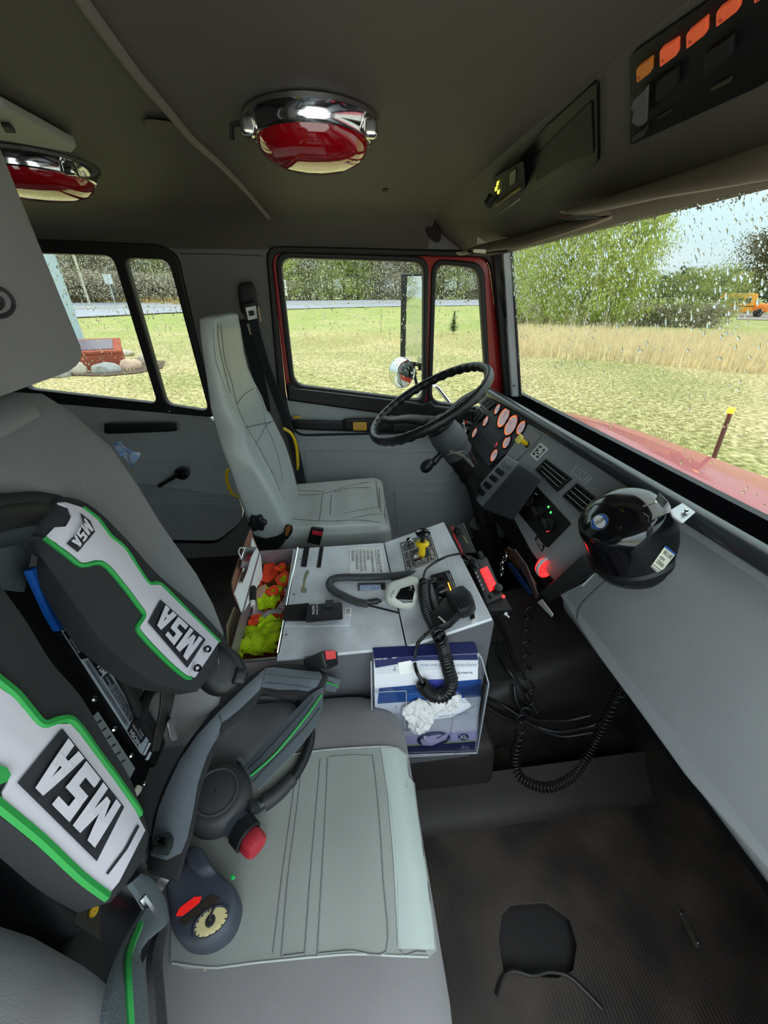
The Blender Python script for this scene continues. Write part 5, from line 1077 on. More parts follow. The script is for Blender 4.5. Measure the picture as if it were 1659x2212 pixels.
B().plate([[C6(*z) for z in [(325,430),(490,430),(400,600),(350,790),(270,980),(245,960),(290,760),(250,730),(265,600)]]], cbp.off(.010), t=.006, rnd=.003, bev=.002).obj('clip', M['chrome'], cbd)
b = B(); b.tube([cbp.hit(*C6(x, y), off=.014) for x, y in [(330,440),(270,440),(245,500),(270,560),(300,590),(400,600)]], .0015, n=6, sub=3); b.obj('clip_wire', M['white'], cbd)
mk = thing('marker_pen', 'black capped marker pen with white barrel between papers and vest', 'pen', P(*C6(465,1100), Z=.585))
a, c_ = P(*C6(465,1010), Z=.60), P(*C6(455,1230), Z=.585); B().tube([a, a.lerp(c_, .1), c_], [.004,.0068,.0068], n=14).obj('cap', M['blackm'], mk); B().tube([c_, c_+(c_-a)*.35], .0055, n=12).obj('barrel', M['white'], mk)
en = B(); en.plate([[C6(*z) for z in [(200,1310),(290,1440),(200,1700),(160,1940),(110,1950),(90,1600)]]], PL(P(*C6(160,1600), Y=.66), (0,-1,0), (-.1,0,1)), t=.005, rnd=.004); tag(en.obj('envelope', mat('manila_paper', (222,206,170), .8, var=.1, vs_=30)), 'creased manila envelope at the seat side of the console tray', 'envelope')
tgq = B(); tgq.plate([[C6(*z) for z in [(510,1080),(560,1020),(660,980),(640,1090),(580,1190),(510,1200)]]], PL((0,0,.585), (1,0,0), (0,1,.15)), t=.001); tag(tgq.obj('price_tag', mat('tan_paper', (188,146,118), .7)), 'tan paper tag lying on the vest beside the marker pen', 'tag')
# ================================================================ GLOVE BOX
GP = PL((.14,.44,.36), (1,0,0), (0,.05,.2)); G4 = lambda x, y: (780+x/5.53, 1380+y/5.53)
gb = thing('glove_box', 'blue and white carton of XL exam gloves hanging on the side of the console', 'box', (.14,.48,.36))
def gh(x, y, o=0): return GP.hit(*G4(x, y), off=o)
fc = [(150,232),(1390,175),(1450,500),(1400,1330),(180,1375)]
c8 = [gh(180,1375), gh(152,232), V((gh(180,1375).x,.519,gh(180,1375).z)), V((gh(152,232).x,.521,gh(152,232).z+.004)), gh(1380,1340), gh(1400,175), V((gh(1380,1340).x,.519,gh(1380,1340).z)), V((gh(1400,175).x,.521,gh(1400,175).z+.004))]
B().hexa([c8[0],c8[1],c8[2],c8[3],c8[4],c8[5],c8[6],c8[7]]).obj('carton', mat('carton_white', (222,220,228), .5), gb)
navy = mat('carton_navy', (28,34,84), .4); up_ = V((0,0,.0012)); B().hexa([c8[1], c8[1]+up_, c8[3], c8[3]+up_, c8[5], c8[5]+up_, c8[7], c8[7]+up_]).obj('carton_top', navy, gb); blue = mat('carton_blue', (26,74,140), .35, col2=(18,52,112), vs_=16); lav = mat('carton_lavender', (190,180,222), .5); pale = mat('carton_pale', (206,208,214), .5); grl = mat('carton_green', (150,180,60), .5)
def gp_(nm, q, m, o=.0004): return B().plate([[G4(*z) for z in q]], GP.off(o), t=.0006, bev=.0001).obj(nm, m, gb)
gp_('print', [(155,232),(1385,180),(1400,250),(700,255),(170,345)], navy)
gp_('print', [(175,350),(620,285),(620,268),(1390,256),(1405,330),(180,420)], pale)
gp_('print', [(215,590),(1440,480),(1430,690),(195,772)], blue)
gp_('print', [(192,775),(1430,690),(1420,780),(1390,950),(400,1020),(190,880)], pale)
gp_('print', [(520,1160),(1380,1105),(1372,1215),(500,1275)], lav)
gp_('print', [(500,1275),(1372,1212),(1371,1222),(500,1286)], grl, .0008)
gp_('print', [(500,1286),(1371,1222),(1365,1345),(480,1376)], navy)
B().plate([[ (780+z[0]/5.53, 1380+z[1]/5.53) for z in ell(865,1195,202,86,-.12)]], GP.off(.0008), t=.0006).obj('print', navy, gb)
hand = [(730,1268),(720,1225),(790,1170),(870,1150),(950,1135),(962,1150),(880,1190),(920,1190),(1030,1125),(1050,1135),(1010,1200),(900,1250),(840,1275)]
gp_('hand_print', hand, mat('hand_print', (206,196,230), .5), .0014)
B().plate([[ (780+z[0]/5.53, 1380+z[1]/5.53) for z in ell(768,1178,24,18,0)]], GP.off(.0014), t=.0004).obj('print', M['paper'], gb); gp_('print', [(712,1205),(795,1200),(800,1222),(712,1228)], M['paper'], .0014)
B().plate([[ (780+z[0]/5.53, 1380+z[1]/5.53) for z in ell(1222,1172,68,42,0)]], GP.off(.0008), t=.0006).obj('print', navy, gb)
def gtx(body, q, m=M['ink'], fill=.95, o=.0012, bold=.0): quadtext(B(), body, [G4(*z) for z in q], None, o, fill, bold, pl=GP).obj('lettering', m, gb)
gtx('XL', [(1172,1198),(1276,1194),(1272,1146),(1170,1150)], M['paper'], .95, .0018, .02)
gtx('GUARD', [(400,1112),(590,1100),(590,1068),(400,1080)], bold=.02)
gtx('KC', [(1205,1312),(1290,1308),(1290,1280),(1205,1284)], mat('faded_lilac_print', (176,172,214), .5), .95, .0014, .02)
gtx('Professional', [(1185,1328),(1300,1322),(1300,1314),(1185,1320)], mat('faded_lilac_print', (176,172,214), .5), .95, .0014)
txb = mat('blue_grey_print', (84,100,150), .6)
gtx('Sterling* Nitrile Powder-Free Exam Gloves', [(1400,290),(695,290),(690,335),(1398,330)], txb)
gtx('Kimberly-Clark', [(1335,385),(1010,400),(1012,432),(1338,418)])
gtx('Kimberly-Clark', [(1290,868),(912,915),(915,945),(1293,900)])
gtx('Sterling* Nitrile\nPowder-Free Exam', [(1408,712),(1150,730),(1152,775),(1400,758)], txb)
gtx('REF 50705', [(310,226),(165,236),(165,252),(310,244)], M['paper']); gtx('200', [(425,216),(370,222),(370,238),(425,232)], M['paper'])
gtx('T', [(418,322),(380,326),(380,380),(420,375)]); gtx('T', [(435,790),(400,794),(402,832),(438,828)])
B().plate([[G4(*z) for z in [(440,282),(600,255),(622,400),(462,430)]]], GP.off(.001), t=.001).obj('paper_flap', M['paper'], gb)
B().tube([gh(1415,772,.001), gh(1095,950,.001), gh(1045,1370,.001)], .0005, n=4).obj('cut_line', M['ink'], gb)
B().plate([[G4(*z) for z in [(740,488),(1030,482),(1000,570),(940,610),(860,610),(790,570)]]], GP.off(.0008), t=.0006, rnd=.01).obj('opening', mat('inner_blue', (60,66,150), .4), gb)
def crumple(q, hgt, seed, nm='glove', m=None, lab=None):
    pl_ = GP.off(.004); bb_ = B(); dd = B().plate([[ (780-200+0, 0),(0,0),(1,1) ]], GP, t=.001) if False else None
    src = B(); src.add([GP.hit(*G4(x, y)) for x, y in ((-400,-400),(2400,-400),(2400,2400),(-400,2400))], [(0,1,2,3)]); bv = src.bvh()
    qq = [G4(*z) for z in q]; decal(bb_, qq, bv, .003, 2.6, thick=.0025); cx = sum(z[0] for z in qq)/len(qq); cy = sum(z[1] for z in qq)/len(qq); c3 = GP.hit(cx, cy); Rm = max((GP.hit(*z)-c3).length for z in qq)
    for i, v_ in enumerate(bb_.v):
        k = max(0, 1-((v_-c3).length/Rm)**2); w_ = noise.noise(V((v_.x*60+seed, v_.z*60, seed)))*.6+abs(noise.noise(V((v_.x*150+seed, v_.z*110, seed*2))))*.8
        bb_.v[i] = v_+GP.n*(hgt*k**.6*(.55+.8*w_))+V((.003*noise.noise(V((v_.z*160, seed, 0))), 0, 0))
    return bb_
gl_ = thing('exam_glove', 'white crumpled exam glove pulled out of the glove carton', 'glove', gh(680,900))
wg = mat('white_glove_rubber', (206,203,203), .45, var=.03, vs_=50)
crumple([(490,790),(560,740),(700,690),(800,740),(870,820),(860,900),(820,990),(740,1060),(640,1085),(600,1100),(560,1050),(540,920),(480,840)], .022, 3.3).obj('glove', wg, gl_, smooth=60)
tag(crumple([(1000,760),(1060,660),(1150,640),(1195,660),(1160,740),(1110,830),(1050,845),(1000,800)], .014, 7.7).obj('exam_glove', wg, smooth=60), 'smaller white glove tip poking from the carton below the coiled cord', 'glove')
tag(crumple([(800,740),(900,720),(1000,740),(1010,800),(960,860),(880,880),(850,820)], .010, 5.1).obj('exam_glove', wg, smooth=60), 'flattened white glove lying behind the loop of coiled cord', 'glove')
# clear holder
hd = thing('clear_holder', 'clear plastic holder around the glove carton', 'holder', (.14,.46,.35))
clr = glass_mat('clear_acrylic', (.93,.94,.96), .6); HP = GP.off(.008)
B().plate([[G4(*z) for z in [(120,600),(1525,530),(1385,1362),(130,1410)]], [G4(*z) for z in [(545,660),(1180,640),(1330,800),(1100,930),(560,1000)]]], HP, t=.003, rnd=[0,.01]).obj('front_sheet', clr, hd)
edg = mat('acrylic_edge', (196,200,206), .15, trans=.4)
b = B(); b.tube([HP.hit(*G4(x, y)) for x, y in [(120,270),(125,620),(140,1400),(570,1405),(1385,1362),(1525,540),(1440,230),(1395,170)]], .0016, n=6); b.tube([HP.hit(*G4(x, y)) for x, y in [(150,640),(480,625),(540,655),(520,1000),(510,1180)]], .0010, n=6, sub=3); b.obj('edges', edg, hd)
B().hexa([HP.hit(*G4(1385,1362)), HP.hit(*G4(1440,230)), HP.hit(*G4(1387,1362)), HP.hit(*G4(1443,230)), HP.hit(*G4(1385,1362))+V((0,.07,0)), V((HP.hit(*G4(1440,230)).x,.521,HP.hit(*G4(1440,230)).z)), HP.hit(*G4(1387,1362))+V((0,.07,0)), V((HP.hit(*G4(1440,230)).x+.002,.521,HP.hit(*G4(1440,230)).z))]).obj('side_sheet', clr, hd)
# ================================================================ BREATHING APPARATUS ON THE PASSENGER SEAT
def strapform(U, L, dep, th, bulge=.006, mode='X', k=6, sub=3):
    # padded strap between two edges; dep = depth coordinate per station
    pu = smooth_path([P(*u, **{mode: d}) for u, d in zip(U, dep)], sub); pl = smooth_path([P(*u, **{mode: d}) for u, d in zip(L, dep)], sub); n = len(pu); rings = []
    for i in range(n):
        T = ((pu[min(i+1,n-1)]+pl[min(i+1,n-1)])-(pu[max(i-1,0)]+pl[max(i-1,0)])).normalized(); s_ = (pl[i]-pu[i]); nn = s_.cross(T).normalized(); c = (pu[i]+pl[i])/2
        if nn.dot(EYE-c) < 0: nn = -nn
        r = [pu[i]+s_*(j/k)+nn*bulge*math.sin(PI*(j/k)) for j in range(k+1)]+[pu[i]+s_*(1-j/k)-nn*(th-bulge*.3*math.sin(PI*j/k)) for j in range(k+1)]
        rings.append(r)
    return B().loft(rings)
air = thing('breathing_apparatus', 'air pack on the passenger seat with white and green edged shoulder straps', 'air pack', (-.30,.27,.5))
bs = M['strap']; nub = mat('grey_harness_web', (84,92,98), .75, bump=.5, bs=700, bdist=.001)
# back plate and its frame
b = B(); b.rbox([V((x, y, z)) for x in (-.42,-.345) for y in (.14,.42) for z in (.50,.97)], r=.2, n=4); b.obj('back_plate', mat('pack_black', (14,14,17), .45), air)
b = B(); b.lathe(V((-.325,.20,.42)), (0,0,1), [(.001,0),(.05,.01),(.058,.03),(.058,.44),(.05,.48),(.02,.51),(.001,.51)], n=24); b.obj('cylinder', mat('pack_dark', (12,14,18), .3), air)
AB = PL(P(220,1480,X=-.30), (0,1,0), (.0,0,1)); AB = PL(P(220,1480,X=-.285), (-.05,1,0), (.10,0,1))
if AB.n.dot(EYE-AB.o) < 0: AB = PL(P(220,1480,X=-.285), (.05,-1,0), (.10,0,1))
b = B(); b.plate([[(118,1370),(175,1335),(345,1600),(318,1660),(230,1560)]], AB.off(-.012), t=.011, rnd=.004); b.obj('label_frame', mat('pack_black', (14,14,17), .45), air)
lq = [(131,1362),(171,1342),(321,1594),(304,1629)]
lb = B().plate([lq], AB, t=.002, bev=.0004).obj('warning_label', mat('label_silver', (170,180,190), .4), air, label='long silver and black label reading NIOSH')
Lq = [V((*z, 0)) for z in lq]
def lbil(u, w): z = (Lq[0]*(1-u)+Lq[3]*u)*(1-w)+(Lq[1]*(1-u)+Lq[2]*u)*w; return (z.x, z.y)    # u along, w across
lbk = mat('label_black', (16,18,26), .4); lgy = mat('label_grey', (120,130,144), .5)
B().plate([[lbil(.015,.06),lbil(.015,.94),lbil(.42,.94),(lbil(.42,.45)),lbil(.26,.42),lbil(.24,.06)]], AB.off(.002), t=.0004, bev=.0001).obj('black_field', lbk, lb)
B().plate([[lbil(.43,.50),lbil(.43,.93),lbil(.80,.93),lbil(.80,.50)]], AB.off(.002), t=.0003, bev=.0001).obj('dark_field', mat('label_dark', (44,50,62), .5), lb)
B().plate([[lbil(.27,.16),lbil(.27,.40),lbil(.80,.40),lbil(.80,.16)]], AB.off(.002), t=.0003, bev=.0001).obj('grey_field', lgy, lb)
B().plate([[lbil(.82,.06),lbil(.80,.94),lbil(.975,.92),lbil(.96,.10)]], AB.off(.002), t=.0004, bev=.0001).obj('black_field', lbk, lb)
def lt(body, u0, u1, w0, w1, m, bold=0): quadtext(B(), body, [lbil(u1,w1),lbil(u0,w1),lbil(u0,w0),lbil(u1,w0)], None, .0026, .96, bold, pl=AB).obj('lettering', m, lb)
M['lab_w'] = mat('label_white', (214,220,230), .4)
lt('NIOSH', .84,.965,.12,.40, M['lab_w'], .02); lt('CERTIFIED EQUIPMENT\nAPPROVAL', .83,.955,.5,.85, M['lab_w'])
lt('MSA', .335,.425,.55,.9, M['lab_w'], .03); lt('CBRN AGENT APPROVED\nSEE INSTRUCTIONS', .03,.30,.52,.88, M['lab_w']); lt('SELF CONTAINED\nBREATHING APPARATUS', .03,.20,.12,.40, M['lab_w'])
lt('DO NOT REMOVE THIS LABEL\nUSE ONLY WITH APPROVED PARTS\nINSPECT BEFORE EACH USE', .44,.79,.53,.9, M['lab_w']); lt('MAINTAIN PER THE OPERATION MANUAL\nREAD ALL WARNINGS', .28,.79,.18,.38, lbk)
lb2 = B().plate([[(200,1546),(208,1537),(289,1660),(274,1689)]], AB.off(-.006), t=.002, bev=.0004).obj('number_label', mat('label_grey2', (128,132,134), .45), air, label='grey label with bars and numbers')
for i in range(6): 
    u = .12+i*.13; p0 = (202+78*u, 1546+132*u); B().tube([AB.hit(*p0, off=-.003), AB.hit(p0[0]+8, p0[1]-6, off=-.003)], .0008, n=4).obj('bar', M['ink'], lb2)
quadtext(B(), '04-1173', [(262,1668),(216,1592),(221,1586),(268,1660)], None, -.0035, .9, 0, pl=AB).obj('lettering', M['ink'], lb2)
for x, y in ((203,1510),(246,1575),(283,1632),(312,1694)): B().lathe(AB.hit(x, y, -.004), AB.n, [(.004,0),(.003,.002),(.001,.003)], n=10).obj('screw', M['chrome'], air)
for q in ([(319,1604),(322,1606),(309,1632),(306,1631)],[(321,1624),(324,1627),(316,1643),(312,1642)]): B().plate([q], AB.off(-.002), t=.003).obj('pin', M['lab_w'], air)
B().plate([[(288,1708),(294,1696),(302,1700),(298,1712),(290,1722)]], AB.off(-.002), t=.004, rnd=.001).obj('tab', mat('cream_tab', (210,204,186), .5), air)
b = B()
for i in range(6): b.tube([P(350+i*5,1480+i*3,X=-.25), P(348+i*4,1530,X=-.25), P(338+i*3,1575,X=-.26), P(330+i*2,1620,X=-.27)], .0024, n=6, sub=3)
b.obj('elastic_bundle', mat('elastic_grey', (40,38,37), .7), air)
b = B(); b.rbox([P(x, y, X=xx) for x, y in [(358,1560),(368,1604),(372,1545),(386,1598)] for xx in (-.255,-.235)], r=.5, n=4); b.obj('valve', mat('silver_valve', (150,146,148), .35, metal=.6), air)
for pts_, r_ in (([(215,1365),(245,1420),(275,1480),(300,1540),(330,1590)],.006),([(180,1290),(220,1370),(262,1450),(300,1500)],.005),([(300,1560),(320,1500),(350,1480)],.007)):
    b = B(); b.tube([P(x, y, X=-.27) for x, y in pts_], r_, n=8, sub=4); b.obj('pressure_hose', M['rubber'], air)
# blue tag
BT = PL(P(110,1290,X=-.265), (.1,-1,0), (.05,0,1))
tgb = B().plate([[(66,1232),(84,1222),(134,1258),(161,1322),(152,1345),(130,1364),(108,1325)]], BT, t=.006, rnd=.002, bev=.001).obj('blue_tag', mat('blue_cloth_tag', (14,84,172), .5), air, label='blue tag with black pen marks')
quadtext(B(), 'A5 LJ', [(118,1298),(76,1238),(92,1232),(132,1288)], None, .0065, .9, .02, pl=BT).obj('pen_marks', M['ink'], tgb)
# far shoulder strap
U1 = [(60,1092),(105,1079),(154,1075),(208,1101),(277,1169),(332,1232),(384,1278),(434,1321),(492,1385)]
L1 = [(30,1160),(62,1178),(92,1208),(125,1254),(175,1324),(225,1390),(285,1442),(340,1478),(425,1494)]
D1 = [-.285,-.268,-.254,-.244,-.228,-.217,-.208,-.202,-.196]
b = strapform(U1, L1, D1, .022, .008); so = b.obj('shoulder_strap', bs, air, smooth=60); s1 = b.bvh()
wh1 = [(98,1163),(118,1141),(140,1139),(152,1118),(146,1098),(124,1090),(140,1088),(175,1099),(207,1125),(234,1160),(266,1187),(302,1243),(320,1264),(343,1265),(404,1324),(470,1388),(418,1463),(398,1460),(358,1427),(305,1373),(295,1354),(308,1331),(298,1311),(257,1256),(220,1214),(176,1220),(148,1201)]
decal(B(), wh1, s1, .002, 9, thick=.002).obj('reflective_panel', M['refl'], so, smooth=70)
p1v = decal(B(), wh1, s1, .002, 9).bvh()
def gtube(path, bv, r=.0024): return seam(bv, [path], r, .001, sub=3, n=6)
for q in ([(98,1163),(148,1202),(176,1222),(218,1217),(257,1257),(298,1311),(309,1330),(295,1354),(305,1374),(358,1429),(398,1462),(410,1464)],[(176,1098),(210,1124),(236,1159),(268,1186),(304,1242),(322,1262),(345,1263),(405,1322),(472,1386)]):
    gtube(q, s1).obj('green_piping', M['green'], so, label='green piping')
def blockmsa(b, quad, bv, off, fill=.86):
    # block capitals M S A built stroke by stroke, heavy and slightly italic
    w = .17; st = []
    st += [[(0,0),(.09,0),(.09,1),(0,1)], [(.02,1),(.115,1),(.205,.12),(.135,.12)], [(.32,1),(.225,1),(.135,.12),(.205,.12)], [(.25,0),(.34,0),(.34,1),(.25,1)]]
    x = .39; st += [[(x,0),(x+.27,0),(x+.27,.2),(x,.2)],[(x+.16,.2),(x+.27,.2),(x+.27,.42),(x+.16,.42)],[(x,.40),(x+.27,.40),(x+.27,.60),(x,.60)],[(x,.6),(x+.11,.6),(x+.11,.8),(x,.8)],[(x,.8),(x+.27,.8),(x+.27,1),(x,1)]]
    x = .70; st += [[(x,0),(x+.11,0),(x+.17,1),(x+.09,1)],[(x+.19,0),(x+.30,0),(x+.21,1),(x+.13,1)],[(x+.04,.25),(x+.26,.25),(x+.24,.42),(x+.06,.42)],[(x+.08,.82),(x+.22,.82),(x+.21,1),(x+.09,1)]]
    bl, br, tr, tl = [V(z) for z in quad]; m_ = (1-fill)/2
    for q in st:
        n = len(q); pts = []
        for i in range(n):
            a, c = V(q[i]), V(q[(i+1) % n])
            for k in range(4): pts.append(a.lerp(c, k/4))
        cx = V((sum(z.x for z in pts)/len(pts), sum(z.y for z in pts)/len(pts))); vs = []
        for z in [cx]+pts:
            u = m_+fill*(z.x+.03*z.y); w_ = m_+fill*z.y; g = bl*(1-u)*(1-w_)+br*u*(1-w_)+tr*u*w_+tl*(1-u)*w_; vs.append(onto(bv, g.x, g.y, off))
        b.add(vs, [(0, i+1, (i+1) % len(pts)+1) for i in range(len(pts))])
    return b
def msa(boxq, textq, bv, par, fb=None):
    bx = decal(B(), boxq, bv, .0015, 7).obj('logo_patch', M['ink'], par, smooth=70, label='dark patch with white MSA letters'); blockmsa(B(), textq, bv, .0042).obj('logo_letters', M['refl'], bx, smooth=None); return bx
msa([(344,1296),(442,1382),(402,1443),(317,1345)], [(440,1384),(345,1300),(319,1344),(401,1440)], p1v, so)
msa([(170,1109),(192,1126),(203,1150),(166,1194),(142,1175),(172,1146),(178,1130)], [(177,1117),(146,1175),(164,1190),(200,1146)], p1v, so)
# hose bundle leaving over the top
for pts_, r_, m_ in (([(-60,1130),(0,1118),(60,1112),(120,1118)],.016,M['rubber']),([(-60,1165),(0,1150),(60,1142),(110,1150)],.013,mat('blue_grey_hose', (50,56,64), .4)),([(-40,1100),(20,1096),(80,1090),(130,1096)],.012,bs)):
    b = B(); b.tube([P(x, y, X=-.275) for x, y in pts_], r_, n=12, sub=5); b.obj('air_hose', m_, air, smooth=70)
b = B(); b.tube([P(x, y, X=-.262) for x, y in [(118,1108),(140,1120),(144,1134),(132,1146),(112,1156),(86,1182)]], .012, n=10, sub=4); b.obj('hose_cuff', bs, air, smooth=70)
ribb = B(); ribbon(ribb, smooth_path([P(x, y, X=-.285) for x, y in [(-40,1205),(20,1210),(60,1218)]], 3), .05, side=V((0,.1,1))); ribb.obj('web_loop', nub, air)
# module at the strap end
mo = slabform([(432,1400),(455,1387),(478,1386),(512,1408),(532,1440),(536,1462),(512,1490),(482,1506),(455,1503),(426,1482),(422,1450)], PL(P(480,1445,X=-.185), (.55,-.75,0), (.45,.3,.8)), [(-.03,.85),(-.02,1.0),(.008,1.0),(.018,.92),(.023,.75),(.024,.5)], 'alert_module', M['gloss'], air) if False else None
MP = PL(P(480,1445,X=-.19), (.89,.46,0), (-.34,.65,.69))
if MP.n.dot(EYE-MP.o) < 0: MP = PL(MP.o, -MP.u, MP.v)
mo = slabform([(434,1400),(455,1387),(478,1386),(512,1408),(532,1440),(536,1462),(512,1490),(482,1506),(455,1503),(428,1484),(422,1450)], MP, [(-.03,.85),(-.02,1.0),(.006,1.0),(.016,.93),(.021,.78),(.022,.5)], 'alert_module', M['black'], air); mov = mo.bvh()
M['lensg'] = mat('grey_button', (118,116,116), .35)
decal(B(), ell(460,1430,13,15,.3), mov, .002, 6, thick=.002).obj('round_button', M['lensg'], air)
for x, y in ((448,1402),(426,1443)): B().lathe(P(x, y, X=-.185), (.6,-.6,.6), [(.0045,-.003),(.0045,.002),(.003,.003),(.002,.001)], n=14).obj('rivet', M['gloss'], air)
b = B(); b.rbox([MP.hit(x, y, o) for x, y in [(512,1440),(500,1478),(536,1450),(528,1478)] for o in (0,.03)], r=.3, n=3); b.obj('module_clip', M['black'], air)
# near shoulder strap
U2 = [(-190,1130),(-60,1200),(0,1266),(57,1343),(111,1431),(175,1505),(232,1602),(277,1674),(304,1742),(322,1806)]
L2 = [(-420,1400),(-300,1500),(-220,1590),(-140,1660),(-80,1705),(0,1764),(84,1832),(150,1890),(204,1928),(240,1948)]
D2 = [-.27,-.255,-.24,-.225,-.212,-.200,-.19,-.182,-.176,-.172]
b = strapform(U2, L2, D2, .022, .006); so2 = b.obj('shoulder_strap', bs, air, smooth=60); s2 = b.bvh()
wh2 = [(-80,1400),(-30,1462),(0,1492),(30,1512),(58,1545),(88,1576),(118,1567),(145,1566),(166,1588),(200,1634),(232,1676),(262,1718),(286,1752),(297,1775),(308,1796),(252,1905),(230,1931),(169,1886),(84,1806),(0,1737),(0,1712),(14,1690),(4,1664),(-40,1640),(-90,1600),(-130,1500)]
decal(B(), wh2, s2, .002, 12, thick=.002).obj('reflective_panel', M['refl'], so2, smooth=70); p2v = decal(B(), wh2, s2, .002, 12).bvh()
for q in ([(-60,1425),(0,1475),(32,1502),(60,1536),(88,1566),(118,1558),(145,1556),(170,1580),(204,1628),(236,1670),(264,1710),(289,1745),(298,1762)],[(-60,1690),(0,1743),(84,1812),(169,1892),(228,1936)]):
    pass
decal(B(), [(-30,1652),(4,1660),(14,1676),(8,1690),(-30,1706)], s2, .0045, 8).obj('green_corner', M['green'], so2)
for q in ([(-60,1425),(0,1475),(32,1502),(60,1536),(88,1566),(118,1558),(145,1556),(170,1580),(204,1628),(236,1670),(264,1710),(289,1745),(298,1762)],[(-60,1690),(0,1743),(84,1812),(169,1892),(228,1936)]):
    gtube(q, s2, .003).obj('green_piping', M['green'], so2, label='green piping')
msa([(130,1575),(264,1745),(205,1861),(34,1692)], [(262,1748),(132,1580),(38,1692),(205,1856)], p2v, so2)
decal(B(), [(294,1782),(298,1786),(272,1835),(230,1890),(226,1886),(266,1834)], p2v, .0012, 6).obj('slit', M['ink'], so2)
# buckle side and lower webbing
b = strapform([(285,1905),(304,1935),(328,1975),(348,2010)], [(305,1885),(330,1900),(356,1940),(366,1985)], [-.17,-.165,-.16,-.155], .004, .002); b.obj('web_end', nub, air)
b = B(); b.tube([P(308,1938,X=-.155), P(326,1965,X=-.15), P(337,1992,X=-.15)], .0026, n=8, sub=3); b.obj('strap_adjuster', M['steel'], air)
b = strapform([(318,1960),(262,2060),(240,2150),(226,2330)], [(358,2000),(306,2050),(314,2120),(320,2330)], [-.15,-.14,-.13,-.12], .004, .002); wb = b.obj('webbing_strap', nub, air, smooth=60); wv_ = b.bvh()
seam(wv_, [[(300,2000),(276,2066),(274,2130),(278,2212),(278,2260)]], .0022, .0006).obj('green_stripe', M['green'], wb, label='green stripe')
b = strapform([(352,1990),(330,2060),(334,2140),(346,2330)], [(364,2000),(352,2070),(356,2140),(372,2330)], [-.16,-.15,-.14,-.13], .004, .001); b.obj('webbing_strap', bs, air)
b = B(); b.rbox([P(x, y, X=xx) for x, y in [(158,1994),(217,2034),(172,1952),(219,1946)] for xx in (-.262,-.25)], r=.1, n=3); vb_ = b.obj('valve_plate', mat('dark_metal_plate', (46,46,42), .4, metal=.5), air)
B().lathe(P(200,1968,X=-.249), (1,-.3,.5), [(.0042,0),(.0042,.002),(.003,.003),(.0005,.003)], n=20).obj('yellow_cap', mat('dull_yellow', (196,152,20), .4), vb_)
b = B(); b.rbox([V((x, y, z)) for x in (-.34,-.28) for y in (.10,.20) for z in (.56,.66)], r=.3, n=4); b.obj('regulator_block', M['blackm'], air)
# waist belt pad
O3 = [(318,1880),(324,1830),(330,1772),(352,1702),(385,1638),(425,1578),(470,1526),(528,1470),(575,1440),(620,1434),(680,1440),(708,1456)]
I3 = [(380,1900),(395,1845),(412,1790),(426,1712),(447,1646),(476,1578),(506,1552),(552,1512),(566,1490),(602,1499),(654,1502),(694,1486)]
Z3 = [.60,.60,.60,.605,.61,.61,.61,.605,.60,.60,.60,.60]
b = strapform(O3, I3, Z3, .012, .006, mode='Z'); wp = b.obj('waist_pad', bs, air, smooth=60); wpv = b.bvh()
gp3 = [(330,1850),(334,1800),(345,1750),(362,1705),(392,1642),(430,1588),(474,1540),(530,1486),(574,1446),(590,1444),(640,1450),(690,1454),(696,1462),(684,1484),(666,1494),(640,1490),(600,1490),(563,1484),(552,1500),(520,1530),(496,1550),(478,1562),(470,1590),(446,1636),(428,1690),(416,1760),(405,1810),(392,1842),(360,1858)]
decal(B(), gp3, wpv, .003, 8, thick=.004).obj('pad_face', mat('grey_nylon', (112,118,126), .6, var=.08, vs_=18, bump=.3, bs=600), wp, smooth=70, label='grey padded face')
pfv = decal(B(), gp3, wpv, .003, 8).bvh()
seam(pfv, [[(574,1448),(566,1484)],[(474,1542),(478,1560)],[(578,1456),(640,1464),(690,1468)],[(572,1474),(630,1480),(672,1486)]], .0015, -.0006).obj('pad_seams', M['webbing'], wp)
Lw = [(666,1504),(634,1538),(598,1578),(560,1618),(526,1655)]; Rw = [(700,1484),(690,1550),(652,1606),(604,1658),(556,1706)]
b = strapform(Lw, Rw, [.605,.60,.59,.58,.565], .003, .003, mode='Z'); ws_ = b.obj('webbing_strap', nub, air, smooth=60)
seam(b.bvh(), [[(694,1502),(668,1540),(630,1588),(590,1634),(542,1676)]], .0022, .0006).obj('green_stripe', M['green'], ws_, label='green stripe')
seam(b.bvh(), [[(678,1506),(650,1540),(612,1582),(574,1624),(536,1662)],[(690,1530),(660,1570),(618,1614),(580,1652),(546,1690)]], .0008, .0003).obj('rib', M['strap'], ws_)
b = B(); b.plate([[(704,1458),(737,1467),(731,1482),(724,1494),(702,1490)]], PL(P(715,1475,Y=.50), (1,0,0), (0,.4,1)), t=.003, rnd=.001); wt = b.obj('webbing_tail', nub, air)
B().tube([P(704,1474,Y=.495), P(718,1478,Y=.495), P(731,1484,Y=.495)], .0018, n=5).obj('green_stripe', M['green'], wt)
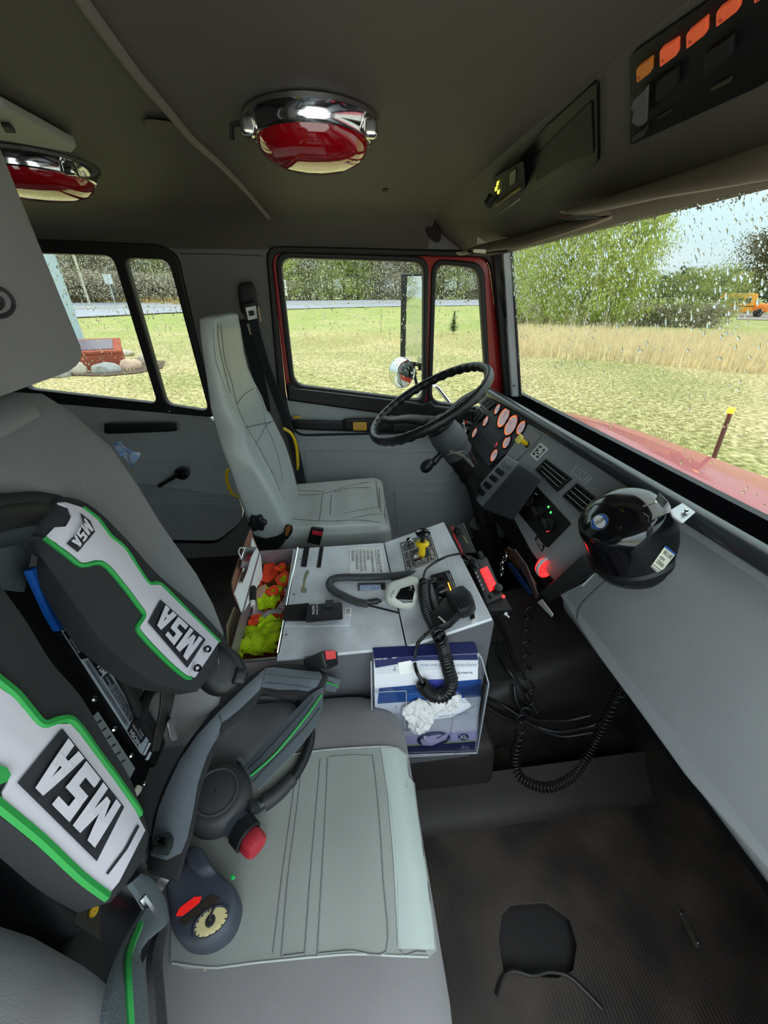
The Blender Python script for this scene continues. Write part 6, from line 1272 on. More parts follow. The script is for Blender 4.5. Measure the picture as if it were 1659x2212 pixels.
# hose loop and regulator on the cushion
hp = [onto(pcu, x, y, .012) for x, y in [(572,1742),(600,1722),(634,1688),(660,1642),(672,1596),(664,1556),(640,1524)]]+[P(600,1506,Z=.545), P(556,1506,Z=.56), P(520,1530,Z=.57)]
b = B(); b.tube(hp, [.0085], n=12, sub=6); b.obj('regulator_hose', M['rubber'], air, smooth=70)
b = B(); b.tube(hp[:3], [.0125,.012,.011], n=12, sub=5); b.obj('hose_sleeve', mat('sleeve_rubber', (46,46,48), .55), air, smooth=70)
rc = onto(pcu, 480,1742, .012); ra_ = V((.06,-.10,1)).normalized(); Rr = .047
rgm = mat('regulator_rubber', (58,56,58), .55)
rg = B().lathe(rc, ra_, [(Rr*.9,-.002),(Rr*1.02,.008),(Rr*1.05,.02),(Rr*1.0,.030),(Rr*.88,.038),(Rr*.70,.043),(Rr*.66,.042),(Rr*.60,.0435),(Rr*.3,.046),(.001,.0465)], n=44).obj('regulator', rgm, air, smooth=60, label='round dark regulator with a red knob')
B().lathe(rc, ra_, [(Rr*.68,.042),(Rr*.67,.0455),(Rr*.63,.0455),(Rr*.62,.042)], n=44).obj('ridge', mat('regulator_ridge', (78,76,78), .5), rg)
np_, nq = rc+ra_*.016+V((.028,-.030,0)), rc+ra_*.014+V((.060,-.060,0))
B().tube([rc+ra_*.010, np_-ra_*.006, np_.lerp(nq,.5)], [.024,.020,.018], n=20).obj('neck', mat('blue_grey_neck', (70,74,86), .45), rg, smooth=60)
d_ = (nq-np_).normalized(); B().lathe(np_.lerp(nq,.35), d_, [(.017,0),(.021,.003),(.021,.020),(.017,.022)], n=28).obj('collar', M['black'], rg)
kb_ = B(); rgk = []
for h, s_ in ((.021,.9),(.023,1),(.036,1.0),(.041,.88),(.042,.5)):
    x_ = d_.cross(V((0,0,1))).normalized(); y_ = d_.cross(x_); rgk.append([np_.lerp(nq,.35)+d_*h+(x_*math.cos(a)+y_*math.sin(a))*.0165*s_*(1+.05*math.cos(8*a)) for a in [2*PI*k/48 for k in range(48)]])
kb_.loft(rgk).obj('red_knob', mat('dark_red_knob', (172,42,54), .45), rg, smooth=50)
B().tube([onto(pcu, 575,1740,.014), onto(pcu, 556,1752,.016), rc+ra_*.02+V((.045,-.02,0))], [.009,.010,.009], n=14, sub=3).obj('swivel', mat('swivel_dark', (54,56,58), .35, metal=.4), rg)
B().rbox([onto(pcu, x, y, o) for x, y in [(424,1764),(440,1792),(446,1756),(462,1786)] for o in (.01,.026)], r=.5, n=3).obj('side_button', mat('blue_grey_neck', (70,74,86), .45), rg)
B().rbox([onto(pcu, x, y, o) for x, y in [(514,1656),(534,1680),(526,1648),(546,1676)] for o in (.012,.030)], r=.5, n=3).obj('side_button', mat('pale_button', (120,138,140), .5), rg)
# gauge console
GPn = PL(P(440,1960,Z=.53), (1,0,0), (0,1,0))
gq = [(360,1945),(352,1905),(384,1880),(398,1850),(408,1836),(436,1832),(454,1862),(474,1884),(508,1912),(517,1948),(500,2010),(446,2048),(392,2043),(366,2006)]
gcm = mat('gauge_rubber', (58,62,74), .55)
gsl = slabform(gq, GPn, [(-.045,.86),(-.03,1.0),(-.008,1.0),(.001,.94),(.004,.84),(.0045,.6)], 'gauge_console', gcm, air); gsv = gsl.bvh()
decal(B(), [(380,1979),(388,1962),(420,1938),(436,1937),(430,1951),(394,1979)], gsv, .001, 5, thick=.001).obj('red_window', mat('red_gauge_window', (236,40,36), .35, emit=.15), air)
decal(B(), [(388,1991),(456,1932),(476,1941),(400,2001)], gsv, .001, 6, thick=.001).obj('display_window', mat('dark_gauge_window', (58,50,46), .25), air)
gfq = ell(456,1992,46,25,-.72)
gf = decal(B(), gfq, gsv, .001, 6, thick=.001).obj('gauge_face', mat('cream_gauge_face', (214,200,148), .5), air, label='cream pressure gauge face')
gfv = gsv
for i in range(13):
    a = .4+i*2*PI/15; c1 = (456+(38*math.cos(a)*math.cos(-.72)-20*math.sin(a)*math.sin(-.72)), 1992+(38*math.cos(a)*math.sin(-.72)+20*math.sin(a)*math.cos(-.72))); c2 = (456+(43*math.cos(a)*math.cos(-.72)-23.5*math.sin(a)*math.sin(-.72)), 1992+(43*math.cos(a)*math.sin(-.72)+23.5*math.sin(a)*math.cos(-.72)))
    B().tube([onto(gsv, *c1, .0016), onto(gsv, *c2, .0016)], .0006, n=4).obj('tick', M['ink'], gf)
B().tube([onto(gsv, 452,1988, .0022), onto(gsv, 464,1962, .0022)], .0014, n=5).obj('needle', M['ink'], gf)
B().lathe(onto(gsv, 455,1990, .0015), (0,0,1), [(.006,0),(.005,.001),(.001,.0012)], n=14).obj('needle_hub', M['ink'], gf)
seam(gsv, [gfq+[gfq[0]]], .0018, .0004, sub=1).obj('gauge_rim', gcm, air)
hb2 = slabform([(402,1850),(408,1836),(436,1832),(462,1872),(470,1890),(440,1902),(412,1884)], GPn.off(.002), [(-.02,.95),(.004,1),(.014,.86),(.017,.6)], 'gauge_hump', gcm, air)
b = B(); b.tube([P(292,1832,Z=.60), P(320,1858,Z=.58), P(350,1884,Z=.555)], [.017,.017,.016], n=16, sub=3); b.obj('gauge_hose', M['rubber'], air, smooth=70)
b = B(); b.tube([P(350,1884,Z=.556), P(368,1896,Z=.55)], .0165, n=20); b.obj('hose_ferrule', M['steel'], air)
B().rbox([P(x, y, Z=z) for x, y in [(496,1892),(500,1902),(505,1888),(509,1897)] for z in (.52,.53)], r=.4, n=3).obj('green_button', mat('green_button', (40,200,96), .4), air)
kn_ = B()
for i in range(16): kn_.rbox([P(352+random.uniform(-9,9), 1822+random.uniform(-16,16), Z=.618)+V((s1*.008, s2*.007, s3*.007)) for s1 in (-1,1) for s2 in (-1,1) for s3 in (-1,1)], r=.6, n=2)
kn_.obj('cord_knot', mat('dark_cord_knot', (30,36,36), .8), air, kind='stuff')
th_ = B(); th_.tube([onto(pcu, x, y, .002) for x, y in [(447,2052),(452,2062),(446,2078),(441,2098),(450,2088),(460,2074),(468,2060),(462,2066),(464,2072)]], .0006, n=4, sub=4); tag(th_.obj('loose_thread', mat('tan_thread', (176,160,130), .8)), 'tan loose thread lying on the passenger seat below the gauge', 'thread')
# bags behind the seat
for nm, lab, pts_, mm in (('plastic_bag', 'blue plastic bag showing left of the passenger backrest', [(-40,1030),(0,1036),(20,1034),(40,1030),(52,1046),(50,1062),(20,1066),(-40,1064)], mat('blue_plastic_film', (20,70,170), .3, col2=(90,130,210), vs_=40)),):
    pl_ = PL(P(0,1050,X=-.292), (0,-1,0), (0,0,1)); sl_ = slabform(pts_, pl_, [(0,.95),(.01,1),(.02,.8),(.024,.5)], 'tmp', mm, None); C.objects['tmp'].name = nm; tag(C.objects[nm], lab, 'bag')
pb = thing('paper_wrapper', 'blue and white paper wrapper lying behind the far side of the passenger backrest', 'wrapper', P(282,982,Y=1.15))
bb_ = B(); src = B(); WPn = PL(P(282,982,Y=1.15), (1,0,0), (0,0,1)); src.add([WPn.w(*z) for z in ((-1,-1),(1,-1),(1,1),(-1,1))], [(0,1,2,3)]); wbv = src.bvh()
decal(bb_, [(250,955),(262,952),(280,968),(302,982),(299,990),(288,1004),(276,1003),(262,985),(250,975)], wbv, .001, 3, thick=.002)
for i, v_ in enumerate(bb_.v): bb_.v[i] = v_+V((0, .02*noise.noise(v_*50), .004*noise.noise(v_*90)))
bb_.obj('sheet', mat('white_film', (200,212,222), .3, col2=(40,110,190), vs_=45), pb)
# ================================================================ FOOTWELL
tun = thing('engine_cover', 'dark rubber covered engine hump beyond the console in the footwell', 'engine cover', (.56,.75,0))
M['mat2'] = mat('dark_rubber_cover', (36,32,31), .6, var=.2, vs_=8, bump=.3, bs=200)
ecb = B(); ecb.rbox([V((.33,.60,-.01)),V((.36,.64,.22)),V((.33,1.05,-.01)),V((.35,1.02,.24)),V((.905,.66,-.01)),V((.905,.74,.34)),V((.905,1.05,-.01)),V((.905,1.02,.36))], r=.25, n=6); ecb.obj('cover', M['mat2'], tun, smooth=70); ecv = ecb.bvh()
B().rbox([V((-.235,.50,-.02)),V((-.235,.527,.19)),V((-.235,.90,-.02)),V((-.235,.90,.2)),V((.36,.49,-.02)),V((.36,.527,.19)),V((.36,.95,-.02)),V((.36,.9,.2))], rr=(.06,.12,.35), n=6).obj('console_plinth', M['mat2'], tun, smooth=70)
b = B(); b.loft([[V((x, .52-.0-.09*(k/8), .085*(1-math.sin(k/8*PI/2))+.001)) for k in range(9)] for x in (-.2,0,.2,.4,.6,.80)], caps=False, closed=False); b.obj('mat_fillet', M['mat2'], tun, smooth=80)
bk2 = B(); bk2.rbox([P(x, y, Z=z) for x, y in [(1050,1392),(1056,1478),(1086,1386),(1110,1470)] for z in (.255,.225)], r=.1, n=3); tag(bk2.obj('equipment_box', M['blackm']), 'flat black box on the engine cover beside the glove carton', 'box')
ph = thing('document_pile', 'boards and papers wedged upright between the dash and the engine cover', 'papers', P(1140,1240,Z=.45))
DPn = PL(P(1130,1230,X=.53), (0,-1,0), (-.35,0,1))
if DPn.n.dot(EYE-DPn.o) < 0: DPn = PL(DPn.o, -DPn.u, DPn.v)
B().plate([[(1092,1188),(1100,1180),(1130,1212),(1160,1262),(1158,1272),(1128,1238)]], DPn, t=.006, rnd=.003).obj('brown_board', mat('brown_board2', (110,62,34), .6), ph, label='brown wooden board')
B().plate([[(1104,1186),(1114,1186),(1140,1222),(1164,1284),(1160,1292),(1140,1250)]], DPn.off(.008), t=.004, rnd=.003).obj('purple_folder', mat('mauve_folder', (96,66,66), .6), ph)
B().plate([[(1097,1216),(1103,1214),(1122,1238),(1150,1280),(1146,1284),(1120,1252)]], DPn.off(.014), t=.004, rnd=.002).obj('blue_folder', mat('blue_folder', (24,60,120), .5), ph, label='blue folder')
B().plate([[(1114,1232),(1130,1226),(1158,1286),(1150,1292)]], DPn.off(.004), t=.004, rnd=.002).obj('dark_folder', mat('navy_folder', (20,24,44), .5), ph)
b = B(); b.plate([[(1163,1300),(1172,1294),(1196,1326),(1194,1332)]], DPn.off(-.02), t=.004, rnd=.001); tag(b.obj('paper_slip', M['paper']), 'narrow white paper slip sticking down below the spotlight arm', 'paper')
ch = thing('chain', 'short steel chain hanging beside the two way radio', 'chain', P(1083,1225,X=.50))
for i, (x, y) in enumerate([(1094,1200),(1090,1207),(1086,1214),(1084,1221),(1086,1228),(1084,1235),(1083,1241)]):
    c_ = P(x, y, X=.48); a1 = V((0,.5,.8)).normalized(); a2 = V((1,0,0)) if i % 2 else V((.2,.8,-.5)).normalized()
    B().tube([c_+a1*.007*math.cos(t)+a2*.0042*math.sin(t) for t in [2*PI*k/14 for k in range(14)]], .0013, n=5, closed=True).obj('link', M['chrome'], ch)
ccb = P
cp_ = [onto(ecv, x, y, .03) for x, y in ((1144,1330),(1140,1370),(1136,1420),(1132,1470),(1130,1510))]+[P(1126,1550,Z=.22), P(1122,1590,Z=.17), P(1112,1640,Z=.10), P(1126,1680,Z=.06), P(1180,1700,Z=.04), P(1230,1680,Z=.05), P(1262,1640,Z=.08), P(1288,1600,Z=.13), P(1306,1560,Z=.20), P(1332,1508,Z=.30), P(1348,1480,Z=.36)]
def coil_var(path, R, r, turns, dens, n=6, seg=10):
    pts = smooth_path(path, 24); L = [0]
    for i in range(1, len(pts)): L.append(L[-1]+(pts[i]-pts[i-1]).length*dens(i/len(pts)))
    nrm = V((0,0,1)); out = []; j = 0; fr = []
    for i in range(len(pts)):
        t = (pts[min(i+1,len(pts)-1)]-pts[max(i-1,0)]).normalized(); nrm = nrm-t*nrm.dot(t); nrm.normalize(); fr.append((nrm.copy(), t.cross(nrm)))
    for k in range(int(turns*seg)+1):
        d = L[-1]*k/(turns*seg)
        while j < len(L)-2 and L[j+1] < d: j += 1
        a = 2*PI*k/seg; out.append(pts[j].lerp(pts[j+1], (d-L[j])/max(L[j+1]-L[j],1e-9))+(fr[j][0]*math.cos(a)+fr[j][1]*math.sin(a))*R)
    return B().tube(out, r, n=n)
tag(coil_var(cp_, .0125, .0028, 62, lambda u: .42 if u < .36 else (.42+1.5*min(1,(u-.36)/.12) if u < .75 else max(.5, 1.9-6*(u-.75)))).obj('coiled_cord', M['cord'], smooth=80), 'long stretched black coiled cord looping across the footwell floor', 'cord')
cb2 = thing('cable_bundle', 'bundle of black cables lying across the footwell to the dash', 'cable', P(1200,1580,Z=.14))
for pts_, r_ in (([(1050,1525,.20),(1090,1550,.17),(1140,1562,.15),(1200,1580,.14),(1260,1572,.15),(1300,1560,.17)],.006),([(1050,1508,.21),(1080,1520,.19),(1120,1545,.17),(1150,1566,.15),(1210,1590,.13),(1280,1582,.15)],.005),([(1110,1480,.25),(1118,1520,.21),(1150,1552,.17),(1220,1556,.16),(1275,1545,.18)],.006),([(1076,1410,.27),(1100,1450,.26),(1130,1490,.22),(1160,1540,.17)],.005),([(1068,1330,.30),(1090,1370,.28),(1104,1410,.27),(1120,1450,.26)],.006),([(1060,1345,.30),(1074,1360,.29),(1070,1390,.28)],.004)):
    b = B(); b.tube([P(x, y, Z=z) for x, y, z in pts_], r_, n=8, sub=6); b.obj('cable', M['cord'], cb2, smooth=80)
b = B().rbox([P(x, y, X=xx) for x, y in [(1186,1290),(1200,1345),(1232,1282),(1262,1330)] for xx in (.62,.70)], r=.15, n=3); b.obj('dash_support', M['blackm'], db)
b = B(); b.rbox([V((x, y, z)) for x in (.62,.90) for y in (.74,1.72) for z in (.38,.52)], r=.2, n=3); b.obj('under_dash_duct', mat('black_firewall', (16,16,18), .8), db)
fp = thing('floor_bracket', 'thin steel strip with two screws on the floor near the front wall', 'bracket', P(1500,1990,Z=0))
b = B(); b.rbox([P(x, y, Z=z) for x, y in [(1463,1962),(1503,2048),(1468,1958),(1514,2046)] for z in (.0,.004)], r=.2, n=2); b.obj('strip', mat('dull_steel', (110,108,100), .4, metal=.8), fp)
for x, y in ((1472,1972),(1508,2036)): B().lathe(P(x, y, Z=.004), (0,0,1), [(.004,0),(.003,.002),(.001,.003)], n=10).obj('screw', M['chrome'], fp)
pdl = thing('pedals', 'black pedals under the steering column', 'pedal', V((.75,1.35,0)))
for y_ in (1.22, 1.42): B().rbox([V((x,y,z)) for x in (.70,.72) for y in (y_,y_+.08) for z in (.10,.22)], r=.3, n=3).obj('pedal', M['rubber'], pdl)
# ================================================================ OUTSIDE: TRUCK
hd_ = thing('truck_hood', 'wet red hood of the truck beyond the windshield', 'hood', (1.1,.8,.5))
b = B(); rings = []; ys = [1.74,1.72,1.66,1.55,1.4,1.2,.9,.5,.1,-.24]
for y in ys:
    ed = max(0, (y-1.5)/.24); fx = 1.22+.10*max(0, min(1, (1.7-y)/.8)); row = []
    for x, z in ((.90,.775),(.96,.772),(1.04,.758),(1.12,.74),(fx-.02,.715),(fx+.05,.69),(fx+.12,.62),(fx+.16,.5),(fx+.18,.2),(fx+.18,-.3)): row.append(V((x-.03*ed, y, z-.10*ed*ed)))
    rings.append(row)
b.loft([[r[j] for r in rings] for j in range(len(rings[0]))], caps=False, closed=False)
hm = bpy.data.materials.new('wet_red_sky_sheen'); hm.use_nodes = True; t_ = hm.node_tree; p_ = t_.nodes['Principled BSDF']; p_.inputs['Base Color'].default_value = (*lin((196,70,84)), 1); p_.inputs['Roughness'].default_value = .3; p_.inputs['Coat Weight'].default_value = .5  # pinkish base colour carries the sky's reflection on the wet red
vr = t_.nodes.new('ShaderNodeTexVoronoi'); vr.inputs['Scale'].default_value = 170; t_.links.new(tex_obj(t_), vr.inputs[0]); bp = t_.nodes.new('ShaderNodeBump'); bp.inputs['Strength'].default_value = .8; bp.inputs['Distance'].default_value = .002; bp.invert = True; t_.links.new(vr.outputs['Distance'], bp.inputs['Height']); t_.links.new(bp.outputs[0], p_.inputs['Normal'])
b.obj('panel', hm, hd_, smooth=80)
b = B(); b.prism([(.865,0,.60),(.865,0,.785),(.90,0,.775),(.93,0,.765),(.93,0,.60)], (0,-.24,0), (0,1.74,0)); b.obj('cowl', mat('shelf_black', (5,5,6), 1.0, spec=.0), hd_)
ppl = thing('fender_marker', 'thin rusty guide rod with a glowing amber tip rising beyond the hood', 'marker', P(1540,988,X=1.55))
b = B(); b.tube([P(1530,1020,X=1.55), P(1578,892,X=1.55)], [.009,.008], n=10); b.obj('rod', mat('rusty_rod', (112,84,70), .6), ppl)
b = B(); b.lathe(P(1578,890,X=1.55), (0,0,1), [(.012,-.004),(.013,.0),(.012,.016),(.001,.02)], n=14); b.obj('amber_tip', mat('amber_glow', (255,150,30), .3, emit=5, emitcol=(255,150,40)), ppl)
# mirrors
mir = thing('side_mirror', 'tall rectangular side mirror outside the driver door window', 'mirror', P(895,690,Y=2.1))
MRp = PL(P(895,690,Y=2.1), (.50,-.87,0), (0,0,1))
if MRp.n.dot(EYE-MRp.o) < 0: MRp = PL(MRp.o, -MRp.u, MRp.v)
mglass = mat('mirror_glass', (225,230,230), .02, metal=1.0)
B().plate([[(875,592),(932,590),(926,794),(872,784)]], MRp.off(-.03), t=.028, rnd=.01, bev=.006).obj('housing', M['blackm'], mir)
B().plate([[(880,597),(930,596),(924,788),(876,778)]], MRp, t=.002, rnd=.006).obj('glass', mglass, mir)
drops(160, [(880,597),(930,596),(924,788),(876,778)], MRp.off(.002), 1, rmax=.004, seed=77).obj('rain_drops', water, mir, kind='stuff', smooth=60)
b = B(); b.tube([P(893,788,Y=2.1), P(896,812,Y=2.08), P(902,838,Y=2.06)], .008, n=8, sub=3); b.tube([P(906,786,Y=2.1), P(908,800,Y=2.1)], .01, n=8); b.obj('stem', M['blackm'], mir)
b = B(); b.tube([P(896,800,Y=2.08), P(926,800,Y=2.04)], .004, n=6); b.tube([P(900,852,Y=2.06),P(925,838,Y=2.0),P(942,836,Y=1.95),P(955,850,Y=1.93),P(972,872,Y=1.9),P(992,898,Y=1.86)], .011, n=10, sub=4); b.obj('chrome_arm', M['chrome'], mir)
cm = thing('round_mirror', 'round convex mirror below the tall side mirror', 'mirror', P(866,805,Y=2.05))
ax = V((-.62,-.70,.12)).normalized(); c_ = P(867,805,Y=2.05); R = .077
B().lathe(c_, ax, [(R*.4,-.03),(R*.9,-.02),(R,-.004),(R*.98,.003),(R*.93,.004)], n=40).obj('rim', M['chrome'], cm)
B().lathe(c_, ax, [(R*.94,.003),(R*.8,.0095),(R*.6,.015),(R*.4,.0185),(R*.2,.021),(.0001,.0217)], n=40).obj('glass', mglass, cm, smooth=90)
B().tube([P(880,812,Y=2.06), P(900,806,Y=2.08)], .006, n=8).obj('arm', M['blackm'], cm)
# ================================================================ OUTSIDE: LAND
GZ = -1.2
def azim(px): return YAW+math.atan((px-CX)/952.0)
A0, A1, A2 = azim(150), azim(620), azim(1050)
def interp(a, pts):
    if a <= pts[0][0]: return pts[0][1]
    for (x0_, y0_), (x1_, y1_) in zip(pts, pts[1:]):
        if a <= x1_: return y0_+(y1_-y0_)*(a-x0_)/(x1_-x0_)
    return pts[-1][1]
Rn_ = [(azim(-300), 40.), (A0, 45/math.cos(A0)), (A1, 70/math.cos(A1)), (A2, 94/math.cos(A2)), (azim(1250), 118.)]
def smst(t): t = max(0, min(1, t)); return t*t*(3-2*t)
def ground(r, a):
    Rn = interp(a, Rn_); k = 1-smst((a-azim(1060))/(azim(1200)-azim(1060))); k *= smst((a+1.45)/.5)
    z = .6*smst((r-.35*Rn)/(.62*Rn))+1.05*max(0, min(1, (r-Rn)/13))+.5*smst((r-Rn-13)/60)
    w = .05*noise.noise(V((r*math.sin(a)*.12, r*math.cos(a)*.12, 0)))*min(1, r/15)
    return GZ+k*z+w
gm = bpy.data.materials.new('lawn_grass'); gm.use_nodes = True; t_ = gm.node_tree; p_ = t_.nodes['Principled BSDF']; p_.inputs['Roughness'].default_value = .85; p_.inputs['Specular IOR Level'].default_value = .2
src = tex_obj(t_)
def nz_(s, det=6, dist=0): n = t_.nodes.new('ShaderNodeTexNoise'); n.inputs['Scale'].default_value = s; n.inputs['Detail'].default_value = det; n.inputs['Distortion'].default_value = dist; t_.links.new(src, n.inputs[0]); return n.outputs[0]
def ramp_(f, stops):
    r = t_.nodes.new('ShaderNodeValToRGB'); el = r.color_ramp.elements
    for i, (p, c_) in enumerate(stops):
        e_ = el[i] if i < 2 else el.new(p); e_.position = p; e_.color = (*lin(c_), 1)
    t_.links.new(f, r.inputs[0]); return r.outputs[0]
def mixc(f, a, b_):
    m_ = t_.nodes.new('ShaderNodeMix'); m_.data_type = 'RGBA'; t_.links.new(f, m_.inputs[0]); t_.links.new(a, m_.inputs[6]); t_.links.new(b_, m_.inputs[7]); return m_.outputs[2]
big = ramp_(nz_(.22), [(.40,(0,0,0)),(.62,(255,255,255))]); fine = nz_(9, 8)
straw = ramp_(fine, [(.34,(132,120,78)),(.50,(186,170,120)),(.66,(224,208,166))]); grn_ = ramp_(fine, [(.34,(96,104,54)),(.50,(148,148,88)),(.66,(196,186,132))])
c1_ = mixc(big, grn_, straw); mid = ramp_(nz_(1.6, 5), [(.42,(0,0,0)),(.66,(170,170,170))]); c2_ = mixc(mid, c1_, straw)
# greener beyond about 30 m
ge = t_.nodes.new('ShaderNodeSeparateXYZ'); t_.links.new(src, ge.inputs[0]); vl = t_.nodes.new('ShaderNodeVectorMath'); vl.operation = 'LENGTH'; t_.links.new(src, vl.inputs[0])
mr_ = t_.nodes.new('ShaderNodeMapRange'); t_.links.new(vl.outputs['Value'], mr_.inputs[0]); mr_.inputs[1].default_value = 24; mr_.inputs[2].default_value = 38; mr_.inputs[3].default_value = 0; mr_.inputs[4].default_value = .75
fgreen = mixc(ramp_(nz_(.5), [(.45,(0,0,0)),(.62,(200,200,200))]), ramp_(fine, [(.3,(118,136,62)),(.6,(158,172,90)),(.75,(184,190,122))]), straw); t_.links.new(mixc(mr_.outputs[0], c2_, fgreen), p_.inputs['Base Color'])
bpn = t_.nodes.new('ShaderNodeBump'); bpn.inputs['Strength'].default_value = .3; bpn.inputs['Distance'].default_value = .03; t_.links.new(nz_(14, 6), bpn.inputs['Height']); t_.links.new(bpn.outputs[0], p_.inputs['Normal'])
na = 180; rs = [0.01,2,3,4,5,6,7,8,9,10,12,14,16,18,20,23,26,29,32,36,40,44,48,52,56,60,64,68,72,76,80,85,90,95,100,106,112,118,125,135,150,175,210,260,340,480,800]
b = B(); vs = [V((r*math.sin(-PI+2*PI*i/na), r*math.cos(-PI+2*PI*i/na), ground(r, -PI+2*PI*i/na))) for r in rs for i in range(na)]
b.add(vs, [(j*na+i, j*na+(i+1) % na, (j+1)*na+(i+1) % na, (j+1)*na+i) for j in range(len(rs)-1) for i in range(na)])
gob = b.obj('lawn', gm, smooth=80, kind='structure'); gob.data.transform(Matrix.Translation(gob.location)); gob.location = (0,0,0)
def gp3(a, r, dz=0): return V((r*math.sin(a), r*math.cos(a), ground(r, a)+dz))
# road
rm = mat('wet_asphalt', (168,172,184), .45, var=.06, vs_=3); b = B(); n_ = 60
angs = [azim(-500)+(azim(1300)-azim(-500))*i/n_ for i in range(n_+1)]
b.loft([[gp3(a, interp(a, Rn_)+d, .06) for d in (0, 2, 4.5, 7, 10, 13)] for a in angs], caps=False, closed=False); rd_ = b.obj('road', rm, kind='structure', smooth=80)
b = B(); b.loft([[gp3(a, interp(a, Rn_)+d, .12) for d in (6.4, 6.7)] for a in angs], caps=False, closed=False); b.obj('centre_line', mat('road_line', (214,190,120), .6), rd_)
b = B(); b.loft([[gp3(a, interp(a, Rn_)+d, .10) for d in (-1.6, -.1)] for a in angs], caps=False, closed=False); b.obj('shoulder', mat('dark_gravel', (104,100,98), .8, var=.2, vs_=6), rd_)
# ---- grass that stands up
def blades(n, fa, h0, h1, seed, nm, lab, m, w=.02, cat='grass', lean=.25):
    rnd = random.Random(seed); b = B(); vs = []; fs = []
    for i in range(n):
        a, r = fa(rnd); p = gp3(a, r); h = rnd.uniform(h0, h1); d = rnd.uniform(0, 2*PI); l_ = V((math.cos(d), math.sin(d), 0)); s_ = V((_c(a), -_s(a), 0))*w*rnd.uniform(.6,1.4); tip = p+V((0,0,h))+l_*h*lean*rnd.random()
        k = len(vs); vs += [p-s_, p+s_, tip]; fs.append((k, k+1, k+2))
    b.add(vs, fs); o = b.obj(nm, m, smooth=None, kind='stuff'); return tag(o, lab, cat)
dry = mat('dry_grass', (232,212,170), .8, var=.25, vs_=3)
blades(9000, lambda q: (q.uniform(azim(1115), azim(1750)), q.uniform(19.5, 33)), .35, 1.0, 5, 'tall_grass', 'band of tall pale dry grass across the field seen through the windshield', dry, .022)
blades(2500, lambda q: (azim(640)+(azim(1100)-azim(640))*((int(q.random()*9)+.5+q.gauss(0,.28))/9), 27+q.gauss(0,3.2)), .06, .32, 6, 'tall_grass', 'thin patches of dry grass in the field beyond the driver door', mat('dry_grass2', (214,196,146), .8, var=.2, vs_=3), .012)
blades(1500, lambda q: (q.uniform(azim(-200), azim(470)), interp(0, [(0,0)])+q.uniform(68, 74)), .4, 1.0, 8, 'tall_grass', 'rough tan grass on the far side of the road', mat('tan_grass', (176,146,84), .8, var=.2, vs_=3), .05)
blades(42000, lambda q: (q.uniform(azim(-80), azim(1720)), 6.5+14*q.random()**1.3), .015, .05, 9, 'lawn_tufts', 'short mixed green and straw lawn grass around the truck', mat('tuft_grass', (146,146,86), .85, col2=(208,190,140), vs_=1.2), .006)
# ---- trees
def tree_mesh(h, spread, nbr, nleaf, leaf, seed, thick=.12, weep=False, base=.25, stems=1):
    rnd = random.Random(seed); tb = B(); lb_ = B(); tips = []
    for s_ in range(stems):
        lean = V((rnd.uniform(-1,1), rnd.uniform(-1,1), 0))*(.25*spread if stems > 1 else .06*h); off = V((rnd.uniform(-1,1), rnd.uniform(-1,1), 0))*(.3*spread if stems > 1 else 0)
        tr = [off, off+lean*.4+V((0,0,h*.5)), off+lean+V((0,0,h*.93))]; tb.tube(smooth_path(tr, 3), [thick, thick*.6, thick*.15], n=5)
        for i in range(nbr//stems):
            t = base+(1-base)*rnd.random(); p = tr[0].lerp(tr[1], t*2) if t < .5 else tr[1].lerp(tr[2], t*2-1); d = rnd.uniform(0, 2*PI); L_ = spread*(.45+.55*math.sin(PI*min(1, (t-base)/(1-base)*.85+.12)))*rnd.uniform(.6,1.0)
            q = p+V((math.cos(d)*L_, math.sin(d)*L_, L_*(.45 if not weep else .9))); m_ = p.lerp(q, .5)+V((0,0,.06*L_)); tb.tube([p, m_, q], [thick*.28, thick*.16, thick*.05], n=3); tips.append((p, q, L_))
    vs = []; fs = []
    for i in range(nleaf):
        p, q, L_ = rnd.choice(tips); c_ = p.lerp(q, rnd.uniform(.25, 1.05))+V((rnd.gauss(0,1), rnd.gauss(0,1), rnd.gauss(0,.8)))*L_*.20; u_ = V((rnd.uniform(-1,1), rnd.uniform(-1,1), rnd.uniform(-1,1))).normalized(); w_ = u_.cross(V((rnd.uniform(-1,1), rnd.uniform(-1,1), rnd.uniform(-1,1)))).normalized(); s_ = leaf*rnd.uniform(.6,1.3)
        if weep: u_ = (u_*.5+V((0,0,1))).normalized()
        k = len(vs); vs += [c_-u_*s_, c_+w_*s_*.45, c_+u_*s_, c_-w_*s_*.45]; fs.append((k, k+1, k+2, k+3))
    lb_.add(vs, fs); return tb, lb_
def make_tree(nm, tb, lb_, mt, ml):
    r = thing(nm, None, None, (0,0,0)); tb.obj('trunk', mt, r, smooth=60); lb_.obj('foliage', ml, r, smooth=None); return r
def leafmat(nm, col, col2, tr=.35):
    m = mat(nm, col, .7, col2=col2, vs_=1.2, spec=.2); return m
barkg = mat('grey_bark', (128,118,104), .8, var=.15, vs_=3); barkp = mat('pale_bark', (196,184,152), .7)
lf_y = leafmat('spring_leaves', (160,176,84), (200,206,122)); lf_b = leafmat('bare_twigs', (150,140,120), (184,176,156)); lf_d = leafmat('dark_leaves', (84,100,78), (118,126,100)); lf_o = leafmat('olive_leaves', (146,156,92), (180,186,124)); lf_r = leafmat('rusty_buds', (128,104,84), (104,112,84))
rnd = random.Random(4); protos = []
for i, (sd, ml, nl) in enumerate([(1, lf_b, 1500),(2, lf_b, 1400),(3, lf_o, 1500),(4, lf_y, 1300)]):
    protos.append(make_tree('roadside_tree', *tree_mesh(9.5, 2.6, 54, nl*3, .105, sd, thick=.10, base=.0), barkg, ml))
